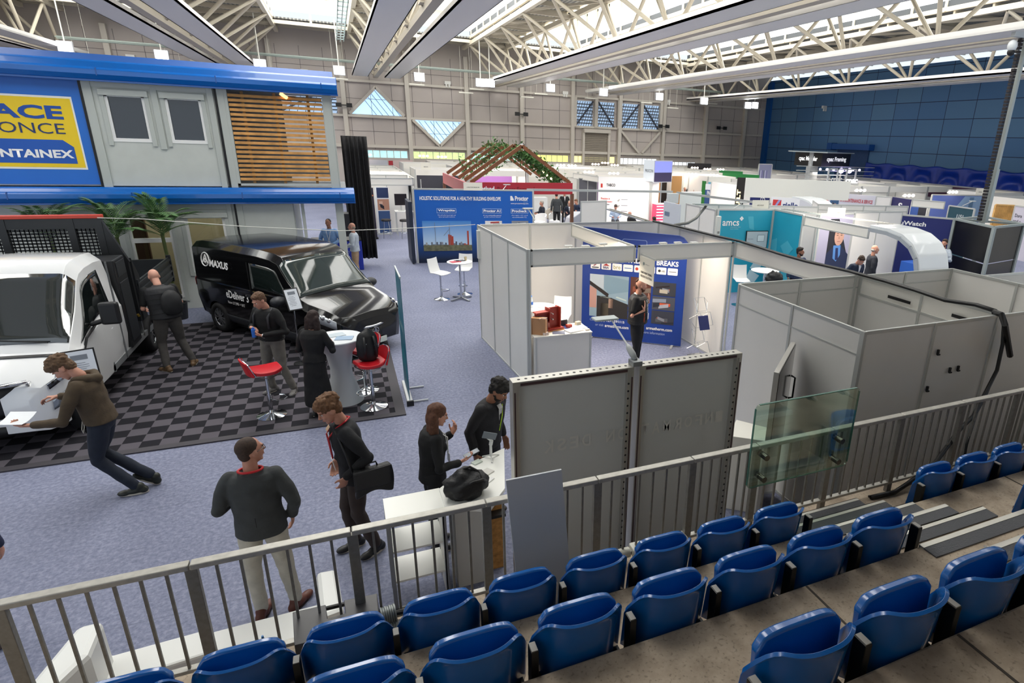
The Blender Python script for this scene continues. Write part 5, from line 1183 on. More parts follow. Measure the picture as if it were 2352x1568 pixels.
# white thin rope barrier across the van
tag(MB().tube([(-3.75, 12.75, 2.72), PX(330, 503, -3.3), PY(560, 520, 12.2), (-.1, 12.7, 2.42), PY(960, 523, 12.7), (2.5, 12.62, 2.5)], .008, 6).build('rope', mat('d8d8d0', .6), smooth=True), 'thin white cord strung from the truck headboard to the booth corner', 'rope')
# ================================================================ STANDS FURTHER INTO THE HALL
def V2(p): return (p.x, p.y)
def P25(px, py, z=2.5): p = PZ(px, py, z); return (p.x, p.y)
def print_wall(name, label, cat, p, q, z0, z1, m, group=None, fr=True, t=.05):
    a, b = Vector((p[0], p[1], 0)), Vector((q[0], q[1], 0)); L = (b-a).length; u = (b-a).normalized()
    th_ = thing(name, label, cat, (a.x, a.y, 0), 0, group); Bd = Board((a.x, a.y, 0), u, parent=th_)
    Bd.rect(0, z0, L, z1, m, 0, name='face', t=t)
    if fr:
        f = MB()
        for x in (0, L): f.bar(Bd.pt(x, z0, -.02), Bd.pt(x, z1, -.02), .06, .06)
        f.bar(Bd.pt(0, z1, -.02), Bd.pt(L, z1, -.02), .06, .05); f.build('frame', ALU, th_, world=True)
    return th_, Bd, L
# --- blue building-envelope wall
def grad_mat(c0, c1, ax='Z', lo=0., hi=2.5, name='gradient_print'):
    m = bpy.data.materials.new(name); m.use_nodes = True; nt = m.node_tree; b = nt.nodes['Principled BSDF']; b.inputs['Roughness'].default_value = .45
    tc = nt.nodes.new('ShaderNodeTexCoord'); s_ = nt.nodes.new('ShaderNodeSeparateXYZ'); mr = nt.nodes.new('ShaderNodeMapRange'); mr.inputs[1].default_value = lo; mr.inputs[2].default_value = hi
    r = nt.nodes.new('ShaderNodeValToRGB'); r.color_ramp.elements[0].color = lin(c0)+(1,); r.color_ramp.elements[1].color = lin(c1)+(1,)
    nt.links.new(tc.outputs['Object'], s_.inputs[0]); nt.links.new(s_.outputs[ax], mr.inputs[0]); nt.links.new(mr.outputs[0], r.inputs[0]); nt.links.new(r.outputs[0], b.inputs['Base Color']); return m
pw, BPr, LP = print_wall('display_wall', 'large blue wall headed holistic solutions for a healthy building envelope', 'display wall', (2.2, 21.3), (6.17, 20.75), 0, 2.5, grad_mat('0c1c38', '1460bc', 'Z', .1, 1.3))
BPr.text('HOLISTIC SOLUTIONS FOR A HEALTHY BUILDING ENVELOPE', .19, 2.14, 2.88, 2.27, LTXT, .012, bold=.03)
BPr.poly([(3.21, 2.15), (3.21, 2.31), (3.27, 2.31), (3.33, 2.2), (3.33, 2.15), (3.25, 2.15)], LTXT, .012, 'logo_mark'); BPr.text('Proctor', 3.37, 2.15, 3.84, 2.31, LTXT, .012, bold=.04); BPr.text('GROUP', 3.66, 2.09, 3.82, 2.13, mat('8fb4e6', .5), .012); BPr.text('www.proctorgroup.com', 3.22, 2.02, 3.84, 2.07, LTXT, .012, bold=.02)
for a0, a1, tx, s1, s2 in ((.72, 1.36, 'Wraptite', 'The self-adhering airtight and', 'vapour permeable membrane'), (2.24, 2.9, 'Proctor A1', 'A1 non-combustible external', 'grade cement board'), (3.22, 3.83, 'Procheck', 'Airtight A2 and', 'non-combustible VCL')):
    o_ = BPr.rect(a0, 1.71, a1, 1.87, mat('a8c4ec', .5), .010, 'title_outline', t=.002); BPr.rect(a0+.015, 1.725, a1-.015, 1.855, mat('1258b0', .5), .013, 'title_field', o_, t=.002)
    BPr.text(tx, a0+.04, 1.75, a1-.04, 1.84, LTXT, .016, bold=.04, parent=o_); BPr.text(s1, a0+.02, 1.62, a1-.02, 1.66, LTXT, .012); BPr.text(s2, a0+.05, 1.56, a1-.05, 1.60, LTXT, .012)
cp = BPr.rect(.22, .42, 1.84, 1.45, grad_mat('b9d4ec', '3f86d0', 'Z', .7, 1.45), .010, 'skyline_photo', t=.003)
rs = random.Random(4)
for k in range(26):
    x = .24+k*.058; h = .62+.13*rs.random()+(.28 if k in (14, 15, 16) else 0)+(.45 if k == 25 else 0)
    BPr.rect(x, .5, x+.056, h, mat(rs.choice(['6f7480', '8a8f98', '5c6270', 'a0a0a0']) if k not in (14, 15, 16, 23, 24, 25) else 'a8402f', .5), .014+.0002*k, 'building_shape', cp, t=.001)
BPr.rect(.22, .42, 1.84, .62, mat('6a6a50', .5, noise_=(9, .4)), .022, 'ground_shape', cp, t=.001)
for x in (.62, 1.1): BPr.rect(x, .6, x+.012, 1.4, mat('7c8088', .5), .022, 'crane_mast', cp, t=.001)
BPr.poly([(.9, .95), (1.12, 1.2), (1.125, 1.19), (.91, .94)], mat('7c8088', .5), .022, 'crane_jib', cp, t=.001)
pic(BPr, pw, 2.32, 1.3, 2.9, 1.45, ['e6e6e6', 'b03a34', '2c2a2a'], 5, d=.012); pic(BPr, pw, 3.24, 1.3, 3.83, 1.45, ['8a8f96', '3c4048', 'c4c8cc'], 6, d=.012)
tag(MB().bx(2.0, 2.12, 21.1, 22.2, .04, 2.1).build('roller_banner', mat('1d2638', .5), bevel=.01), 'dark roller banner edge-on left of the blue building envelope wall', 'banner')
nb = thing('name_board', 'cream name board above the blue building envelope wall', 'sign', (3.7, 21.05, 2.5)); BN = Board(Vector((*P25(1065, 437), 2.5)), (1, -.13, 0), parent=nb); BN.rect(0, 0, .62, .26, mat('efeadb', .6), 0, name='board', t=.01); BN.text('A PROCTOR GROUP LTD', .1, .09, .52, .12, DTXT, .004, bold=.02)
high_stool((2.22, 16.2, 0), -2.4, 'white moulded high stool left of the small star-based table', WST); high_stool((2.92, 16.6, 0), 2.7, 'white moulded high stool right of the small star-based table', WST)
round_table((2.72, 16.05, 0), .33, 1.05, 'white round table with star foot before the blue envelope wall', star=True)
cu_ = thing('paper_cup', 'small beige cup on the star-based table', 'cup', (2.9, 16.15, 1.05)); MB().lathe([(.001, 0), (.03, 0), (.038, .1), (.034, .1), (.03, .01), (.001, .01)], n=16).build('cup', mat('c9b992', .6), cu_, smooth=2)
for i, (x, y, c) in enumerate(((2.6, 16.0, 'c2263a'), (2.74, 16.12, '2a2c30'))): o_ = tag(MB().box((x, y, 1.057), (.26, .18, .012), .3).build('brochure', mat(c, .4)), ['red brochure lying on the star-based table', 'dark tablet lying on the star-based table'][i], ['brochure', 'tablet'][i])
# --- white booth block on the left
wall_run('left outer wall of the long white booth block next to the curtain', (.92, 36.6), (.92, 26.5), n=10)
wall_run('front back-panel of the white booth block behind the office desk', (.98, 28.6), (2.75, 28.6), n=2)
fascia('white fascia at the front of the long booth block', (.92, 26.5), (2.78, 26.5))
for i, y in enumerate((30.6, 32.6, 34.6, 36.6)): wall_run('cross partition of the long white booth block, %s from the front' % ['second', 'third', 'fourth', 'fifth'][i], (.98, y), (2.8, y), n=2)
fascia('white fascia along the right side of the long booth block', (2.82, 36.6), (2.82, 26.5))
upright('white corner post at the front right of the long booth block', 2.82, 26.5); upright('white corner post right of the booth block passage', 3.0, 25.9)
rb1 = thing('roller_banner', 'dark purple roller banner with orange line and programme text', 'banner', (.9, 26.9, 0)); Bp = Board((.6, 26.8, .06), (1, .05, 0), parent=rb1)
MB().bx(.5, 1.25, 26.72, 26.98, 0, .06).build('base_cassette', BLACK, rb1, world=True); Bp.rect(0, 0, .62, 2.02, mat('241f33', .5), 0, name='sheet', t=.01); Bp.rect(.02, 1.68, .6, 1.74, mat('e8905c', .5), .004, 'orange_bar', t=.002)
for k in range(16): Bp.rect(.06+.04*(k % 3), 1.52-k*.075, .34+.05*(k % 2), 1.55-k*.075, mat('a99cc4', .5), .004, 'text_line', t=.002); (Bp.rect(.40, 1.5-k*.075, .56, 1.53-k*.075, mat('8f84ac', .5), .004, 'text_line', t=.002) if k < 11 else None)
Bp.text('TRANSFORMATION', .22, 1.86, .56, 1.92, mat('b9b0d8', .5), .004); Bp.text('SURREY', .22, 1.79, .44, 1.84, mat('b9b0d8', .5), .004)
rb2 = thing('roller_banner', 'blue and white roller banner with a portrait behind the crutch-like poles', 'banner', (1.5, 28.0, 0)); Bq = Board((1.32, 28.0, .06), (1, .02, 0), parent=rb2)
Bq.rect(0, 0, .55, 1.95, mat('e9ecf0', .5), 0, name='sheet', t=.01); Bq.rect(.08, 0, .55, .95, mat('35507e', .5), .004, 'blue_field', t=.002); Bq.rect(.08, 1.5, .55, 1.93, mat('26365e', .5), .004, 'navy_field', t=.002); pic(Bq, rb2, .08, .98, .55, 1.45, ['b98a74', '3a4a66', 'd6b09c', '2a2a30'], 8, d=.004)
MB().bx(1.28, 1.9, 27.9, 28.08, 0, .06).build('base_cassette', mat('b9bcbe', .4), rb2, world=True)
od = thing('office_table', 'narrow white high table against the booth wall', 'table', (2.45, 27.6, 0)); MB().bx(2.05, 2.78, 27.35, 27.95, 1.02, 1.05).build('table_top', WB, od, world=True); f = MB()
for x in (2.08, 2.72): 
    for y in (27.4, 27.9): f.bx(x, x+.03, y, y+.03, 0, 1.02)
f.build('leg_frame', ALU, od, world=True)
mo = thing('monitor', 'black flat monitor standing on the white high table', 'monitor', (2.35, 27.7, 1.05)); MB().box((2.33, 27.7, 1.52), (.5, .03, .48)).build('screen', mat('2c2624', .3), mo, world=True); MB().bx(2.3, 2.36, 27.7, 27.75, 1.05, 1.4).bx(2.2, 2.46, 27.6, 27.8, 1.05, 1.07).build('stand', ALU, mo, world=True)
for i, (x, y) in enumerate(((1.62, 26.9), (2.33, 26.7))):
    s_ = thing('bar_stool', ['round black bar stool left of the white office table', 'round black bar stool in front of the white office table'][i], 'stool', (x, y, 0), 0, 'black bar stools'); MB().lathe([(.001, .72), (.19, .72), (.2, .76), (.18, .8), (.001, .81)], n=24).build('seat', mat('1d1b1d', .5), s_, smooth=2)
    m_ = MB()
    for k in range(4): a = k*pi/2+.7; m_.cyl((cos(a)*.12, sin(a)*.12, .73), (cos(a)*.2, sin(a)*.2, 0), .012, n=6)
    m_.tube([(.17*cos(a*pi/6), .17*sin(a*pi/6), .25) for a in range(12)], .01, 6, True).build('leg_frame', CHR, s_)
eq = thing('equipment_case', 'black equipment cases stacked beside the black curtain', 'case', (.2, 25.5, 0)); MB().bx(-.2, .45, 25.2, 25.8, 0, 1.25).build('case', mat('161719', .5), eq, world=True, bevel=.02); MB().bx(.15, .6, 25.9, 26.3, 0, 2.0).build('rack', mat('1d1f20', .5), eq, world=True)
blt = thing('stage_table', 'table with royal blue cloth at the open corner of the building', 'table', (-.3, 20.8, 0)); MB().bx(-1.0, .45, 20.6, 21.3, 0, .95).build('blue_cloth', mat('1a2f9c', .6), blt, world=True, bevel=.02); MB().bx(-1.0, .45, 20.58, 21.3, .95, .98).build('table_top', BLACK, blt, world=True)
zigzag(-.15, 17.9, 1.2, 4, 'metal zigzag brochure rack at the building corner')
# --- red-fronted stand with timber A-frames
REDF = mat('b02a35', .45); TIM = mat('7a4a2c', .6, noise_=(6, .25))
rsd = thing('fascia_frame', 'red fascia frame reading business forward with timber rafters above', 'stand', (6.6, 22.9, 0))
xl_, xr_, yf_, yk_ = 4.35, 8.42, 22.9, 28.7
MB().bx(xl_, xr_, yf_-.06, yf_, 2.18, 2.62).build('red_fascia', REDF, rsd, world=True)
MB().add([(4.30, 22.95, 2.15), (4.30, 22.95, 2.6), (4.36, 28.7, 2.6), (4.36, 28.7, 2.15), (4.24, 22.95, 2.15), (4.24, 22.95, 2.6), (4.30, 28.7, 2.6), (4.30, 28.7, 2.15)], [(0, 1, 2, 3), (7, 6, 5, 4), (0, 4, 5, 1), (1, 5, 6, 2), (2, 6, 7, 3), (3, 7, 4, 0)]).build('side_fascia', mat('b8545c', .5), rsd, world=True)
f = MB()
for x, y in ((xl_, yf_), (xr_, yf_), (xl_, yk_), (xr_, yk_), (6.4, yk_)): f.bx(x-.06, x+.06, y-.06, y+.06, 0, 2.2)
f.build('corner_post', mat('6b4630', .6), rsd, world=True)
BR = Board((xl_, yf_-.062, 2.18), (1, 0, 0), parent=rsd); BR.text('Scotland.', .25, .12, .98, .3, LTXT, .008, bold=.03); BR.text('Business Forward', 1.05, .1, 2.5, .28, mat('7a1420', .5), .008, bold=.02)
apx = [PX(1108, 343, 6.45), PX(1132, 343, 6.45), PX(1150, 344, 6.45), PX(1172, 344, 6.45), PX(1197, 348, 6.45)]
ys = [28.4, 26.9, 25.5, 24.2, 23.0]
for k, y in enumerate(ys):
    ap = (6.42, y, 3.95); MB().bar((xl_+.1, y, 2.6), ap, .07, .13).bar((xr_-.05, y, 2.6), ap, .07, .13).build('rafter', TIM, rsd, world=True)
leaf = MB(); rs = random.Random(9)
def leaves(path, n, spread, sz=.09):
    for k in range(n):
        f_ = rs.random()*(len(path)-1); i = int(f_); p = Vector(path[i]).lerp(Vector(path[min(i+1, len(path)-1)]), f_-i)+Vector((rs.gauss(0, spread), rs.gauss(0, spread), rs.gauss(0, spread*.9)-.05))
        a, b_ = Vector((rs.gauss(0, 1), rs.gauss(0, 1), rs.gauss(0, 1))).normalized()*sz, Vector((rs.gauss(0, 1), rs.gauss(0, 1), rs.gauss(0, 1))).normalized()*sz*.5
        leaf.add([p-a, p+b_, p+a, p-b_], [(0, 1, 2, 3)])
leaves([(8.0, 23.3, 2.7), (7.6, 23.4, 3.0), (7.0, 23.6, 3.45), (6.5, 23.8, 3.8)], 900, .16); leaves([(6.4, 28.0, 3.75), (6.3, 26.0, 3.8), (6.4, 24.0, 3.75)], 420, .2); leaves([(5.0, 27.5, 2.9), (5.5, 26.0, 3.2), (5.9, 24.5, 3.4)], 330, .22)
fo = leaf.build('foliage', mat('3f6a2c', .6, noise_=(3, .4)), keep=True); tag(fo, 'green climbing foliage hanging over the timber rafters of the red stand', 'plant', kind='stuff')
for i, p in enumerate([(7.35, 23.3, 3.0), (7.5, 23.3, 2.88), (7.68, 23.3, 2.75), (5.2, 27.3, 3.2)]): tag(MB().sph((0, 0, 0), .045, 10, 8).build('light_bulb', mat('ffe9b0', .4, emit=4), smooth=True), 'glowing round bulb hanging in the foliage, %s' % ['uppermost of three on the right', 'middle of three on the right', 'lowest of three on the right', 'single one at the left'][i], 'bulb', 'bulbs in the foliage').location = p
fl = thing('flag_banner', 'white feather flag standing behind the timber rafters', 'flag', PZ(1205, 400, 1.9)); fy = 31.5; c_ = PY(1197, 330, fy)
MB().add([PY(1191, 345, fy), PY(1190, 336, fy), PY(1194, 328, fy), PY(1199, 326, fy), PY(1204, 332, fy), PY(1206, 350, fy), PY(1208, 366, fy), PY(1202, 366, fy)], [tuple(range(8))]).build('sail', mat('e9eaea', .6), fl, world=True); MB().tube([PY(1207, 372, fy), PY(1206, 350, fy), PY(1204, 332, fy), PY(1197, 325, fy), PY(1190, 334, fy)], .02, 6).cyl(PY(1207, 372, fy), (PY(1207, 372, fy).x, fy, 0), .02, n=6).build('pole', BLACK, fl, world=True)
# armchairs and table under the red stand
def tub_chair(loc, rz, label, c='c9bfae'):
    t = thing('armchair', label, 'armchair', loc, rz, 'cream tub chairs'); MB().bx(-.27, .27, -.25, .27, .22, .45).build('seat', mat(c, .7), t, bevel=.05)
    MB().grid(lambda u, v: (.33*cos(pi*(1.0+u)), -.02-.30*sin(pi*u)*1, .3+.5*v-.12*v*abs(2*u-1)**2), 16, 6, .05).build('backrest', mat(c, .7), t, smooth=2)
    m_ = MB()
    for x in (-.2, .2):
        for y in (-.18, .2): m_.cyl((x, y, .22), (x*1.15, y*1.1, 0), .016, n=8)
    m_.build('leg_frame', mat('8a6a48', .5), t); return t
for i, (px, py, rz, lb) in enumerate([(1255, 490, 1.0, 'cream armchair left of the low table'), (1268, 487, .3, 'cream armchair behind the seated grey-haired man'), (1292, 486, -.5, 'cream armchair in front of the low table'), (1275, 502, 2.6, 'white armchair nearest to the booth wall'), (1240, 505, 2.2, 'white armchair left of the arm lamp')]):
    P_ = PZ(px, py, .5); tub_chair((P_.x, P_.y, 0), rz, lb, 'c9bfae' if i < 3 else 'dedfe0')
P_ = PZ(1325, 476, .75); tw = thing('low_table', 'white meeting table in front of the seated group', 'table', (P_.x, P_.y, 0)); MB().box((0, 0, .73), (1.3, .7, .04)).build('table_top', WB, tw, bevel=.01); MB().box((-.5, 0, .36), (.05, .5, .7)).box((.5, 0, .36), (.05, .5, .7)).build('leg_frame', WB, tw)
P_ = PZ(1385, 506, .9); tg = thing('grey_pod', 'grey rounded counter with cream box on it behind the booth wall', 'counter', (0, 0, 0)); a_ = PZ(1300, 505, 1.0); b_ = PZ(1390, 507, 1.0)
MB().prism([(a_.x, .7), (a_.x+.1, 1.1), (a_.x+.45, 1.32), (b_.x, 1.34), (b_.x, .5), (a_.x, .5)], 'y', a_.y-.4, a_.y+.3).build('body', mat('a7abb4', .5), tg, world=True, bevel=.04)
wp = wall_run('cream board box standing on top of the next booth roof', P25(1334, 508, 1.9), P25(1391, 505, 1.9), z0=1.5, z1=2.5, n=1)
# overhead aluminium beams between the stands
def beam(label, p, q, w=.05, z=2.5):
    o_ = tag(MB().bar((p[0], p[1], z-.04), (q[0], q[1], z-.04), w, .08).build('ceiling_beam', mat('b4b8b6', .4, .3)), label, 'beam'); return o_
beam('long grey beam crossing above the seated group', P25(1210, 433), P25(1545, 438), .07); beam('grey beam running on towards the turquoise stand', P25(1555, 440), P25(1770, 466), .07)
def lattice(label, p, q, z=2.5):
    t = thing('lattice_beam', label, 'beam', (p[0], p[1], z)); a, b_ = Vector((p[0], p[1], z)), Vector((q[0], q[1], z)); u = (b_-a).normalized(); n_ = Vector((-u.y, u.x, 0)); L = (b_-a).length; m_ = MB()
    m_.bar(a, b_, .03, .03).bar(a+n_*.12, b_+n_*.12, .03, .03); m_.build('chord', ALU, t, world=True); m_ = MB(); k = 0
    while k*.1 < L: m_.bar(a+u*k*.1, a+u*(k*.1+.05)+n_*.12, .03, .02); k += 1
    m_.build('rung', mat('6b6658', .5), t, world=True); return t
lattice('lattice beam behind the bearded man in the pale shirt', P25(1393, 480), P25(1480, 507)); lattice('lattice beam along the top of the turquoise stand row', P25(1795, 480), P25(2060, 517))
# --- turquoise stand
TQ = mat('1f9ab6', .5, noise_=(1.1, .06)); TQ2 = mat('48adc4', .5)
tqw, BQ, LQ = print_wall('display_wall', 'turquoise stand wall with white logo lettering and a screen', 'display wall', (9.92, 14.7), (11.75, 14.5), 0, 2.5, TQ)
BQ.text('amcs', .17, 2.03, .72, 2.17, LTXT, .008, bold=.015); BQ.text('sustainability. Pure', .44, 1.98, .78, 2.0, LTXT, .008); BQ.text('impact. business.', .44, 1.93, .72, 1.95, LTXT, .008)
for a in range(4): BQ.poly([(.79+.035*cos(a*pi/2)+.028*cos(k*pi/6), 2.24+.035*sin(a*pi/2)+.028*sin(k*pi/6)) for k in range(12)], LTXT, .008, 'logo_petal')
BQ.poly([(1.0, 2.3), (1.18, 2.3), (1.25, 1.9), (1.08, 1.95)], TQ2, .004, 'pale_shape', t=.002)
tv = BQ.rect(1.24, 1.47, 2.18, 2.03, mat('2c3236', .3), .05, 'screen_frame', t=.04); 
sc_ = thing('wall_screen', 'grey screen with outlined windows on the turquoise wall', 'screen', (11.2, 14.5, 1.5)); BQ.p = sc_
bpy.data.objects.remove(tv); BQ.rect(.98, 1.36, 1.72, 1.88, BLACK, .05, 'bezel', t=.03); BQ.rect(1.0, 1.38, 1.70, 1.86, mat('8d9aa0', .2, emit=.25), .054, 'picture', t=.003); BQ.rect(1.36, 1.56, 1.6, 1.76, mat('4a565c', .3), .058, 'window_outline', t=.002); BQ.rect(1.37, 1.57, 1.59, 1.75, mat('a4b0b4', .3, emit=.25), .06, 'window_field', t=.002); BQ.text('Good to see you', 1.04, 1.62, 1.22, 1.66, DTXT, .058)
twr, BQ2, _ = print_wall('display_wall', 'turquoise side wall with pale rounded shapes', 'display wall', (11.78, 14.5), (11.72, 13.15), 0, 2.5, TQ)
for pts in ([(.1, 1.0), (.35, 1.3), (.3, 1.7), (.05, 1.6)], [(.5, .6), (.9, .9), (1.1, .6), (.8, .3)], [(.5, 1.5), (.8, 1.7), (1.1, 1.5), (.8, 1.2)]): BQ2.poly(pts, TQ2, .004, 'pale_shape')
BQ.p = tqw; BQ.poly([(1.25, .75), (1.55, 1.2), (1.8, 1.05), (1.5, .6)], mat('c4dde4', .5), .004, 'pale_shape'); BQ.poly([(1.05, .2), (1.25, .7), (1.6, .5), (1.35, .15)], mat('c4dde4', .5), .004, 'pale_shape')
wall_run('grey outer side panels of the turquoise stand', (9.86, 16.4), (9.86, 14.75), n=2); wall_run('white back panels of the turquoise stand seen above it', P25(1592, 467), P25(1880, 474), n=5)
high_stool((9.95, 13.3, 0), 2.8, 'white high stool in front of the turquoise wall', WST); round_table((10.45, 12.95, 0), .38, 1.05, 'white round table in front of the turquoise wall')
jk = tag(blob(MB(), (0, 0, .0), (.25, .16, .18), 4, 24, 16, .3).build('jacket', mat('15161a', .7), smooth=True), 'black jacket draped on a chair back behind the booth wall', 'jacket'); jk.location = PZ(1778, 640, 1.1)
wtb = tag(MB().bx(9.0, 9.6, 10.3, 10.9, 0, 1.0).build('side_table', mat('c4dcde', .4), bevel=.01), 'pale table corner visible beside the booth post', 'table')
sb2 = thing('distribution_box', 'white electrical box with cable at the corner of the turquoise stand', 'box', PZ(1650, 505, 2.4)); MB().box((0, 0, -.15), (.12, .1, .5)).build('casing', mat('dfe2da', .4), sb2, bevel=.01); MB().box((0, -.055, -.32), (.06, .01, .06)).build('socket', mat('8c8f8a', .5), sb2)
sb3 = thing('distribution_box', 'white electrical box hanging at the corner of the thermal break booth', 'box', (2.56, 12.5, 2.2)); MB().box((0, 0, -.1), (.12, .12, .6)).build('casing', mat('d9dcd6', .4), sb3, bevel=.01)
sb4 = thing('distribution_box', 'white square box panel above the grey poster by the tall column', 'box', PZ(1545, 455, 2.3)); MB().box((0, 0, 0), (.42, .2, .36)).build('casing', mat('c4cacb', .4), sb4, bevel=.01)
tag(MB().tube([PZ(1550, 517, 2.5), PZ(1580, 512, 2.45), PZ(1600, 500, 2.5), PZ(1618, 478, 2.62), PZ(1622, 472, 2.7)], .035, 8).build('cable', mat('6b6c68', .5), smooth=True), 'grey sagging cable duct between the booth and the turquoise stand', 'cable')
# poster person wall, portrait left generic
ptw, BP2, _ = print_wall('poster_wall', 'lilac poster wall with a large portrait of a man in a dark suit', 'poster wall', (PY(1876, 560, 13.7).x, 13.7), (PY(1952, 560, 13.7).x, 13.7), 0, 2.45, mat('a9a6bc', .5))
BP2.poly([(.42, 0), (.42, 2.3), (.75, 2.3), (1.25, 1.2), (1.3, .9), (.9, 0)], mat('2a2a30', .5), .004, 'dark_field')
BP2.poly([(.42, .3), (.42, 1.25), (.7, 1.5), (.95, 1.5), (1.3, 1.2), (1.35, .3)], mat('28304e', .5), .008, 'suit_shape', t=.002); BP2.poly([(.7, 1.1), (.66, 1.5), (.95, 1.5), (.98, 1.2), (.85, 1.0)], mat('5a8ccc', .5), .011, 'shirt_shape', t=.002); BP2.poly([(.8, 1.05), (.76, 1.42), (.86, 1.42), (.92, 1.05)], mat('28305a', .5), .014, 'tie_shape', t=.002)
hp = [(.84+.19*cos(a*pi/10), 1.78+.29*sin(a*pi/10)) for a in range(20)]; BP2.poly(hp, mat('c49a88', .5), .014, 'face_shape', t=.002); BP2.poly([(.64, 1.85), (.66, 2.0), (.75, 2.1), (.9, 2.12), (1.02, 2.02), (1.04, 1.85), (.98, 1.98), (.84, 2.02), (.7, 1.98)], mat('4a3428', .5), .017, 'hair_shape', t=.002)
for x in (.76, .92): BP2.rect(x-.035, 1.80, x+.035, 1.815, mat('3a2a24', .5), .017, 'eye_shape', t=.001); BP2.rect(x-.045, 1.85, x+.045, 1.865, mat('4a3428', .5), .017, 'brow_shape', t=.001)
BP2.poly([(.83, 1.80), (.80, 1.70), (.87, 1.70)], mat('b08674', .5), .017, 'nose_shape', t=.001); BP2.rect(.78, 1.61, .90, 1.625, mat('94584e', .5), .017, 'mouth_shape', t=.001)
BP2.text('CORE', .46, .78, .62, .84, LTXT, .018, bold=.02); BP2.text('SERVICES', .46, .68, .78, .74, LTXT, .018, bold=.02)
wall_run('white inner wall between the lilac poster and the white arch', (PY(1954, 560, 13.7).x, 13.72), (PY(2060, 560, 13.7).x, 13.72), n=2); 
NX = PZ(1918, 592, .95); ncl = tag(MB().bx(NX.x-.5, NX.x+.5, NX.y-.1, NX.y+.45, 0, .95).build('counter', mat('24305e', .5), bevel=.01), 'navy counter in front of the lilac poster wall', 'counter')
for i, (x, y, c) in enumerate(((NX.x-.15, NX.y+.1, 'c98a4a'), (NX.x+.12, NX.y+.1, 'dedede'), (NX.x+.26, NX.y+.1, 'dcdcdc'))):
    o_ = (MB().box((0, 0, .05), (.22, .12, .1)) if i == 0 else MB().lathe([(.001, 0), (.04, 0), (.04, .1), (.035, .1), (.035, .01), (.001, .01)], n=14)).build(['wooden_tray', 'mug', 'mug'][i], mat(c, .5)); tag(o_, ['small wooden box on the navy counter', 'white mug on the navy counter, nearer the box', 'white mug on the navy counter, right one'][i], ['box', 'mug', 'mug'][i]); o_.location = (x, y, .95)
# row fascia of this stand and white arch end
fascia('long fascia above the lilac poster and navy counter', (11.74, 13.1), (11.72, 10.75), 2.22, 2.5)
ar = thing('arch_portal', 'white rounded arch end panel reading your all-in-one EHS + ESG platform', 'arch', (12.2, 9.3, 0))
prof = [(10.75, 2.5), (10.2, 2.49), (9.8, 2.42), (9.5, 2.27), (9.3, 2.05), (9.2, 1.75), (9.2, 0)]
WHG = mat('e4e8ea', .25, coat=.4)
def archs(u, v):
    f_ = v*(len(prof)-1); i = min(int(f_), len(prof)-2); k = f_-i; y = prof[i][0]*(1-k)+prof[i+1][0]*k; z = prof[i][1]*(1-k)+prof[i+1][1]*k; return (11.72+.95*u, y, z)
MB().grid(archs, 2, 48, .06).build('shell', WHG, ar, world=True, smooth=2)
m_ = MB(); 
for i in range(len(prof)-1): m_.bar((11.70, prof[i][0], prof[i][1]-.05), (11.70, prof[i+1][0], prof[i+1][1]-.05), .05, .09)
m_.build('arch_edge', mat('b6bcc0', .35, .3), ar, world=True)
BA = Board((11.74, 9.19, 0), (1, 0, 0), parent=ar); BA.text('your all-in-one', .05, 1.33, .85, 1.45, DTXT, .004); BA.text('EHS + ESG', .05, 1.13, .6, 1.23, DTXT, .004); BA.text('platform', .05, .92, .5, 1.03, DTXT, .004)
# --- white row, security stand and mast tower
wall_run('row of white panels behind the turquoise stand row', P25(1880, 468), P25(2086, 473), n=4, rail=.2); wall_run('white side panel at the left end of the white panel row', P25(1868, 460), P25(1880, 468), n=1)
bw, BB_, LB = print_wall('display_wall', 'navy blue stand wall with white security company lettering and numbers', 'display wall', (16.75, 14.9), (18.1, 13.2), 0, 2.28, mat('202a6c', .45))
BB_.text('BauWatch', .32, 1.96, 1.36, 2.10, LTXT, .008, bold=.03); BB_.text('Watch on', .55, 1.72, 1.02, 1.80, mat('2a6ec8', .5), .008); BB_.text('you can', .75, 1.54, 1.2, 1.62, mat('2a6ec8', .5), .008); BB_.text('03', 1.40, 1.08, 1.6, 1.18, mat('2a6ec8', .5), .008); BB_.text('04', 1.42, .7, 1.62, .8, mat('2a6ec8', .5), .008)
CXC = PZ(2098, 602, 1.02); tag(MB().bx(CXC.x-.2, CXC.x+.75, CXC.y-.3, CXC.y+.3, 0, 1.02).build('counter', mat('1d55b0', .4), bevel=.01), 'bright blue counter beside the white arch', 'counter')
pol = tag(MB().cyl(PY(2125, 573, 12.0), PY(2150, 598, 12.0), .02, n=8).cyl(PY(2122, 571, 12.0), PY(2127, 574, 12.0), .045, n=10).build('pole', mat('e6e6e2', .4)), 'white pole held by the bearded man at the security stand', 'pole')
mt_ = thing('mast_tower', 'black solar panel tower with tall galvanised camera mast', 'security tower', (18.2, 12.3, 0)); A0, B0, C0 = Vector((17.94, 13.09, 0)), Vector((17.28, 11.32, 0)), Vector((19.21, 11.68, 0))
SOL = mat('0c0d10', .25, noise_=(40, .2))
def vquad(mb, p, q, z0, z1, t=.04):
    u = (q-p).normalized(); n_ = Vector((u.y, -u.x, 0))*t; vs = []
    for pt in (p, q):
        for z in (z0, z1): vs += [pt+Vector((0, 0, z)), pt+Vector((0, 0, z))-n_]
    return mb.add(vs, [(0, 2, 6, 4), (1, 5, 7, 3), (0, 1, 3, 2), (4, 6, 7, 5), (0, 4, 5, 1), (2, 3, 7, 6)])
for p, q in ((A0, B0), (B0, C0)):
    for z0, z1 in ((.2, 1.18), (1.22, 2.26)): vquad(MB(), p.lerp(q, .03), p.lerp(q, .97), z0, z1).build('solar_panel', SOL, mt_, world=True)
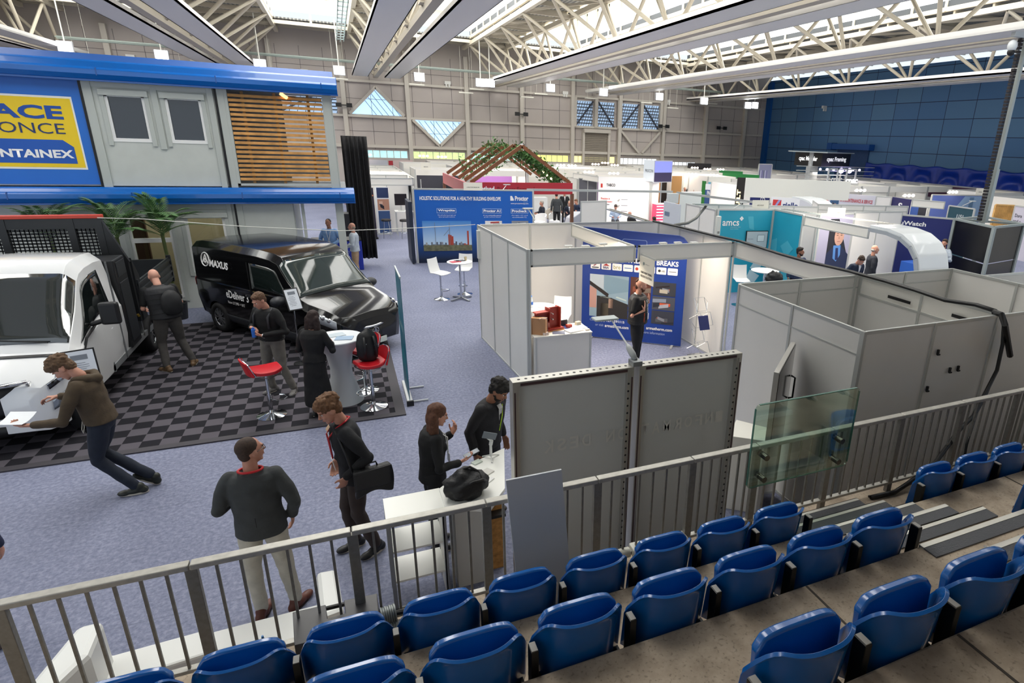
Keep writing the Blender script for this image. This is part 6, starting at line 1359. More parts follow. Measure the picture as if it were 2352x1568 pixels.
m_ = MB(); D0 = A0+C0-B0
for p, q in ((A0, B0), (B0, C0), (C0, D0), (D0, A0), (A0, C0)): m_.bar(p+Vector((0, 0, 2.3)), q+Vector((0, 0, 2.3)), .1, .06)
for p in (A0, B0, C0, D0): m_.bar(p, p+Vector((0, 0, 2.3)), .09, .09)
m_.build('galvanised_frame', mat('9aa3a2', .45, .4), mt_, world=True)
mp = Vector((18.15, 12.25, 0)); MB().bx(mp.x-.07, mp.x+.07, mp.y-.07, mp.y+.07, 2.3, 3.9).bx(mp.x-.05, mp.x+.05, mp.y-.05, mp.y+.05, 3.9, 7.9).build('mast', mat('aab2b0', .45, .4), mt_, world=True)
m_ = MB()
for k in range(60): m_.box((mp.x-.22+.0*k, mp.y+.02, 2.4+k*.094), (.11, .1, .075), .0)
m_.build('cable_chain', mat('1b1518', .6), mt_, world=True)
MB().bx(mp.x-.62, mp.x+.1, mp.y-.06, mp.y+.06, 7.45, 7.6).build('camera_arm', mat('c4c8c8', .4), mt_, world=True); MB().sph((mp.x-.55, mp.y, 7.22), (.13, .13, .16), 16, 10).build('camera_housing', mat('d6dadc', .3), mt_, world=True, smooth=True); MB().sph((mp.x-.55, mp.y, 7.06), .1, 14, 10).build('camera_dome', BLACK, mt_, world=True, smooth=True)
# --- drapes, signs and stands beyond
wc, BW, LW = print_wall('fabric_fascia', 'broad white fabric fascia with creases above the blue vehicle finance stand', 'fascia', P25(1713, 408, 3.0), P25(1955, 417, 3.0), 2.2, 3.0, mat('e9e8de', .6, bump=(1.2, .6)), fr=False)
bt, BBT, LBt = print_wall('tower_sign', 'black vertical sign with glowing yellow-white lettering reading built', 'sign', P25(1694, 407, 3.0), P25(1713, 408, 3.0), .9, 3.0, mat('24201e', .5), fr=False)
me_ = BBT.text('UNBUILT', 0, 0, 1, 1, mat('f6e0a0', .5, emit=1.4), .01, bold=.04); vs_ = [v.co.copy() for v in me_.data.vertices]; 
for v, c in zip(me_.data.vertices, vs_):
    d = c-BBT.o; a, b_ = d.dot(BBT.u), d.dot(BBT.v); v.co = BBT.pt(LBt*.12+LBt*.45*(1-b_), 1.0+1.5*a, .012)
cs = thing('sign_canopy', 'black canopy sign of the modular and framing stand with spotlights', 'sign', PY(1890, 375, 30)); YC = 30.0
c0, c1, c2 = PY(1826, 360, 30.8), PY(1888, 366, 29.2), PY(1953, 366, 30.8); hC = .78
for nm, p, q, tx in (('left', c0, c1, 'cpac Modular'), ('right', c1, c2, 'cpac Framing')):
    a = Vector((p.x, p.y, 0)); b_ = Vector((q.x, q.y, 0)); zt_ = 4.05; Bc = Board((a.x, a.y, zt_-hC), (b_-a), parent=cs); Lc = (b_-a).length; Bc.rect(0, 0, Lc, hC, mat('151517', .5), 0, name='board', t=.08); Bc.text(tx, Lc*.16, hC*.28, Lc*.84, hC*.72, mat('ffffff', .5, emit=.4), .01, bold=.03)
zc = 4.05; MB().add([(c0.x-.4, c0.y+.1, zc), (c1.x, c1.y-.4, zc), (c2.x+.4, c2.y+.1, zc), (c1.x, 32.4, zc), (c0.x-.4, c0.y+.1, zc+.06), (c1.x, c1.y-.4, zc+.06), (c2.x+.4, c2.y+.1, zc+.06), (c1.x, 32.4, zc+.06)], [(0, 1, 2, 3), (7, 6, 5, 4), (0, 4, 5, 1), (1, 5, 6, 2), (2, 6, 7, 3), (3, 7, 4, 0)]).build('canopy_lid', mat('9aa3a6', .4), cs, world=True)
MB().bx(c1.x-.35, c1.x+.25, c1.y+.5, c1.y+.9, 0, zc).build('tower', mat('a7aaac', .5, noise_=(3, .2)), cs, world=True); m_ = MB()
for x in (c0.x+.9, c2.x-.9): m_.bx(x-.04, x+.04, 30.5, 30.58, 0, zc)
for k in range(4): m_.bar((c0.x-.8, 29.6, .5+.0*k+2.0+.25*k), (c2.x+1.0, 29.6, 2.5+.25*k), .04, .04)
m_.build('truss_frame', ALU, cs, world=True); m_ = MB()
for k in range(8): m_.sph((c0.x+.9+k*.55, 30.0, zc-hC-.2), .08, 8, 6)
m_.build('stage_spot', mat('e8e0ff', .4, emit=1.6), cs, world=True, smooth=True)
for i, (px, py) in enumerate(((1932, 392), (1951, 392))): o_ = tag(MB().sph((0, 0, 0), .16, 12, 8).build('stage_light', mat('c8b8ff', .4, emit=5), smooth=True), ['violet glowing stage light, left one', 'violet glowing stage light, right one'][i], 'stage light', 'violet stage lights'); o_.location = PY(px, py, 29.3)
gs, BG, LG = print_wall('poster_wall', 'grey and violet striped poster panel left of the black canopy sign', 'poster', tuple(PY(1744, 378, 33))[:2], tuple(PY(1774, 378, 33))[:2], 1.6, PY(1760, 377, 33).z, mat('8a8ca8', .5), fr=True)
for k in range(6): BG.rect(.05+k*.12, 1.7, .09+k*.12, 2.8, mat(['4a4c66', 'd0d0ea', '6a60a0'][k % 3], .5), .006, 'stripe', t=.002)
BG.text('cpac', .1, 2.0, .6, 2.3, LTXT, .012, bold=.04)
gt = thing('glass_booth', 'white framed glass box with cpac letters right of the black tower', 'booth', PY(1930, 400, 28.5)); a, b_ = PY(1905, 390, 28.5), PY(1968, 392, 28.5); m_ = MB()
for k in range(4): x = a.x+(b_.x-a.x)*k/3; m_.bx(x-.04, x+.04, 28.5, 28.58, .0, 3.2)
m_.bx(a.x, b_.x, 28.5, 28.58, 3.12, 3.2).bx(a.x, b_.x, 28.5, 28.58, 2.2, 2.26).build('frame', mat('c8ccd0', .4), gt, world=True); BGt = Board((a.x, 28.48, 2.2), (1, 0, 0), parent=gt); BGt.text('cpac', .2, .1, 1.1, .45, LTXT, .01, bold=.03); BGt.text('cpac', 1.4, .0, 2.4, .4, mat('ffffff', .5, emit=.6), .012, bold=.05)
# along the blue wall
mm, BM, LM = print_wall('fascia_wall', 'grey fascia wall with dark letters MMC below the blue tarpaulin', 'fascia', (33.6, 34.0), (33.6, 12.0), 0, 2.5, mat('b4b6ba', .5), fr=False)
BM.rect(2.6, 1.7, 6.6, 2.35, mat('c9cbd0', .5), .01, 'sign_field'); BM.text('MMC', 4.6, 1.85, 5.6, 2.2, DTXT, .02); BM.rect(7.0, 1.7, 12.6, 2.42, mat('4a2444', .5), .01, 'purple_panel'); BM.text('MODERN METHODS OF CONSTRUCTION', 7.6, 2.2, 8.9, 2.3, LTXT, .02); BM.rect(12.6, 2.15, 15.5, 2.45, mat('5a3a8c', .5), .01, 'violet_panel')
# riello stand
rw, BRi, LR = print_wall('display_wall', 'white stand wall with red square logo and dark blue lettering riello', 'display wall', P25(1772, 452, 2.3), P25(1838, 456, 2.3), 0, 2.3, mat('f0f0f2', .5), fr=False)
BRi.rect(.08, 1.85, .42, 2.2, mat('d23a3a', .5), .008, 'red_square'); BRi.poly([(.12, 1.85), (.2, 1.85), (.4, 2.2), (.3, 2.2)], mat('9aa0d8', .5), .012, 'swoosh'); BRi.text('riello', .5, 1.88, min(LR-.05, 1.4), 2.12, mat('2c3c7c', .5), .012, bold=.03)
nvb, BNv, LN = print_wall('display_wall', 'navy stand panel with white letters S D left of the red square logo', 'display wall', P25(1724, 444, 2.3), P25(1768, 448, 2.3), 0, 2.3, mat('242e6e', .5), fr=False); BNv.text('SD', LN*.55, 1.8, LN*.8, 2.2, LTXT, .01)
ar2 = thing('arch_portal', 'white rounded arch end of the red square logo stand', 'arch', (16, 17, 0)); Pa = PZ(1832, 456, 2.45)
def arch2(u, v):
    f_ = v*(len(prof)-1); i = min(int(f_), len(prof)-2); k = f_-i; y = prof[i][0]*(1-k)+prof[i+1][0]*k-10.75+Pa.y+.2; z = prof[i][1]*(1-k)+prof[i+1][1]*k-.05; return (Pa.x-.1+.95*u, y, z)
MB().grid(arch2, 2, 48, .06).build('shell', WHG, ar2, world=True, smooth=2)
uw, BU, LU = print_wall('display_wall', 'pale stand wall with red lettering UPS maintenance and service', 'display wall', P25(1895, 441, 2.35), P25(2012, 450, 2.35), 0, 2.35, mat('c9c9d4', .5), fr=False)
BU.text('UPS MAINTENANCE & SERVICE', .75, 1.98, LU-.1, 2.14, mat('b8323c', .5), .01, bold=.02); BU.poly([(.0, 1.5), (.0, 2.1), (.25, 1.95), (.3, 1.75), (.2, 1.5)], mat('d03a34', .5), .01, 'red_shape'); pic(BU, uw, .3, 1.5, .7, 2.3, ['3a5a80', 'c9d4e0', 'b08a78', '2a3040'], 12, d=.01)
uw2, BU2, LU2 = print_wall('display_wall', 'pale stand wall with grey arrow shape left of the red lettering', 'display wall', P25(1835, 438, 2.35), P25(1893, 441, 2.35), 0, 2.35, mat('cfd0d6', .5), fr=False); BU2.poly([(.9, 1.6), (.9, 2.15), (1.3, 2.0), (1.35, 1.6), (1.15, 1.75)], mat('50587a', .5), .01, 'arrow_shape')
nv2, BN2, LN2 = print_wall('display_wall', 'navy panel with white letter S right of the white-framed glass doorway', 'display wall', P25(2050, 452, 2.35), P25(2092, 458, 2.35), 0, 2.35, mat('26245e', .5), fr=False); BN2.text('S', LN2*.4, 1.85, LN2*.62, 2.15, LTXT, .01, bold=.03)
wall_run('white framed doorway panel left of the navy letter panel', P25(2014, 450, 2.35), P25(2048, 452, 2.35), n=1, z1=2.35)
bl2, BL2, LL = print_wall('display_wall', 'dark blue and black double panel behind the navy security stand', 'display wall', P25(2093, 466, 2.0), P25(2132, 470, 2.0), 0, 2.0, mat('24407c', .5)); BL2.rect(LL*.5, .3, LL*.95, 1.95, mat('1a1c26', .5), .01, 'black_panel'); fascia('white fascia over the dark double panel', P25(2096, 457), P25(2172, 463))
pic_w, BPW, LPW = print_wall('display_wall', 'wide photo wall with a blue glass building and sky', 'display wall', P25(2142, 447, 2.4), P25(2262, 449, 2.4), .6, 2.4, mat('5a6eb4', .45), fr=True); BPW.poly([(LPW*.45, 1.7), (LPW*.62, 2.35), (LPW*.95, 2.35), (LPW*.95, .9), (LPW*.42, .9)], mat('8aa8cc', .45), .01, 'glass_building'); BPW.rect(LPW*.72, 1.0, LPW*.8, 2.3, mat('5c7c9c', .45), .014, 'tower_shape')
tl2, BT2_, LT = print_wall('display_wall', 'dark teal stand panel with small white emblem', 'display wall', P25(2180, 472, 2.2), P25(2238, 480, 2.2), 0, 2.2, mat('1e4a58', .5)); BT2_.text('1151', LT*.4, 1.75, LT*.65, 1.9, LTXT, .01, bold=.02)
tmw = thing('timber_wall', 'light timber stud wall of the wooden stand at the right', 'stand wall', (24, 15, 0)); a, b_ = Vector((*P25(2288, 470, 2.2), 0)), Vector((*P25(2330, 472, 2.2), 0)); PINE = mat('d3a664', .6, noise_=(4, .2)); 
for k in range(12): q_ = a.lerp(b_, k/11); MB().bx(q_.x-.05, q_.x+.05, q_.y-.04, q_.y+.04, 0, 2.2).build('stud', PINE, tmw, world=True)
MB().bar(a+Vector((0, 0, 2.2)), b_+Vector((0, 0, 2.2)), .12, .06).bar(a+Vector((0, 0, 1.6)), b_+Vector((0, 0, 1.6)), .1, .05).build('plate', PINE, tmw, world=True)
gw, BGw, LGw = print_wall('display_wall', 'pale lilac panel with dark lettering dura and at the right edge', 'display wall', P25(2332, 472, 2.25), P25(2420, 484, 2.25), 0, 2.25, mat('cac6d4', .5)); BGw.text('Dura', .12, 1.78, .5, 1.92, DTXT, .01); BGw.text('and s', .08, 1.56, .5, 1.68, DTXT, .01)
# wooden stands and others in the middle distance
def colour_wall(label, pxa, pxb, z1, c, z0=0, zt=None, txt=None, cat='stand wall', em=0):
    t, Bd, L = print_wall('stand_wall', label, cat, P25(*pxa, z1), P25(*pxb, z1), z0, z1, mat(c, .5, emit=em) if em else mat(c, .5), fr=False)
    if txt: Bd.text(txt, L*.15, z1-.55, L*.85, z1-.35, LTXT, .01, bold=.02)
    return Bd, L, t
tabB, tabL, tabT = colour_wall('white aluminium pressings stand wall with black and red logo lettering', (1375, 405), (1515, 410), 2.5, 'eceae8')
tabB.text('TABCO', .42, 2.02, .88, 2.16, DTXT, .01, bold=.03); tabB.rect(.12, 1.95, .22, 2.15, mat('c83a30', .5), .01, 'red_mark'); tabB.text('Precision in', .15, 1.35, .62, 1.45, mat('d85040', .5), .01, bold=.02); tabB.text('Every Pressing', .15, 1.18, .75, 1.29, mat('d85040', .5), .01, bold=.02); tabB.rect(.15, 1.08, .6, 1.11, DTXT, .01, 'text_line')
for k in range(3): 
    tabB.poly([(1.0, 1.30-.3*k), (1.12, 1.4-.3*k), (1.14, 1.34-.3*k), (1.07, 1.28-.3*k), (1.14, 1.22-.3*k)], mat('a9a39c', .5), .01, 'profile_shape'); tabB.rect(1.22, 1.36-.3*k, 1.55, 1.385-.3*k, mat('8a8a90', .5), .01, 'text_line')
fascia('white fascia running back from the pressings stand', P25(1375, 405), P25(1317, 397)); wall_run('grey side wall of the pressings stand with photos', P25(1330, 408, 2.3), P25(1372, 412, 2.3), n=2, z1=2.3, m=mat('55565e', .5))
pk = thing('ribbed_counter', 'glowing pink ribbed counter of the pressings stand', 'counter', (0, 0, 0)); a, b_ = PZ(1484, 462, 1.3), PZ(1528, 462, 1.3); a.y = b_.y = (a.y+b_.y)/2-1.2
MB().bx(a.x, b_.x, a.y, a.y+.5, 0, 1.25).build('body', mat('e23a62', .5, emit=.25), pk, world=True); m_ = MB()
for k in range(8): m_.bx(a.x, b_.x, a.y-.03, a.y, .08+k*.15, .14+k*.15)
m_.build('pale_rib', mat('ffc2d0', .5, emit=.5), pk, world=True); MB().bx(a.x, b_.x, a.y-.02, a.y+.5, 1.25, 1.29).build('top', WB, pk, world=True)
gpb, gpl, _ = colour_wall('pale grey poster with small text and code field left of the tall white column', (1525, 462), (1562, 470), 2.2, 'c4cad2'); gpb.rect(gpl*.1, 1.7, gpl*.4, 1.85, mat('6a7c94', .5), .008, 'logo_block'); gpb.rect(gpl*.1, 1.3, gpl*.7, 1.34, DTXT, .008, 'text_line'); gpb.rect(gpl*.1, 1.2, gpl*.5, 1.24, DTXT, .008, 'text_line')
tag(MB().prism([P25(1562, 442, 2.45), P25(1612, 442, 2.45), P25(1611, 440, 2.45), P25(1566, 440, 2.45)], 'z', 0, 2.45).build('white_column', mat('dfe4e0', .5)), 'tall white storage column left of the grey panels', 'column')
colour_wall('timber clad stand wall in the middle distance', (1545, 404), (1567, 404), 2.4, 'b98a52'); colour_wall('second timber panel beside the white suited visitors', (1480, 392), (1502, 392), 2.4, '9a7244')
colour_wall('bright green pillar of the stand by the finance panels', (1613, 415), (1621, 416), 2.3, '2a7a34'); vfb, vfl, _ = colour_wall('blue vehicle finance panel, left one with white top', (1621, 422), (1652, 424), 2.3, '2a4c80', txt='FINANCIAL'); vfb.rect(0, 2.0, vfl, 2.3, mat('dfe0e4', .5), .008, 'white_top'); colour_wall('blue vehicle finance panel with rounded top corner, right one', (1660, 420), (1693, 423), 2.3, '235a84', txt='VOLKSWAGEN')
for i, (p_, q_) in enumerate((((1652, 391), (1706, 394)), ((1660, 397), (1744, 402)))): t_, _, _ = print_wall('green_fascia', ['upper long green fascia in the distance', 'lower long green fascia in the distance'][i], 'fascia', P25(*p_, 2.6), P25(*q_, 2.6), 2.3, 2.6, mat('1f7a3a', .5), fr=False)
pcn = thing('tower_sign', 'raised box sign with grey logo side and blue-violet screen', 'sign', (0, 0, 0)); a, b_, c_ = PY(1480, 358, 28.5), PY(1504, 360, 28.0), PY(1546, 362, 28.4)
Bx = Board((a.x, a.y, 2.35), (b_-a)-Vector((0, 0, (b_-a).z)), parent=pcn); Lx = Vector((b_.x-a.x, b_.y-a.y)).length; hx = a.z-2.35+.05; Bx.rect(0, 0, Lx, 1.05, mat('c9cfd2', .4, emit=.25), 0, name='logo_panel', t=.06); Bx.text('PROCON', .1, .45, Lx-.05, .6, DTXT, .01)
Bx = Board((b_.x, b_.y, 2.3), (c_.x-b_.x, c_.y-b_.y, 0), parent=pcn); Lx = Vector((c_.x-b_.x, c_.y-b_.y)).length; Bx.rect(0, 0, Lx, 1.1, mat('c4c6cc', .4), 0, name='screen_frame', t=.06); Bx.rect(.04, .04, Lx-.04, .5, mat('3a3450', .4, emit=.35), .008, 'dark_half', t=.002); Bx.rect(.04, .5, Lx-.04, 1.06, mat('7f86cc', .4, emit=.6), .008, 'violet_half', t=.002)
MB().bx(b_.x-.05, b_.x+.05, b_.y+.2, b_.y+.3, 0, 2.4).build('mast', ALU, pcn, world=True)
colour_wall('blue and white poster right of the raised box sign', (1548, 372), (1558, 372), 2.75, '3a8ac8', z0=1.5)
colour_wall('dark low backdrop box in front of the far wall', (1580, 374), (1634, 376), 2.85, '1d1b1e', z0=1.2); colour_wall('small blue inflated post near the roller door', (1383, 362), (1389, 362), 2.9, '3a5a8c', z0=1.0)
colour_wall('dark doorway panel at the back of the tall timber stand', (1518, 418), (1532, 418), 2.0, '201d1c')
colour_wall('white poster with navy stripe and code field behind the rafters', (1282, 380), (1300, 382), 2.5, 'e8e8ec'); colour_wall('narrow navy stripe panel behind the rafters', (1277, 385), (1282, 385), 2.4, '2e3060')
colour_wall('red long fascia text panel in the distance', (1375, 389), (1447, 391), 2.2, 'b8453c', z0=1.9); colour_wall('white stand with hot red corner in the distance left', (893, 369), (903, 369), 2.4, 'b03440'); colour_wall('pale pink photo wall behind the distant visitors', (903, 368), (948, 368), 2.5, 'cbb6b4')
colour_wall('grey roller banner with blue ring logo', (957, 378), (971, 378), 2.2, 'b4bcc8'); colour_wall('dark grey screens inside the open framed stand', (992, 393), (1028, 393), 2.2, '4c555c'); colour_wall('grey sign panel with dark lettering over the left booths', (848, 366), (889, 368), 2.5, 'b9bcc4', z0=2.1)
# generic shell booths filling the rest of the hall ------------------------------------------------
GB = [0]
rowl = {}
def shell_booth(x, y, w, d, col=None, side='L', spots=True):
    k = GB[0]; GB[0] += 1
    bx_ = 'left' if x < 8 else 'middle' if x < 18 else 'right'; r_ = 'nearest' if y < 24 else 'near' if y < 29 else 'middle' if y < 34 else 'rear' if y < 39 else 'rearmost'; key = (bx_, r_); rowl[key] = rowl.get(key, 0)+1
    w -= .08; t = thing('shell_booth', 'shell booth %sin the %s hall block, %s row, %s from left' % (('with %s panel ' % col[1]) if col else '', bx_, r_, ordn[rowl[key]-1].replace('leftmost', 'first')), 'booth', (x, y, 0), 0, 'shell booths in the hall')
    m_ = MB(); m_.bx(0, w, d-.03, d, 0, 2.5).bx(0, .03, 0, d, 0, 2.5); m_.build('wall_panel', SHW, t)
    MB().bx(0, w, -.02, .02, 2.2, 2.5).bx(w-.02, w+.02, 0, d, 2.2, 2.5).build('fascia', SHL, t); m_ = MB()
    for a, b in ((0, 0), (w, 0), (w, d), (0, d)): m_.bx(a-.03, a+.03, b-.03, b+.03, 0, 2.5)
    m_.build('booth_frame', ALU, t)
    if col: MB().bx(.3, w-.3, d-.06, d-.035, .3, 2.15).build('printed_panel', mat(col[0], .5), t)
    if k % 2 == 0: MB().box((w*.3, d*.4, .5), (.9, .5, 1.0)).build('counter', WB, t)
    if k % 3 == 0: MB().box((w*.7, d*.85, 1.4), (.8, .06, .5)).build('screen', mat('22242a', .3), t)
    return t
CP = [('2a4c80', 'blue'), ('b03a3a', 'red'), ('d8d4cc', 'cream'), ('2f6a4a', 'green'), ('3a3a44', 'dark grey'), ('c98a4a', 'orange'), ('58a0b8', 'pale blue'), ('8a5a9a', 'purple'), None, None]
rsb = random.Random(21); bpy.context.view_layer.update(); occ = []
for o_ in [o for o in S.objects if o.type == 'MESH']:
    r_ = rootof(o_)
    if r_.get('kind') == 'structure' or r_.get('category') in ('roof truss', 'cable tray', 'floodlight', 'light', 'cable', 'beam', 'plant', 'bulb', 'cable ladder', 'emergency light', 'wall light', 'stand', 'display wall' if False else '-'): continue
    c_ = [o_.matrix_world @ Vector(q) for q in o_.bound_box]; y0_, y1_ = min(c.y for c in c_), max(c.y for c in c_)
    if y1_ > 19 and min(c.z for c in c_) < 2.6: occ.append((min(c.x for c in c_)-.06, max(c.x for c in c_)+.06, y0_-.06, y1_+.06))
occ += [(-1, 3.3, 20, 37.5), (3.6, 10.5, 19.5, 30.6), (8, 16.9, 22, 28), (15.2, 20.5, 16, 22)]
def free(x0, x1, y0, y1): return x1 < 33.3 and not any(x0 < b and x1 > a and y0 < d_ and y1 > c for a, b, c, d_ in occ)
for y in (20.2, 24.0, 26.6, 30.4, 33.2, 36.8, 39.4, 42.6):
    x = 3.6
    while x < 32:
        for w in rsb.sample((4, 3, 3, 2), 4):
            if free(x, x+w, y, y+2.3): shell_booth(x, y, w, 2.15, rsb.choice(CP)); x += w; break
        else: x += .5
for x, y, w in ((21.5, 8.0, 3), (24.7, 8.5, 3), (22.0, 5.2, 3), (27.5, 12.0, 3), (27.6, 16.5, 3), (13.6, 4.8, 3)):
    if free(x, x+w, y, y+2.3): shell_booth(x, y, w, 2.2, rsb.choice(CP))
# triple spotlights glowing on booth fascias
SPM = mat('ffe6d6', .4, emit=7, name='warm_spot'); sp_ = None
clus = [(821, 355), (829, 362), (841, 355), (973, 358), (1015, 360), (1288, 379), (1314, 380), (1353, 395), (1410, 398), (1368, 377), (1412, 379), (1390, 374), (1590, 400), (1640, 402), (1596, 385), (1625, 388), (1655, 389), (1977, 437), (2088, 449), (2189, 441), (1965, 435), (2078, 447), (1540, 401)]
for i, (px, py) in enumerate(clus[:20]):
    p = PZ(px, py, 2.55)
    if p.y > 44: p = PY(px, py, 43.5)
    s_ = p.y/28
    if sp_ is None:
        sp_ = thing('spotlight_cluster', None, 'spotlights', p, 0, 'warm triple spotlights on booth fascias')
        for k in range(3): MB().sph((k*.24-.24, 0, 0), (.085, .05, .065), 12, 8).build('lamp', SPM, sp_, smooth=True)
        MB().bar((-.35, .06, -.02), (.35, .06, -.02), .02, .03).build('rail', ALU, sp_); c = sp_
    else: c = dup(sp_, p)
    c['label'] = 'triple warm spotlights glowing over the stands, number %s counted from the left group' % ordn[i] if False else 'three warm spotlights glowing over the stands %s' % ['beside the black curtain, upper left', 'beside the black curtain, lower', 'beside the black curtain, upper right', 'left of the timber rafters', 'nearest left of the timber rafters', 'just right of the timber rafters', 'second right of the timber rafters', 'over the dark side wall of the pressings stand', 'over the white pressings stand', 'below the roller door', 'below the white strip windows', 'farthest, at the foot of the roller door', 'over the timber panels', 'over the blue finance panels', 'above the timber panels, farther', 'before the dark backdrop box', 'left of the green fascias', 'right of the black canopy sign', 'over the navy letter panel', 'over the glass building photo'][i]
# arm lights on the booths
def arm_light(px, py, ax, ay, label, z=2.5):
    p = PZ(px, py, z); q = PY(ax, ay, p.y+.25); t = thing('arm_light', label, 'spotlight', p); MB().tube([p, p.lerp(q, .8), q], .012, 6).build('arm', ALU, t, world=True); MB().box(q, (.24, .12, .03)).build('lamp_head', mat('b9bcba', .4), t, world=True, bevel=.006)
arm_light(1155, 436, 1164, 424, 'small arm spotlight on top of the blue building envelope wall'); arm_light(1228, 505, 1213, 479, 'white arm lamp standing behind the booth wall by the seated group'); arm_light(1682, 481, 1706, 465, 'arm spotlight on top of the turquoise wall'); arm_light(2210, 473, 2234, 462, 'arm spotlight on top of the dark teal panel'); arm_light(1845, 438, 1862, 430, 'thin arm spotlight in front of the white fabric fascia')
def name_board(px, py, w, h, label, ang=0, txt=None):
    p = PZ(px, py, 2.5); t = thing('name_board', label, 'sign', p); Bd = Board(p, (cos(ang), sin(ang), 0), parent=t); Bd.rect(0, 0, w, h, mat('e6e3d6', .6), 0, name='board', t=.01); Bd.text(txt or 'EXHIBITOR', w*.3, h*.35, w*.7, h*.5, DTXT, .004)
name_board(1727, 480, .56, .26, 'cream name board on top of the turquoise wall', -.1, 'AMCS GROUP'); name_board(1792, 436, .45, .24, 'cream name board on the white fabric fascia', -.15, 'RIELLO UPS'); name_board(1900, 495, .5, .22, 'cream name board leaning in front of the white panel row', -.4, 'EcoOnline'); name_board(967, 390, .5, .36, 'cream name board by the framed stand left of the rafters', 0, 'BISON'); name_board(2240, 447, .5, .3, 'small cream name board right of the glass building photo', -.2, 'STAND')
# palms standing in front of the building
def palm(px, ytop_px, Y, h, label, seed, n=20):
    rs = random.Random(seed); b0 = PY(px, 470, Y); x = b0.x; t = thing('potted_palm', label, 'palm', (x, Y, 0)); fr = MB(); st = MB()
    for k in range(n):
        a = 2*pi*k/n+rs.random()*.5; up = .6+.85*rs.random(); L = .8+.35*rs.random(); z0 = h-1.05+.45*rs.random(); prev = None; pts = []
        for j in range(11):
            f_ = j/10; r = L*f_*cos(up)*1.0+.08*f_; zz = z0+L*(sin(up)*f_-.42*f_*f_); pts.append(Vector((cos(a)*r, sin(a)*r, zz)))
        st.tube(pts, [.008-.0006*j for j in range(11)], 5)
        for j in range(2, 11):
            d = (pts[j]-pts[j-1]).normalized(); s_ = d.cross(Vector((0, 0, 1))).normalized(); ll = .26*(1-.06*abs(j-5))
            for sd in (-1, 1):
                for q in (0, .5):
                    o_ = pts[j-1].lerp(pts[j], q); tip = o_+(s_*sd*.8+d*.75+Vector((0, 0, -.12))).normalized()*ll; w_ = d*.016; fr.add([o_-w_, o_.lerp(tip, .5)-w_*1.1+Vector((0, 0, .01)), tip, o_.lerp(tip, .5)+w_*1.1], [(0, 1, 2, 3)])
    fr.build('frond', mat('4b7040', .5, noise_=(4, .35)), t, keep=True); st.build('frond_stem', mat('6b8a4c', .5), t)
    MB().tube([(0, 0, .3), (.01, 0, h*.5), (0, .01, h-.9)], .035, 8).build('trunk', mat('5c6a3c', .6), t); MB().lathe([(.001, 0), (.17, 0), (.21, .38), (.19, .38), (.18, .34), (.001, .34)], n=20).build('pot', mat('2a2c2e', .5), t, smooth=2)
palm(95, 450, 16.0, 2.85, 'bushy palm behind the truck cab, leftmost of the three', 1); palm(250, 455, 16.1, 2.8, 'palm with spreading fronds, middle of the three', 2); palm(358, 450, 16.1, 2.85, 'tall narrow palm, rightmost of the three', 3)
# ================================================================ PEOPLE
SKIN = mat('c48e78', .55, noise_=(40, .05)); SKIN2 = mat('96674f', .55); SKIN3 = mat('d09a86', .5)
def fuse(name, mb, m, parent, vox=.008, it=2, label=None, disp=None):
    """weld overlapping closed shapes into one continuous skin"""
    o = mb.build(name, m)
    md = o.modifiers.new('r', 'REMESH'); md.mode = 'VOXEL'; md.voxel_size = vox; md.use_smooth_shade = True
    if it: sm = o.modifiers.new('s', 'SMOOTH'); sm.factor = .5; sm.iterations = it
    bpy.context.view_layer.update(); dg = bpy.context.evaluated_depsgraph_get()
    me = bpy.data.meshes.new_from_object(o.evaluated_get(dg)); o.modifiers.clear(); old = o.data; o.data = me; bpy.data.meshes.remove(old)
    me.name = name
    if disp:
        a, f = disp; me.calc_loop_triangles(); ns = [v.normal.copy() for v in me.vertices]
        for v, n_ in zip(me.vertices, ns): v.co += n_*a*noise.noise(v.co*f)
    for p in me.polygons: p.use_smooth = True
    o.parent = parent
    if label: o['label'] = label
    return o
def limb(mb, pts, rad, n=16):
    pts = [Vector(p) for p in pts]
    # extra points with round joints
    mb.tube(pts, rad, n)
    for p, r in zip(pts, rad): mb.sph(p, r*.99, 14, 10)
def hand(mb, w, d, nrm, side, curl=.35, sc=1.0, spread=.12):
    """w wrist, d pointing direction, nrm palm normal (where fingers curl to); side +1 puts the thumb on +cross"""
    w, d, nrm = Vector(w), Vector(d).normalized(), Vector(nrm); nrm = (nrm - d*nrm.dot(d)).normalized(); s = d.cross(nrm)*side
    # palm: thick flat loft
    R = []
    for k, (t, ww, th_) in enumerate(((0, .026, .019), (.03, .036, .016), (.06, .041, .014), (.088, .040, .012))):
        R.append(mb.ring(w+d*t*sc, s, nrm, ww*sc, th_*sc, 14))
    mb.loft(R, True)
    for k, (o, L) in enumerate(((.030, .92), (.011, 1.05), (-.010, 1.0), (-.030, .8))):
        p = w+(d*.085+s*o)*sc; dd = (d+s*(o*spread*18)).normalized(); pts = [p-dd*.02*sc]; 
        ang = 0
        for seg, ln in enumerate((.042, .027, .022)):
            ang += curl*(.6 if seg == 0 else .9)*(1+.1*k)
            q = (dd*cos(ang)+nrm*sin(ang)); pts.append(pts[-1]+q*(ln*L+(.02 if seg == 0 else 0))*sc)
        limb(mb, pts, [.0095*sc, .009*sc, .0085*sc, .0075*sc], 8)
    tb_ = w+(d*.022+s*.026+nrm*.006)*sc; t1_ = tb_+(d*.55+s*.65+nrm*.35).normalized()*.042*sc; t2_ = t1_+(d*.85+s*.1+nrm*.5).normalized()*.034*sc
    limb(mb, [tb_, t1_, t2_], [.014*sc, .0115*sc, .0095*sc], 8)
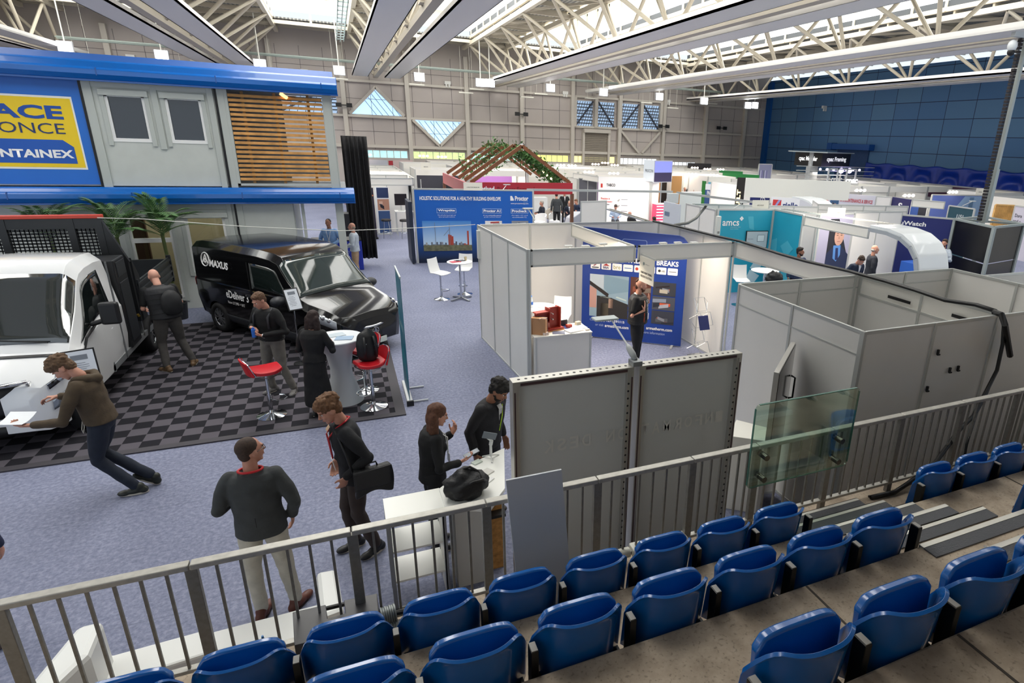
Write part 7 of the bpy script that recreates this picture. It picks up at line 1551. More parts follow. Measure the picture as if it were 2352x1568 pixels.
def person(label, x, y, face, h=1.78, lean=0, hyaw=0, hpitch=0, z=0., sex='m', J=None, top=('3a3c3e', .9, 'long'), legs='8a8478', shoes='2a2522', hair=('4a3424', 'short'),
           skin=None, beard=None, glasses=False, coat=False, hands=None, vox=.0085, detail=True, lanyard=None, fat=1.0, sit=False, hood=False, vest=None, shirt=None, group=None, roll=0):
    """face: world heading angle in degrees the body faces, 0 = +X, 90 = +Y"""
    S_ = h/1.75; sk = skin or SKIN
    t = thing('person', label, 'person', (x, y, z), radians(face-90), group); t.scale = (S_, S_, S_)
    hipz = .92 if not sit else .50
    D = dict(hR=(.09, 0, hipz), hL=(-.09, 0, hipz), kR=(.10, .02, .49), kL=(-.10, .02, .49), aR=(.10, -.01, .085), aL=(-.10, -.01, .085), fR=0, fL=0,
             eR=(.25, -.03, 1.14), eL=(-.25, -.03, 1.14), wR=(.26, .05, .90), wL=(-.26, .05, .90))
    if sit:
        D.update(kR=(.13, .42, .50), kL=(-.13, .42, .50), aR=(.13, .40, .085), aL=(-.13, .40, .085), eR=(.25, .05, .74), eL=(-.25, .05, .74), wR=(.16, .28, .72), wL=(-.16, .28, .72))
    if J: D.update(J)
    V = {k: (Vector(v) if isinstance(v, (tuple, list)) else v) for k, v in D.items()}
    piv = Vector((0, 0, hipz+.02)); ML = Matrix.Rotation(-radians(lean), 3, 'X') @ Matrix.Rotation(radians(roll), 3, 'Y')
    off = hipz-.92
    def T(p): p = Vector(p); return piv + ML @ (p+Vector((0, 0, off))-piv)
    sw = (.185 if sex == 'm' else .16)*fat**.5
    shR, shL = T((sw, 0, 1.415)), T((-sw, 0, 1.415)); nk = T((0, -.005, 1.47))
    hc = T((0, .03, 1.625)); MH = ML @ Matrix.Rotation(radians(hyaw), 3, 'Z') @ Matrix.Rotation(-radians(hpitch), 3, 'X')
    hc = T((0, .005, 1.50)) + MH @ Vector((0, .02, .125))
    def Hd(p): return hc + MH @ Vector(p)
    def ell(mb, c, r, n=20, m=14):
        n0 = len(mb.v); mb.sph((0, 0, 0), r, n, m)
        for i in range(n0, len(mb.v)): mb.v[i] = tuple(Hd(Vector(mb.v[i])+Vector(c)))
    b = MB()
    ell(b, (0, -.012, .028), (.074, .093, .096)); ell(b, (0, .028, -.02), (.060, .064, .088)); ell(b, (0, .038, -.072), (.046, .048, .042)); ell(b, (0, .074, -.098), (.022, .018, .018))
    ell(b, (0, .082, .032), (.045, .014, .012)); 
    b.tube([Hd((0, .083, .028)), Hd((0, .098, .0)), Hd((0, .112, -.022)), Hd((0, .092, -.033))], [.009, .011, .015, .012], 10)
    ell(b, (.03, .076, -.028), (.018, .014, .018), 10, 8); ell(b, (-.03, .076, -.028), (.018, .014, .018), 10, 8)
    ell(b, (0, .091, -.058), (.023, .009, .006), 10, 8); ell(b, (0, .089, -.068), (.020, .009, .006), 10, 8)
    for s in (-1, 1): ell(b, (s*.075, -.006, -.005), (.010, .021, .031), 10, 8)
    limb(b, [Hd((0, -.02, -.05)), nk], [.052 if sex == 'm' else .044, .056 if sex == 'm' else .046])
    # hidden core keeps the figure one body
    limb(b, [nk, T((0, 0, 1.3)), T((0, 0, 1.1)), piv], [.05, .09, .09, .09]); limb(b, [T((sw-.02, 0, 1.37)), T((0, 0, 1.35)), T((-sw+.02, 0, 1.37))], [.03, .05, .03])
    for s in 'RL':
        sh_ = shR if s == 'R' else shL
        k_ = .7
        limb(b, [sh_-Vector((0, 0, .03)), V['e'+s], V['w'+s]], [.034, .036, .025]); 
        limb(b, [V['h'+s], V['k'+s], V['a'+s]], [.055, .04, .033])
        sd = 1 if s == 'R' else -1
        hd = (hands or {}).get(s)
        if hd == 'hide': continue
        if hd is None:
            fd = (V['w'+s]-V['e'+s]).normalized(); hand(b, V['w'+s], fd+Vector((0, .1, -.2)), (-sd, .15, 0), -1 if False else (1 if s == 'R' else -1)*-1*-1, .3)
        else: hand(b, V['w'+s], hd[0], hd[1], hd[2] if len(hd) > 2 else 1, hd[3] if len(hd) > 3 else .4)
    fuse('body', b, sk, t, vox if not detail else min(vox, .0075), 2 if detail else 1)
    # eyes, brows, mouth
    if detail:
        for s in (-1, 1):
            e = MB(); ell(e, (s*.029, .078, .008), (.0125, .008, .008), 12, 8); e.build('eye', mat('e6e0da', .3), t, smooth=True)
            e = MB(); ell(e, (s*.029, .0855, .008), (.006, .003, .006), 10, 6); e.build('iris', mat('2c211c', .3), t, smooth=True)
            e = MB(); e.tube([Hd((s*.014, .094, .026)), Hd((s*.03, .094, .031)), Hd((s*.046, .08, .026))], .0035, 6); e.build('eyebrow', mat(hair[0], .8), t, smooth=True)
        e = MB(); ell(e, (0, .0985, -.062), (.021, .004, .0055), 14, 8); e.build('mouth', mat('9c5a50', .5), t, smooth=True)
    # hair
    hm_ = mat(hair[0], .75, noise_=(60, .3)); st = hair[1]; hb_ = MB()
    if st == 'short':
        ell(hb_, (0, -.024, .05), (.0815, .096, .088)); ell(hb_, (0, -.055, .0), (.066, .055, .08)); ell(hb_, (0, .03, .095), (.06, .05, .034))
        fuse('hair', hb_, hm_, t, .008, 1, disp=(.008, 60))
    elif st == 'curly':
        ell(hb_, (0, -.018, .058), (.088, .103, .092)); ell(hb_, (0, -.055, .0), (.072, .058, .085)); ell(hb_, (0, .055, .085), (.066, .052, .046))
        rs = random.Random(len(label))
        for k in range(60):
            a = rs.random()*2*pi; e_ = rs.random()*1.3; r_ = .02+.012*rs.random(); ell(hb_, (.078*cos(a)*cos(e_), -.02+.098*sin(a)*cos(e_), .055+.088*sin(e_)), (r_, r_, r_*.8), 8, 6)
        fuse('hair', hb_, hm_, t, .008, 1, disp=(.01, 45))
    elif st == 'crop':
        ell(hb_, (0, -.024, .044), (.0775, .092, .086)); ell(hb_, (0, -.05, .0), (.062, .052, .075)); fuse('hair', hb_, hm_, t, .008, 1)
    elif st == 'ring':
        ell(hb_, (0, -.05, -.01), (.079, .06, .052)); fuse('hair', hb_, hm_, t, .008, 1)
    elif st == 'mohawk':
        for k in range(9): a = -.7+k*.3; ell(hb_, (0, -.012-.095*sin(a-.6), .03+.10*cos(a-.6)), (.022, .026, .018), 10, 8)
        ell(hb_, (0, -.085, -.02), (.03, .03, .05)); fuse('hair', hb_, hm_, t, .008, 1)
    elif st == 'long':
        ell(hb_, (0, -.02, .045), (.086, .100, .092)); ell(hb_, (0, -.055, -.02), (.082, .058, .11))
        hl = hair[2] if len(hair) > 2 else .3
        for s in (-1, 0, 1):
            p0_ = Hd((s*.06, -.05, .0)); p1_ = p0_+Vector((s*.012, -.025 if s == 0 else -.01, -hl*.55)); p2_ = p0_+Vector((s*.03, -.02, -hl)); 
            limb(hb_, [p0_, p1_, p2_], [.05, .052, .03])
        fuse('hair', hb_, hm_, t, .009, 2, disp=(.006, 30))
    if beard:
        q = MB(); ell(q, (0, .036, -.078), (.052, .052, .045)); ell(q, (0, .086, -.048), (.028, .012, .007), 10, 8); ell(q, (0, .008, -.05), (.062, .05, .035)); fuse('beard', q, mat(beard, .8), t, .008, 1)
    if glasses:
        q = MB()
        for s in (-1, 1): q.tube([Hd((s*.03+.021*cos(a*pi/6), .097, .006+.017*sin(a*pi/6))) for a in range(12)], .0022, 5, True); q.tube([Hd((s*.052, .095, .01)), Hd((s*.078, .0, .008))], .0022, 5)
        q.tube([Hd((-.009, .099, .008)), Hd((.009, .099, .008))], .002, 5); q.build('glasses', mat('2a2a2c', .3), t)
    # ---- clothing
    tm = mat(top[0], .85, noise_=(14, .12), bump=(70, .12)); hem = top[1]; f_ = fat; fm_ = 1 if sex == 'm' else .86
    def tor(mb, g=0., hemz=hem, up=1.455, nck=.075):
        prof = [(hemz, .192, .142), (.95, .186, .138), (1.08, .174 if sex == 'm' else .14, .128), (1.22, .186, .134), (1.33, .196, .134), (1.40, .190, .118), (1.44, .15, .095), (up, nck, .07)]
        prof = [p for p in prof if p[0] >= hemz]
        R = []
        for z_, rx, ry in prof:
            c = T((0, -.005 if z_ > 1.3 else .0, z_)) if z_ > hipz-off*0+.0 or True else Vector((0, 0, z_))
            if z_+off < piv.z: c = Vector((0, 0, z_+off))
            A = ML @ Vector((1, 0, 0)) if z_+off >= piv.z else Vector((1, 0, 0)); Bv = ML @ Vector((0, 1, 0)) if z_+off >= piv.z else Vector((0, 1, 0))
            R.append(mb.ring(c, A, Bv, (rx+g)*f_*fm_, (ry+g)*f_, 28))
        mb.loft(R, True)
    g_ = MB(); tor(g_)
    slv = top[2]
    for s in 'RL':
        sh_ = shR if s == 'R' else shL; e_, w_ = V['e'+s], V['w'+s]
        if slv == 'long': limb(g_, [sh_-Vector((0, 0, .025))+(nk-sh_)*.14, sh_.lerp(e_, .5), e_, e_.lerp(w_, .9)], [.068*f_**.5*fm_**.5, .064*fm_**.5, .056*fm_**.5, .043])
        elif slv == 'short': limb(g_, [sh_-Vector((0, 0, .012)), sh_.lerp(e_, .72)], [.066, .056])
        else: g_.sph(sh_-Vector((0, 0, .01)), .05, 12, 8)
    if sex == 'f': 
        for s in (-1, 1): g_.sph(T((s*.07, .09, 1.27)), (.06, .05, .06), 12, 8)
    fuse('coat' if coat else 'top', g_, tm, t, .011, 3, disp=(.007, 11))
    if coat:
        q = MB(); R = []
        for z_, rx, ry in ((1.0, .175, .13), (.85, .20, .145), (.6, .225, .16), (.35, .25, .17), (.22, .255, .175)): R.append(q.ring((0, -.01, z_), Vector((1, 0, 0)), Vector((0, 1, 0)), rx*fm_, ry, 28))
        q.loft(R, True); fuse('coat_skirt', q, tm, t, .012, 2, disp=(.012, 8))
    if vest:
        q = MB(); tor(q, .013, top[1]+.01, 1.45, .085); q.tube([T((0, -.06, 1.45)), T((.075, -.01, 1.46)), T((.05, .07, 1.44)), T((0, .085, 1.42)), T((-.05, .07, 1.44)), T((-.075, -.01, 1.46))], .02, 8, True)
        fuse('gilet', q, mat(vest, .6, bump=(20, .3)), t, .011, 2)
        if detail and vest != 'x':
            q = MB()
            for z_ in (1.0, 1.08, 1.16, 1.24, 1.32): q.tube([T((.205*f_*cos(a*pi/12), .152*f_*sin(a*pi/12), z_)) for a in range(24)], .004, 5, True)
            q.build('quilt_seam', mat('0c0c0e', .7), t)
    if hood:
        q = MB(); limb(q, [T((-.1, .02, 1.46)), T((-.09, -.09, 1.44)), T((0, -.13, 1.40)), T((.09, -.09, 1.44)), T((.1, .02, 1.46))], [.03, .045, .055, .045, .03]); fuse('hood', q, tm, t, .01, 3)
    if shirt:
        q = MB(); q.add([T((-.035, .132, 1.42)), T((.035, .132, 1.42)), T((0.0, .146, 1.2))], [(0, 1, 2)]); q.add([T((-.035, .10, 1.455)), T((.035, .10, 1.455)), T((.035, .136, 1.42)), T((-.035, .136, 1.42))], [(0, 1, 2, 3)]); q.build('shirt', mat(shirt, .7), t)
    if not coat:
        lm = mat(legs, .85, noise_=(12, .12), bump=(60, .1)); q = MB(); q.sph((V['hR']+V['hL'])/2+Vector((0, -.005, .03)), (.172*f_*fm_**.5, .122*f_, .12), 20, 14)
        for s in 'RL': limb(q, [V['h'+s], V['h'+s].lerp(V['k'+s], .5), V['k'+s], V['k'+s].lerp(V['a'+s], .45), V['k'+s].lerp(V['a'+s], .93)], [.096*f_, .085*f_, .068, .062, .056])
        fuse('trousers', q, lm, t, .011, 3, disp=(.008, 12))
    for s in 'RL':
        a_, yaw = V['a'+s], D['f'+s]; pit = 0
        if isinstance(yaw, tuple): yaw, pit = yaw
        Mf = Matrix.Rotation(radians(yaw), 3, 'Z') @ Matrix.Rotation(-radians(pit), 3, 'X'); q = MB(); n0 = 0
        base = a_-Vector((0, 0, .085))
        for c, r in (((0, -.05, .04), (.042, .05, .05)), ((0, .03, .04), (.045, .08, .042)), ((0, .12, .03), (.046, .075, .034)), ((0, -.02, .085), (.045, .05, .05))):
            n0 = len(q.v); q.sph(c, r, 16, 10)
        for i in range(len(q.v)):
            v = Vector(q.v[i]); v.z = max(v.z, .004); q.v[i] = tuple(a_ + Mf @ (v-Vector((0, 0, .085))))
        so = fuse('shoe', q, mat(shoes, .5), t, .009, 2)
        if detail:
            q = MB(); R = []
            for i in range(1): pass
            pts_ = [(.04*cos(k*pi/8)*1.0, .035+.135*sin(k*pi/8)) for k in range(16)]
            q.prism(pts_, 'z', 0.0, .018)
            for i in range(len(q.v)): q.v[i] = tuple(a_ + Mf @ (Vector(q.v[i])-Vector((0, 0, .085))))
            q.build('sole', mat('cfc8ba' if shoes != '5a2c1e' else '2a1a14', .6), so)
    if lanyard:
        q = MB(); q.tube([T((0, -.085, 1.475)), T((-.07, -.03, 1.475)), T((-.075, .06, 1.44)), T((-.05, .135*f_+.004, 1.36)), T((0, .15*f_+.004, 1.12))], .008, 6).tube([T((0, -.085, 1.475)), T((.07, -.03, 1.475)), T((.075, .06, 1.44)), T((.05, .135*f_+.004, 1.36)), T((0, .15*f_+.004, 1.12))], .008, 6)
        q.build('lanyard', mat(lanyard, .6), t); q = MB(); M2 = ML; q.box(T((0, .158*f_+.004, 1.06)), (.075, .006, .11), M=M2); q.build('badge', mat('ebe9e4', .4), t)
    t['_T'] = 0; del t['_T']
    return t, T, Hd
# man in the grey jacket, back to the stand
p1, T1, H1 = person('man seen from behind in a charcoal jacket, beige trousers and brown shoes', -.93, 5.28, 86, 1.80, hyaw=-48, top=('3c3f40', .86, 'long'), legs='b9b4a6', shoes='5a2c1e', hair=('3c2c22', 'crop'), glasses=True,
    J=dict(eL=(-.275, -.03, 1.14), wL=(-.20, .2, 1.10), eR=(.285, -.04, 1.13), wR=(.23, .08, .93), kR=(.13, .0, .49), kL=(-.12, .0, .49), aR=(.17, 0, .085), aL=(-.10, -.04, .085), fR=-32, fL=-12), fat=1.04, hands={'R': ((-.1, .3, -1), (-1, 0, 0), 1, .3)})
MB().tube([T1((.088*cos(a*pi/8), -.02+.078*sin(a*pi/8), 1.475-.012*sin(a*pi/8))) for a in range(16)], .010, 8, True).build('lanyard', mat('c81e28', .6), p1, smooth=True)
MB().box(T1((0, -.132, .98)), (.006, .012, .2)).build('jacket_vent', mat('1c1e1f', .8), p1)
# man in navy jacket with shoulder bag
p2, T2, H2 = person('curly-haired man in a dark jacket with red lanyard and a black shoulder bag', -.15, 5.92, 190, 1.86, lean=8, hyaw=8, hpitch=18, top=('17181c', .84, 'long'), legs='3a302c', shoes='19191b', hair=('6a4a30', 'curly'), shirt='c9a98a', lanyard='b8202a',
    J=dict(kR=(.08, .10, .50), kL=(-.08, .03, .49), aR=(.09, .06, .085), aL=(-.10, -.10, .085), eR=(.27, -.05, 1.16), wR=(.22, .12, .96), eL=(-.27, -.08, 1.16), wL=(-.21, .12, .98), fR=10, fL=25), hands={'R': ((-.2, .3, -1), (-1, .2, 0), 1, .5), 'L': ((.2, .3, -1), (1, .2, 0), -1, .5)})
bag = thing('shoulder_bag', 'black shoulder bag hanging at the back of the curly-haired man', 'bag', (-.02, 5.74, 1.0), radians(12)); 
MB().grid(lambda u, v: ((u-.5)*.34+.02*sin(v*3), -.06-.015*sin(pi*u), -.13+.27*v-.03*(1-v)*cos(2*pi*u)), 14, 10, -.10).build('bag_body', BAGM, bag, smooth=2, bevel=.02)
MB().grid(lambda u, v: ((u-.5)*.36, -.168-.012*sin(pi*u), -.06+.2*v), 10, 8, .01).build('flap', mat('232326', .6), bag, smooth=True)
MB().tube([(-.17, -.1, .12), (-.2, -.08, .3), (-.24, .1, .5), (-.22, .25, .45)], .012, 8).tube([(-.06, -.1, .14), (-.05, -.1, .18), (.05, -.1, .18), (.06, -.1, .14)], .009, 6).build('strap', BLACK, bag, smooth=True)
# walking man in the hooded top
p3, T3, H3 = person('man in a brown hooded top walking left while reading papers', -2.80, 8.12, 178, 1.84, lean=9, hyaw=6, hpitch=38, top=('4a3d2c', .93, 'long'), legs='1b2230', shoes='23261f', hair=('5e4630', 'curly'), hood=True, fat=1.06,
    J=dict(hR=(.09, 0, .90), hL=(-.09, 0, .90), kR=(.09, .10, .50), kL=(-.09, .09, .48), aR=(.06, -.32, .115), aL=(-.10, -.20, .09), fR=(0, -32), fL=(4, 0), eR=(.24, .12, 1.12), wR=(.12, .36, 1.20), eL=(-.27, .22, 1.05), wL=(-.2, .50, 1.03)),
    hands={'R': ((-.2, 1, .15), (-.2, 0, -1), 1, .75), 'L': ((.15, 1, .05), (0, 0, 1), -1, .5)})
pp_ = thing('papers', 'open white papers held by the man in the brown hooded top', 'papers', p3.matrix_world @ Vector((0, 0, 0)), radians(88))
pp_.location = (-2.80, 8.12, 0); MB().grid(lambda u, v: (-.30+.34*u, .56+.22*v, 1.14-.02*sin(pi*u)+.03*v), 8, 4, .003).build('sheet', mat('dfe3e8', .5), pp_)
tie = MB().tube([(.01, .16, .93), (.05, .18, .84), (.02, .19, .78), (-.02, .18, .84), (-.01, .16, .93)], .005, 6).build('drawstring', mat('c9c2b2', .6), p3)
# bald man with backpack at the truck
p4, T4, H4 = person('bald man in a black quilted gilet with a backpack by the truck', -3.05, 12.55, 118, 1.86, lean=14, hpitch=16, top=('101113', .92, 'short'), legs='4d4a48', shoes='6a5238', hair=('d09a86', 'none'), skin=SKIN3, vest='1a1b20', fat=1.12,
    J=dict(kR=(.14, .06, .49), kL=(-.13, .06, .49), aR=(.24, -.02, .085), aL=(-.16, -.06, .085), eR=(.27, .12, 1.12), wR=(.18, .34, 1.08), eL=(-.27, .1, 1.10), wL=(-.2, .32, 1.04), fR=-30, fL=20))
bk = thing('backpack', 'dark backpack worn by the bald man at the truck', 'backpack', (-3.05, 12.55, 0), radians(28)); 
m4 = MB(); blob(m4, (.08, -.14, 1.24), (.16, .12, .25), 2, 28, 18, .08, 2); m4.build('bag_body', mat('18191c', .65), bk, smooth=True)
for s in (-1, 1): MB().tube([(.08+s*.1, -.02, 1.42), (.06+s*.12, .12, 1.50), (.05+s*.14, .2, 1.36)], .02, 8).build('shoulder_strap', BLACK, bk, smooth=True)
# man with the blue bottle
p5, T5, H5 = person('smiling man in a black sweater and grey jeans holding a blue bottle', -1.27, 10.75, 232, 1.80, lean=4, hyaw=-10, hpitch=24, top=('0e0f11', .96, 'long'), legs='6c6862', shoes='6d6a68', hair=('5e4430', 'short'), fat=1.12,
    J=dict(kR=(.13, .05, .49), kL=(-.13, .02, .49), aR=(.13, .0, .085), aL=(-.22, -.06, .085), eR=(.30, .02, 1.12), wR=(.09, .27, 1.20), eL=(-.31, .02, 1.10), wL=(-.10, .28, 1.09), fR=-10, fL=25),
    hands={'R': ((-1, .25, .05), (-.2, .3, -1), 1, .7), 'L': ((1, .3, .1), (0, -.6, 1), -1, .7)})
b5 = thing('drink_bottle', 'blue drink bottle held by the man in the black sweater', 'bottle', (-1.27, 10.75, 0), radians(142)); bp5 = Vector((.0, .335, 1.16)); MB().cyl(bp5+Vector((0, 0, -.06)), bp5+Vector((.0, 0, .07)), .032, n=16).cyl(bp5+Vector((0, 0, .07)), bp5+Vector((0, 0, .1)), .016, n=12).build('bottle', mat('2f6cc8', .25), b5, smooth=2)
MB().box(T5((0, .14, .965)), (.05, .02, .035)).build('belt_buckle', CHROME, p5); MB().tube([(.172*cos(a*pi/10)*1.12, .125*sin(a*pi/10)*1.12, .955) for a in range(20)], .016, 6, True).build('belt', BLACK, p5)
MB().tube([Vector((-.12, .262, 1.085))+Vector((.0, .032*cos(a*pi/6), .032*sin(a*pi/6))) for a in range(12)], .009, 6, True).build('watch', CHROME, p5)
for s in (-1, 1): MB().tube([T5((s*.12, -.10, 1.36)), T5((s*.125, .0, 1.465)), T5((s*.13, .125, 1.36)), T5((s*.14, .15, 1.18))], .018, 8).build('rucksack_strap', mat('303136', .7), p5, smooth=True)
# woman in the long black coat
p6, T6, H6 = person('dark-haired woman in a long black coat leaning on the covered table', -.62, 9.55, 62, 1.70, lean=7, hpitch=10, sex='f', top=('0d0d0f', .95, 'long'), shoes='2a2a2c', hair=('2a1a16', 'long', .26), coat=True, fat=1.12,
    J=dict(eR=(.27, .08, 1.12), wR=(.14, .30, 1.16), eL=(-.27, .06, 1.10), wL=(-.14, .28, 1.14), kR=(.07, 0, .49), kL=(-.07, 0, .49), aR=(.08, -.02, .085), aL=(-.10, .04, .085)))
# woman at the desk
p7, T7, H7 = person('woman with long brown hair in black holding a phone at the information desk', .58, 5.68, 8, 1.70, lean=3, hyaw=-6, hpitch=14, sex='f', top=('0f0f11', .88, 'long'), legs='101013', shoes='18181a', hair=('5a3826', 'long', .34), fat=1.0,
    J=dict(eR=(.22, .02, 1.10), wR=(.10, .27, 1.05), eL=(-.22, .08, 1.14), wL=(-.12, .27, 1.30)), hands={'R': ((-.15, 1, .2), (-.3, 0, 1), 1, .35), 'L': ((.1, .45, .9), (.3, -.9, .3), -1, .55)})
ph = thing('phone', 'dark phone held by the woman at the information desk', 'phone', (.58, 5.68, 0), radians(-82)); MB().box((.07, .40, 1.075), (.08, .17, .012), M=Matrix.Rotation(.3, 3, 'X')).build('phone_body', mat('4b5057', .2, .4), ph, bevel=.004)
MB().tube([T7((-.05, .02, 1.47)), T7((-.04, .15, 1.36)), T7((0, .17, 1.15))], .006, 6).tube([T7((.05, .02, 1.47)), T7((.04, .15, 1.36)), T7((0, .17, 1.15))], .006, 6).build('lanyard', mat('e4e4e2', .5), p7); MB().box(T7((0, .175, 1.10)), (.08, .006, .11)).build('badge', mat('e9e8e4', .4), p7)
# man behind the display wall
p8, T8, H8 = person('bearded man in a black zip jacket half hidden behind the display wall', 1.24, 6.12, -50, 1.78, lean=10, hyaw=10, hpitch=22, top=('1d1c1f', .9, 'long'), legs='202024', hair=('17130f', 'curly'), beard='1d1713', skin=SKIN2, fat=1.08, shirt='b9b8b6')
MB().tube([T8((-.07, .10, 1.43)), T8((-.03, .145, 1.32)), T8((.0, .155, 1.14))], .005, 6).build('yellow_zip', mat('b9e024', .5), p8)
# man in the thermal break booth
p9, T9, H9 = person('bearded man with a mohawk and tattooed arms in a black gilet inside the booth', 4.98, 9.80, -38, 1.82, hyaw=32, hpitch=6, top=('0d0e10', .92, 'short'), legs='17181b', hair=('4a2f20', 'mohawk'), beard='5e3a26', vest='121316', lanyard='d8d8d6', fat=1.22,
    J=dict(eR=(.33, -.04, 1.13), wR=(.20, .15, 1.22), eL=(-.31, .0, 1.16), wL=(-.17, .16, 1.28)), hands={'R': ((-.3, .1, 1), (0, -1, 0), 1, .15), 'L': ((.3, .1, 1), (0, -1, 0), -1, .15)})
MB().bar(T9((.12, .15, 1.16)), T9((.14, .15, .98)), .012, .01).build('orange_zip', mat('e2582a', .5), p9)
# people further in
DT = dict(vox=.013, detail=False)
person('man in a light blue shirt with badge standing at the open corner of the building', -.42, 19.75, 255, 1.76, top=('7ea2d0', .92, 'long'), legs='22242c', hair=('1c1612', 'crop'), skin=SKIN2, lanyard='d0d4da', J=dict(eR=(.28, .0, 1.12), wR=(.1, .22, 1.02), eL=(-.28, .0, 1.12), wL=(-.1, .22, 1.02)), vox=.011, detail=False)
person('balding man in a pale grey shirt and tan chinos facing the building corner', .22, 19.2, 168, 1.70, top=('b4bcc4', .9, 'long'), legs='a98e70', hair=('8a7c6c', 'ring'), J=dict(eR=(.26, .0, 1.12), wR=(.2, .22, 1.04), eL=(-.26, .0, 1.12), wL=(-.2, .22, 1.04)), vox=.011, detail=False)
person('man in a dark suit standing in front of the black curtain', .42, 33.0, 250, 1.76, top=('17181c', .86, 'long'), legs='17181c', hair=('c99c86', 'none'), shirt='e6e6e6', **DT)
P_ = PZ(1245, 462, 1.3)
person('grey-haired man in a navy suit seated left of the red-fronted stand opening', P_.x, P_.y, 185, 1.75, sit=True, top=('1c2230', .86, 'long'), legs='1c2230', hair=('a8a29a', 'short'), **DT)
P_ = PZ(1279, 444, 1.74); person('man in a charcoal jacket seen from behind, standing over the seated group', P_.x, P_.y, 80, 1.78, lean=8, top=('33373a', .86, 'long'), legs='141417', hair=('2c221c', 'crop'), **DT)
P_ = PZ(1308, 460, 1.3); person('man in glasses and navy suit seated bending over the low table', P_.x, P_.y, 250, 1.75, sit=True, lean=14, top=('1f2536', .86, 'long'), legs='1f2536', hair=('8c7a68', 'crop'), glasses=True, shirt='d6d8de', **DT)
P_ = PZ(1330, 457, 1.3); person('man in a blue suit seated at the right of the seated group', P_.x, P_.y, 200, 1.75, sit=True, lean=16, top=('28344e', .86, 'long'), legs='28344e', hair=('6c4a34', 'short'), **DT)
P_ = PZ(1302, 444, 1.72); person('man in a black suit standing behind the seated group', P_.x+.3, P_.y+1.2, 260, 1.76, top=('15161a', .86, 'long'), legs='15161a', hair=('3a2a20', 'crop'), shirt='c8c8cc', **DT)
P_ = PZ(1414, 468, 1.32); person('bearded man in a pale blue shirt seated in front of the white pressings stand', P_.x, P_.y, 250, 1.75, sit=True, lean=8, hpitch=20, top=('a9bad0', .86, 'long'), legs='2a2c34', hair=('2a1e18', 'short'), beard='2a1e18', **DT)
P_ = PZ(1455, 484, 1.3); person('bald man in black seated by the small white table', P_.x, P_.y, 200, 1.75, sit=True, lean=14, hpitch=20, top=('1c1c20', .86, 'long'), legs='1c1c20', hair=('c99c86', 'none'), **DT)
P_ = PZ(1503, 498, 1.3); person('person with dark hair seated just behind the booth wall by the pink counter', P_.x, P_.y, 90, 1.72, sit=True, top=('2a2a2e', .86, 'long'), legs='2a2a2e', hair=('2c201a', 'short'), **DT)
P_ = PZ(1211, 497, 1.32); person('man in glasses whose head shows over the booth back wall', P_.x, P_.y, 250, 1.75, sit=True, top=('2a3040', .86, 'long'), legs='2a3040', hair=('4a3626', 'crop'), glasses=True, **DT)
P_ = PZ(1193, 502, 1.28); person('person with brown hair seen from behind over the booth back wall', P_.x, P_.y-.2, 60, 1.72, sit=True, top=('3a3632', .86, 'long'), legs='3a3632', hair=('4c3a2c', 'short'), **DT)
P_ = PZ(1838, 566, 1.72); person('dark-haired man in glasses at the turquoise stand entrance', P_.x, P_.y, 250, 1.70, hyaw=60, top=('22304e', .86, 'long'), legs='2a2226', hair=('191310', 'short'), glasses=True, skin=SKIN2, beard='241a16', vox=.011, detail=False)
person('young man in a navy suit and white shirt looking down behind the booth wall', PZ(1968, 584, 1.66).x, PZ(1968, 584, 1.66).y, 262, 1.72, lean=10, hpitch=34, top=('1e2a40', .86, 'long'), legs='1e2a40', hair=('3a2a20', 'short'), shirt='e2e4e8', vox=.010, detail=True)
person('balding man in a navy jacket and tan trousers standing at the white arch', 13.6, 12.2, 330, 1.76, top=('191d28', .92, 'long'), legs='a98c6a', hair=('b0a8a0', 'ring'), glasses=True, fat=1.1, vox=.010, detail=True)
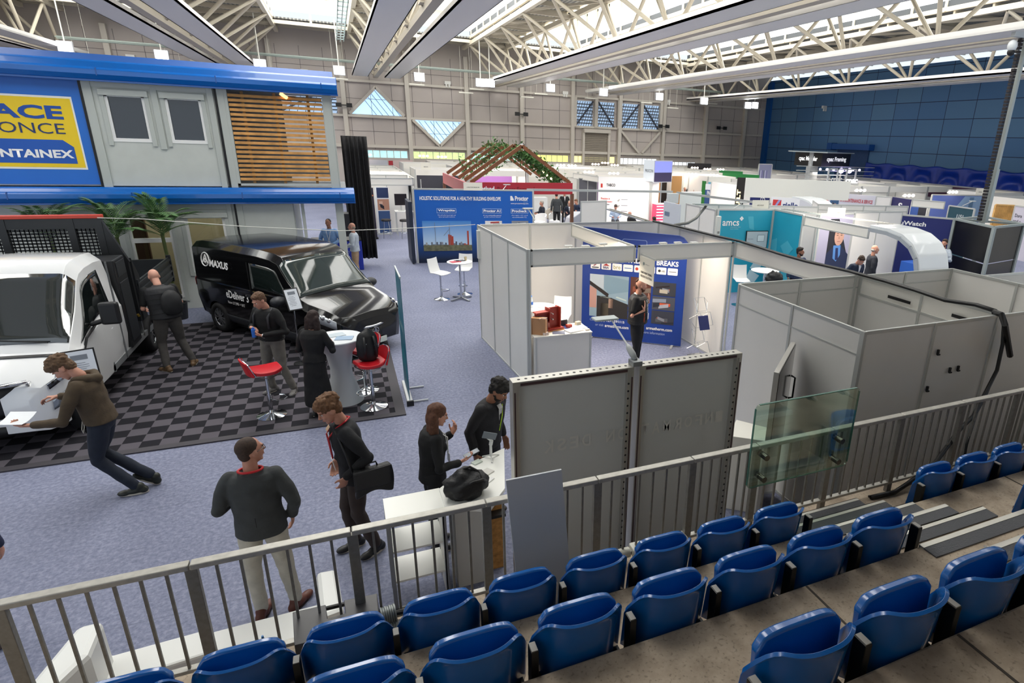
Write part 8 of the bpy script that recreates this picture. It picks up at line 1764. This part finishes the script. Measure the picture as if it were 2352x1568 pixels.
person('bearded man in a pale grey shirt holding a white pole at the blue security stand', PZ(2172, 549, 1.78).x, PZ(2172, 549, 1.78).y, 200, 1.78, top=('aab4c0', .92, 'long'), legs='2a2c34', hair=('3a2c22', 'short'), beard='4a3426', J=dict(eR=(.28, .1, 1.15), wR=(.1, .36, 1.22), eL=(-.28, .1, 1.15), wL=(-.1, .36, 1.22)), vox=.011, detail=False)
person('bald man in black leaning forward over the blue counter', PZ(2158, 574, 1.6).x, PZ(2158, 574, 1.6).y, 185, 1.74, lean=24, hpitch=6, top=('16171b', .92, 'short'), legs='16171b', hair=('c99c86', 'none'), skin=SKIN3, J=dict(eR=(.28, .36, 1.2), wR=(.1, .6, 1.12), eL=(-.28, .36, 1.2), wL=(-.16, .6, 1.1)), vox=.011, detail=False)
person('passer-by in blue jeans cut off by the left edge of the picture', -3.12, 5.72, 100, 1.75, top=('2c3350', .9, 'long'), legs='1e2c4c', shoes='4a4038', hair=('3a2a20', 'short'), vox=.012, detail=False)
rs_ = random.Random(11)
far = [(919, 381, 'red wall stand, left', '23242a'), (930, 385, 'red wall stand, centre', '2a2430'), (938, 386, 'red wall stand, right', '1d1f26'), (947, 384, 'red wall stand beside the pillar', '16171b'), (1322, 404, 'low white wall, in a blue shirt', '7890bc'), (1342, 414, 'low white wall, grey-haired', '44464c'), (1357, 418, 'low white wall, dark-haired', '30323a'),
       (1525, 428, 'wooden stand, left', '2a2c34'), (1548, 428, 'wooden stand, middle', '33363c'), (1577, 418, 'wooden stand in white', 'c6cad2'), (1584, 424, 'wooden stand in black', '15161a'), (1573, 430, 'wooden stand, bent forward', '2c2a30'), (1597, 433, 'green wall', '5a3a34'), (1668, 448, 'blue vehicle finance stand, left', '22242c'), (1684, 447, 'blue vehicle finance stand, right', '1c1f2a')]
for px, py, wh, c in far:
    P_ = PZ(px, py, 1.70); 
    if P_.y > 41: P_ = PY(px, py, 40.5)
    person('distant visitor standing by the ' + wh, P_.x, P_.y, 180+rs_.random()*150, 1.72, top=(c, .88, 'long'), legs='22242a', hair=(['2a1e18', '4a3626', '8a8278'][rs_.randrange(3)], 'crop'), vox=.02, detail=False, group=None)
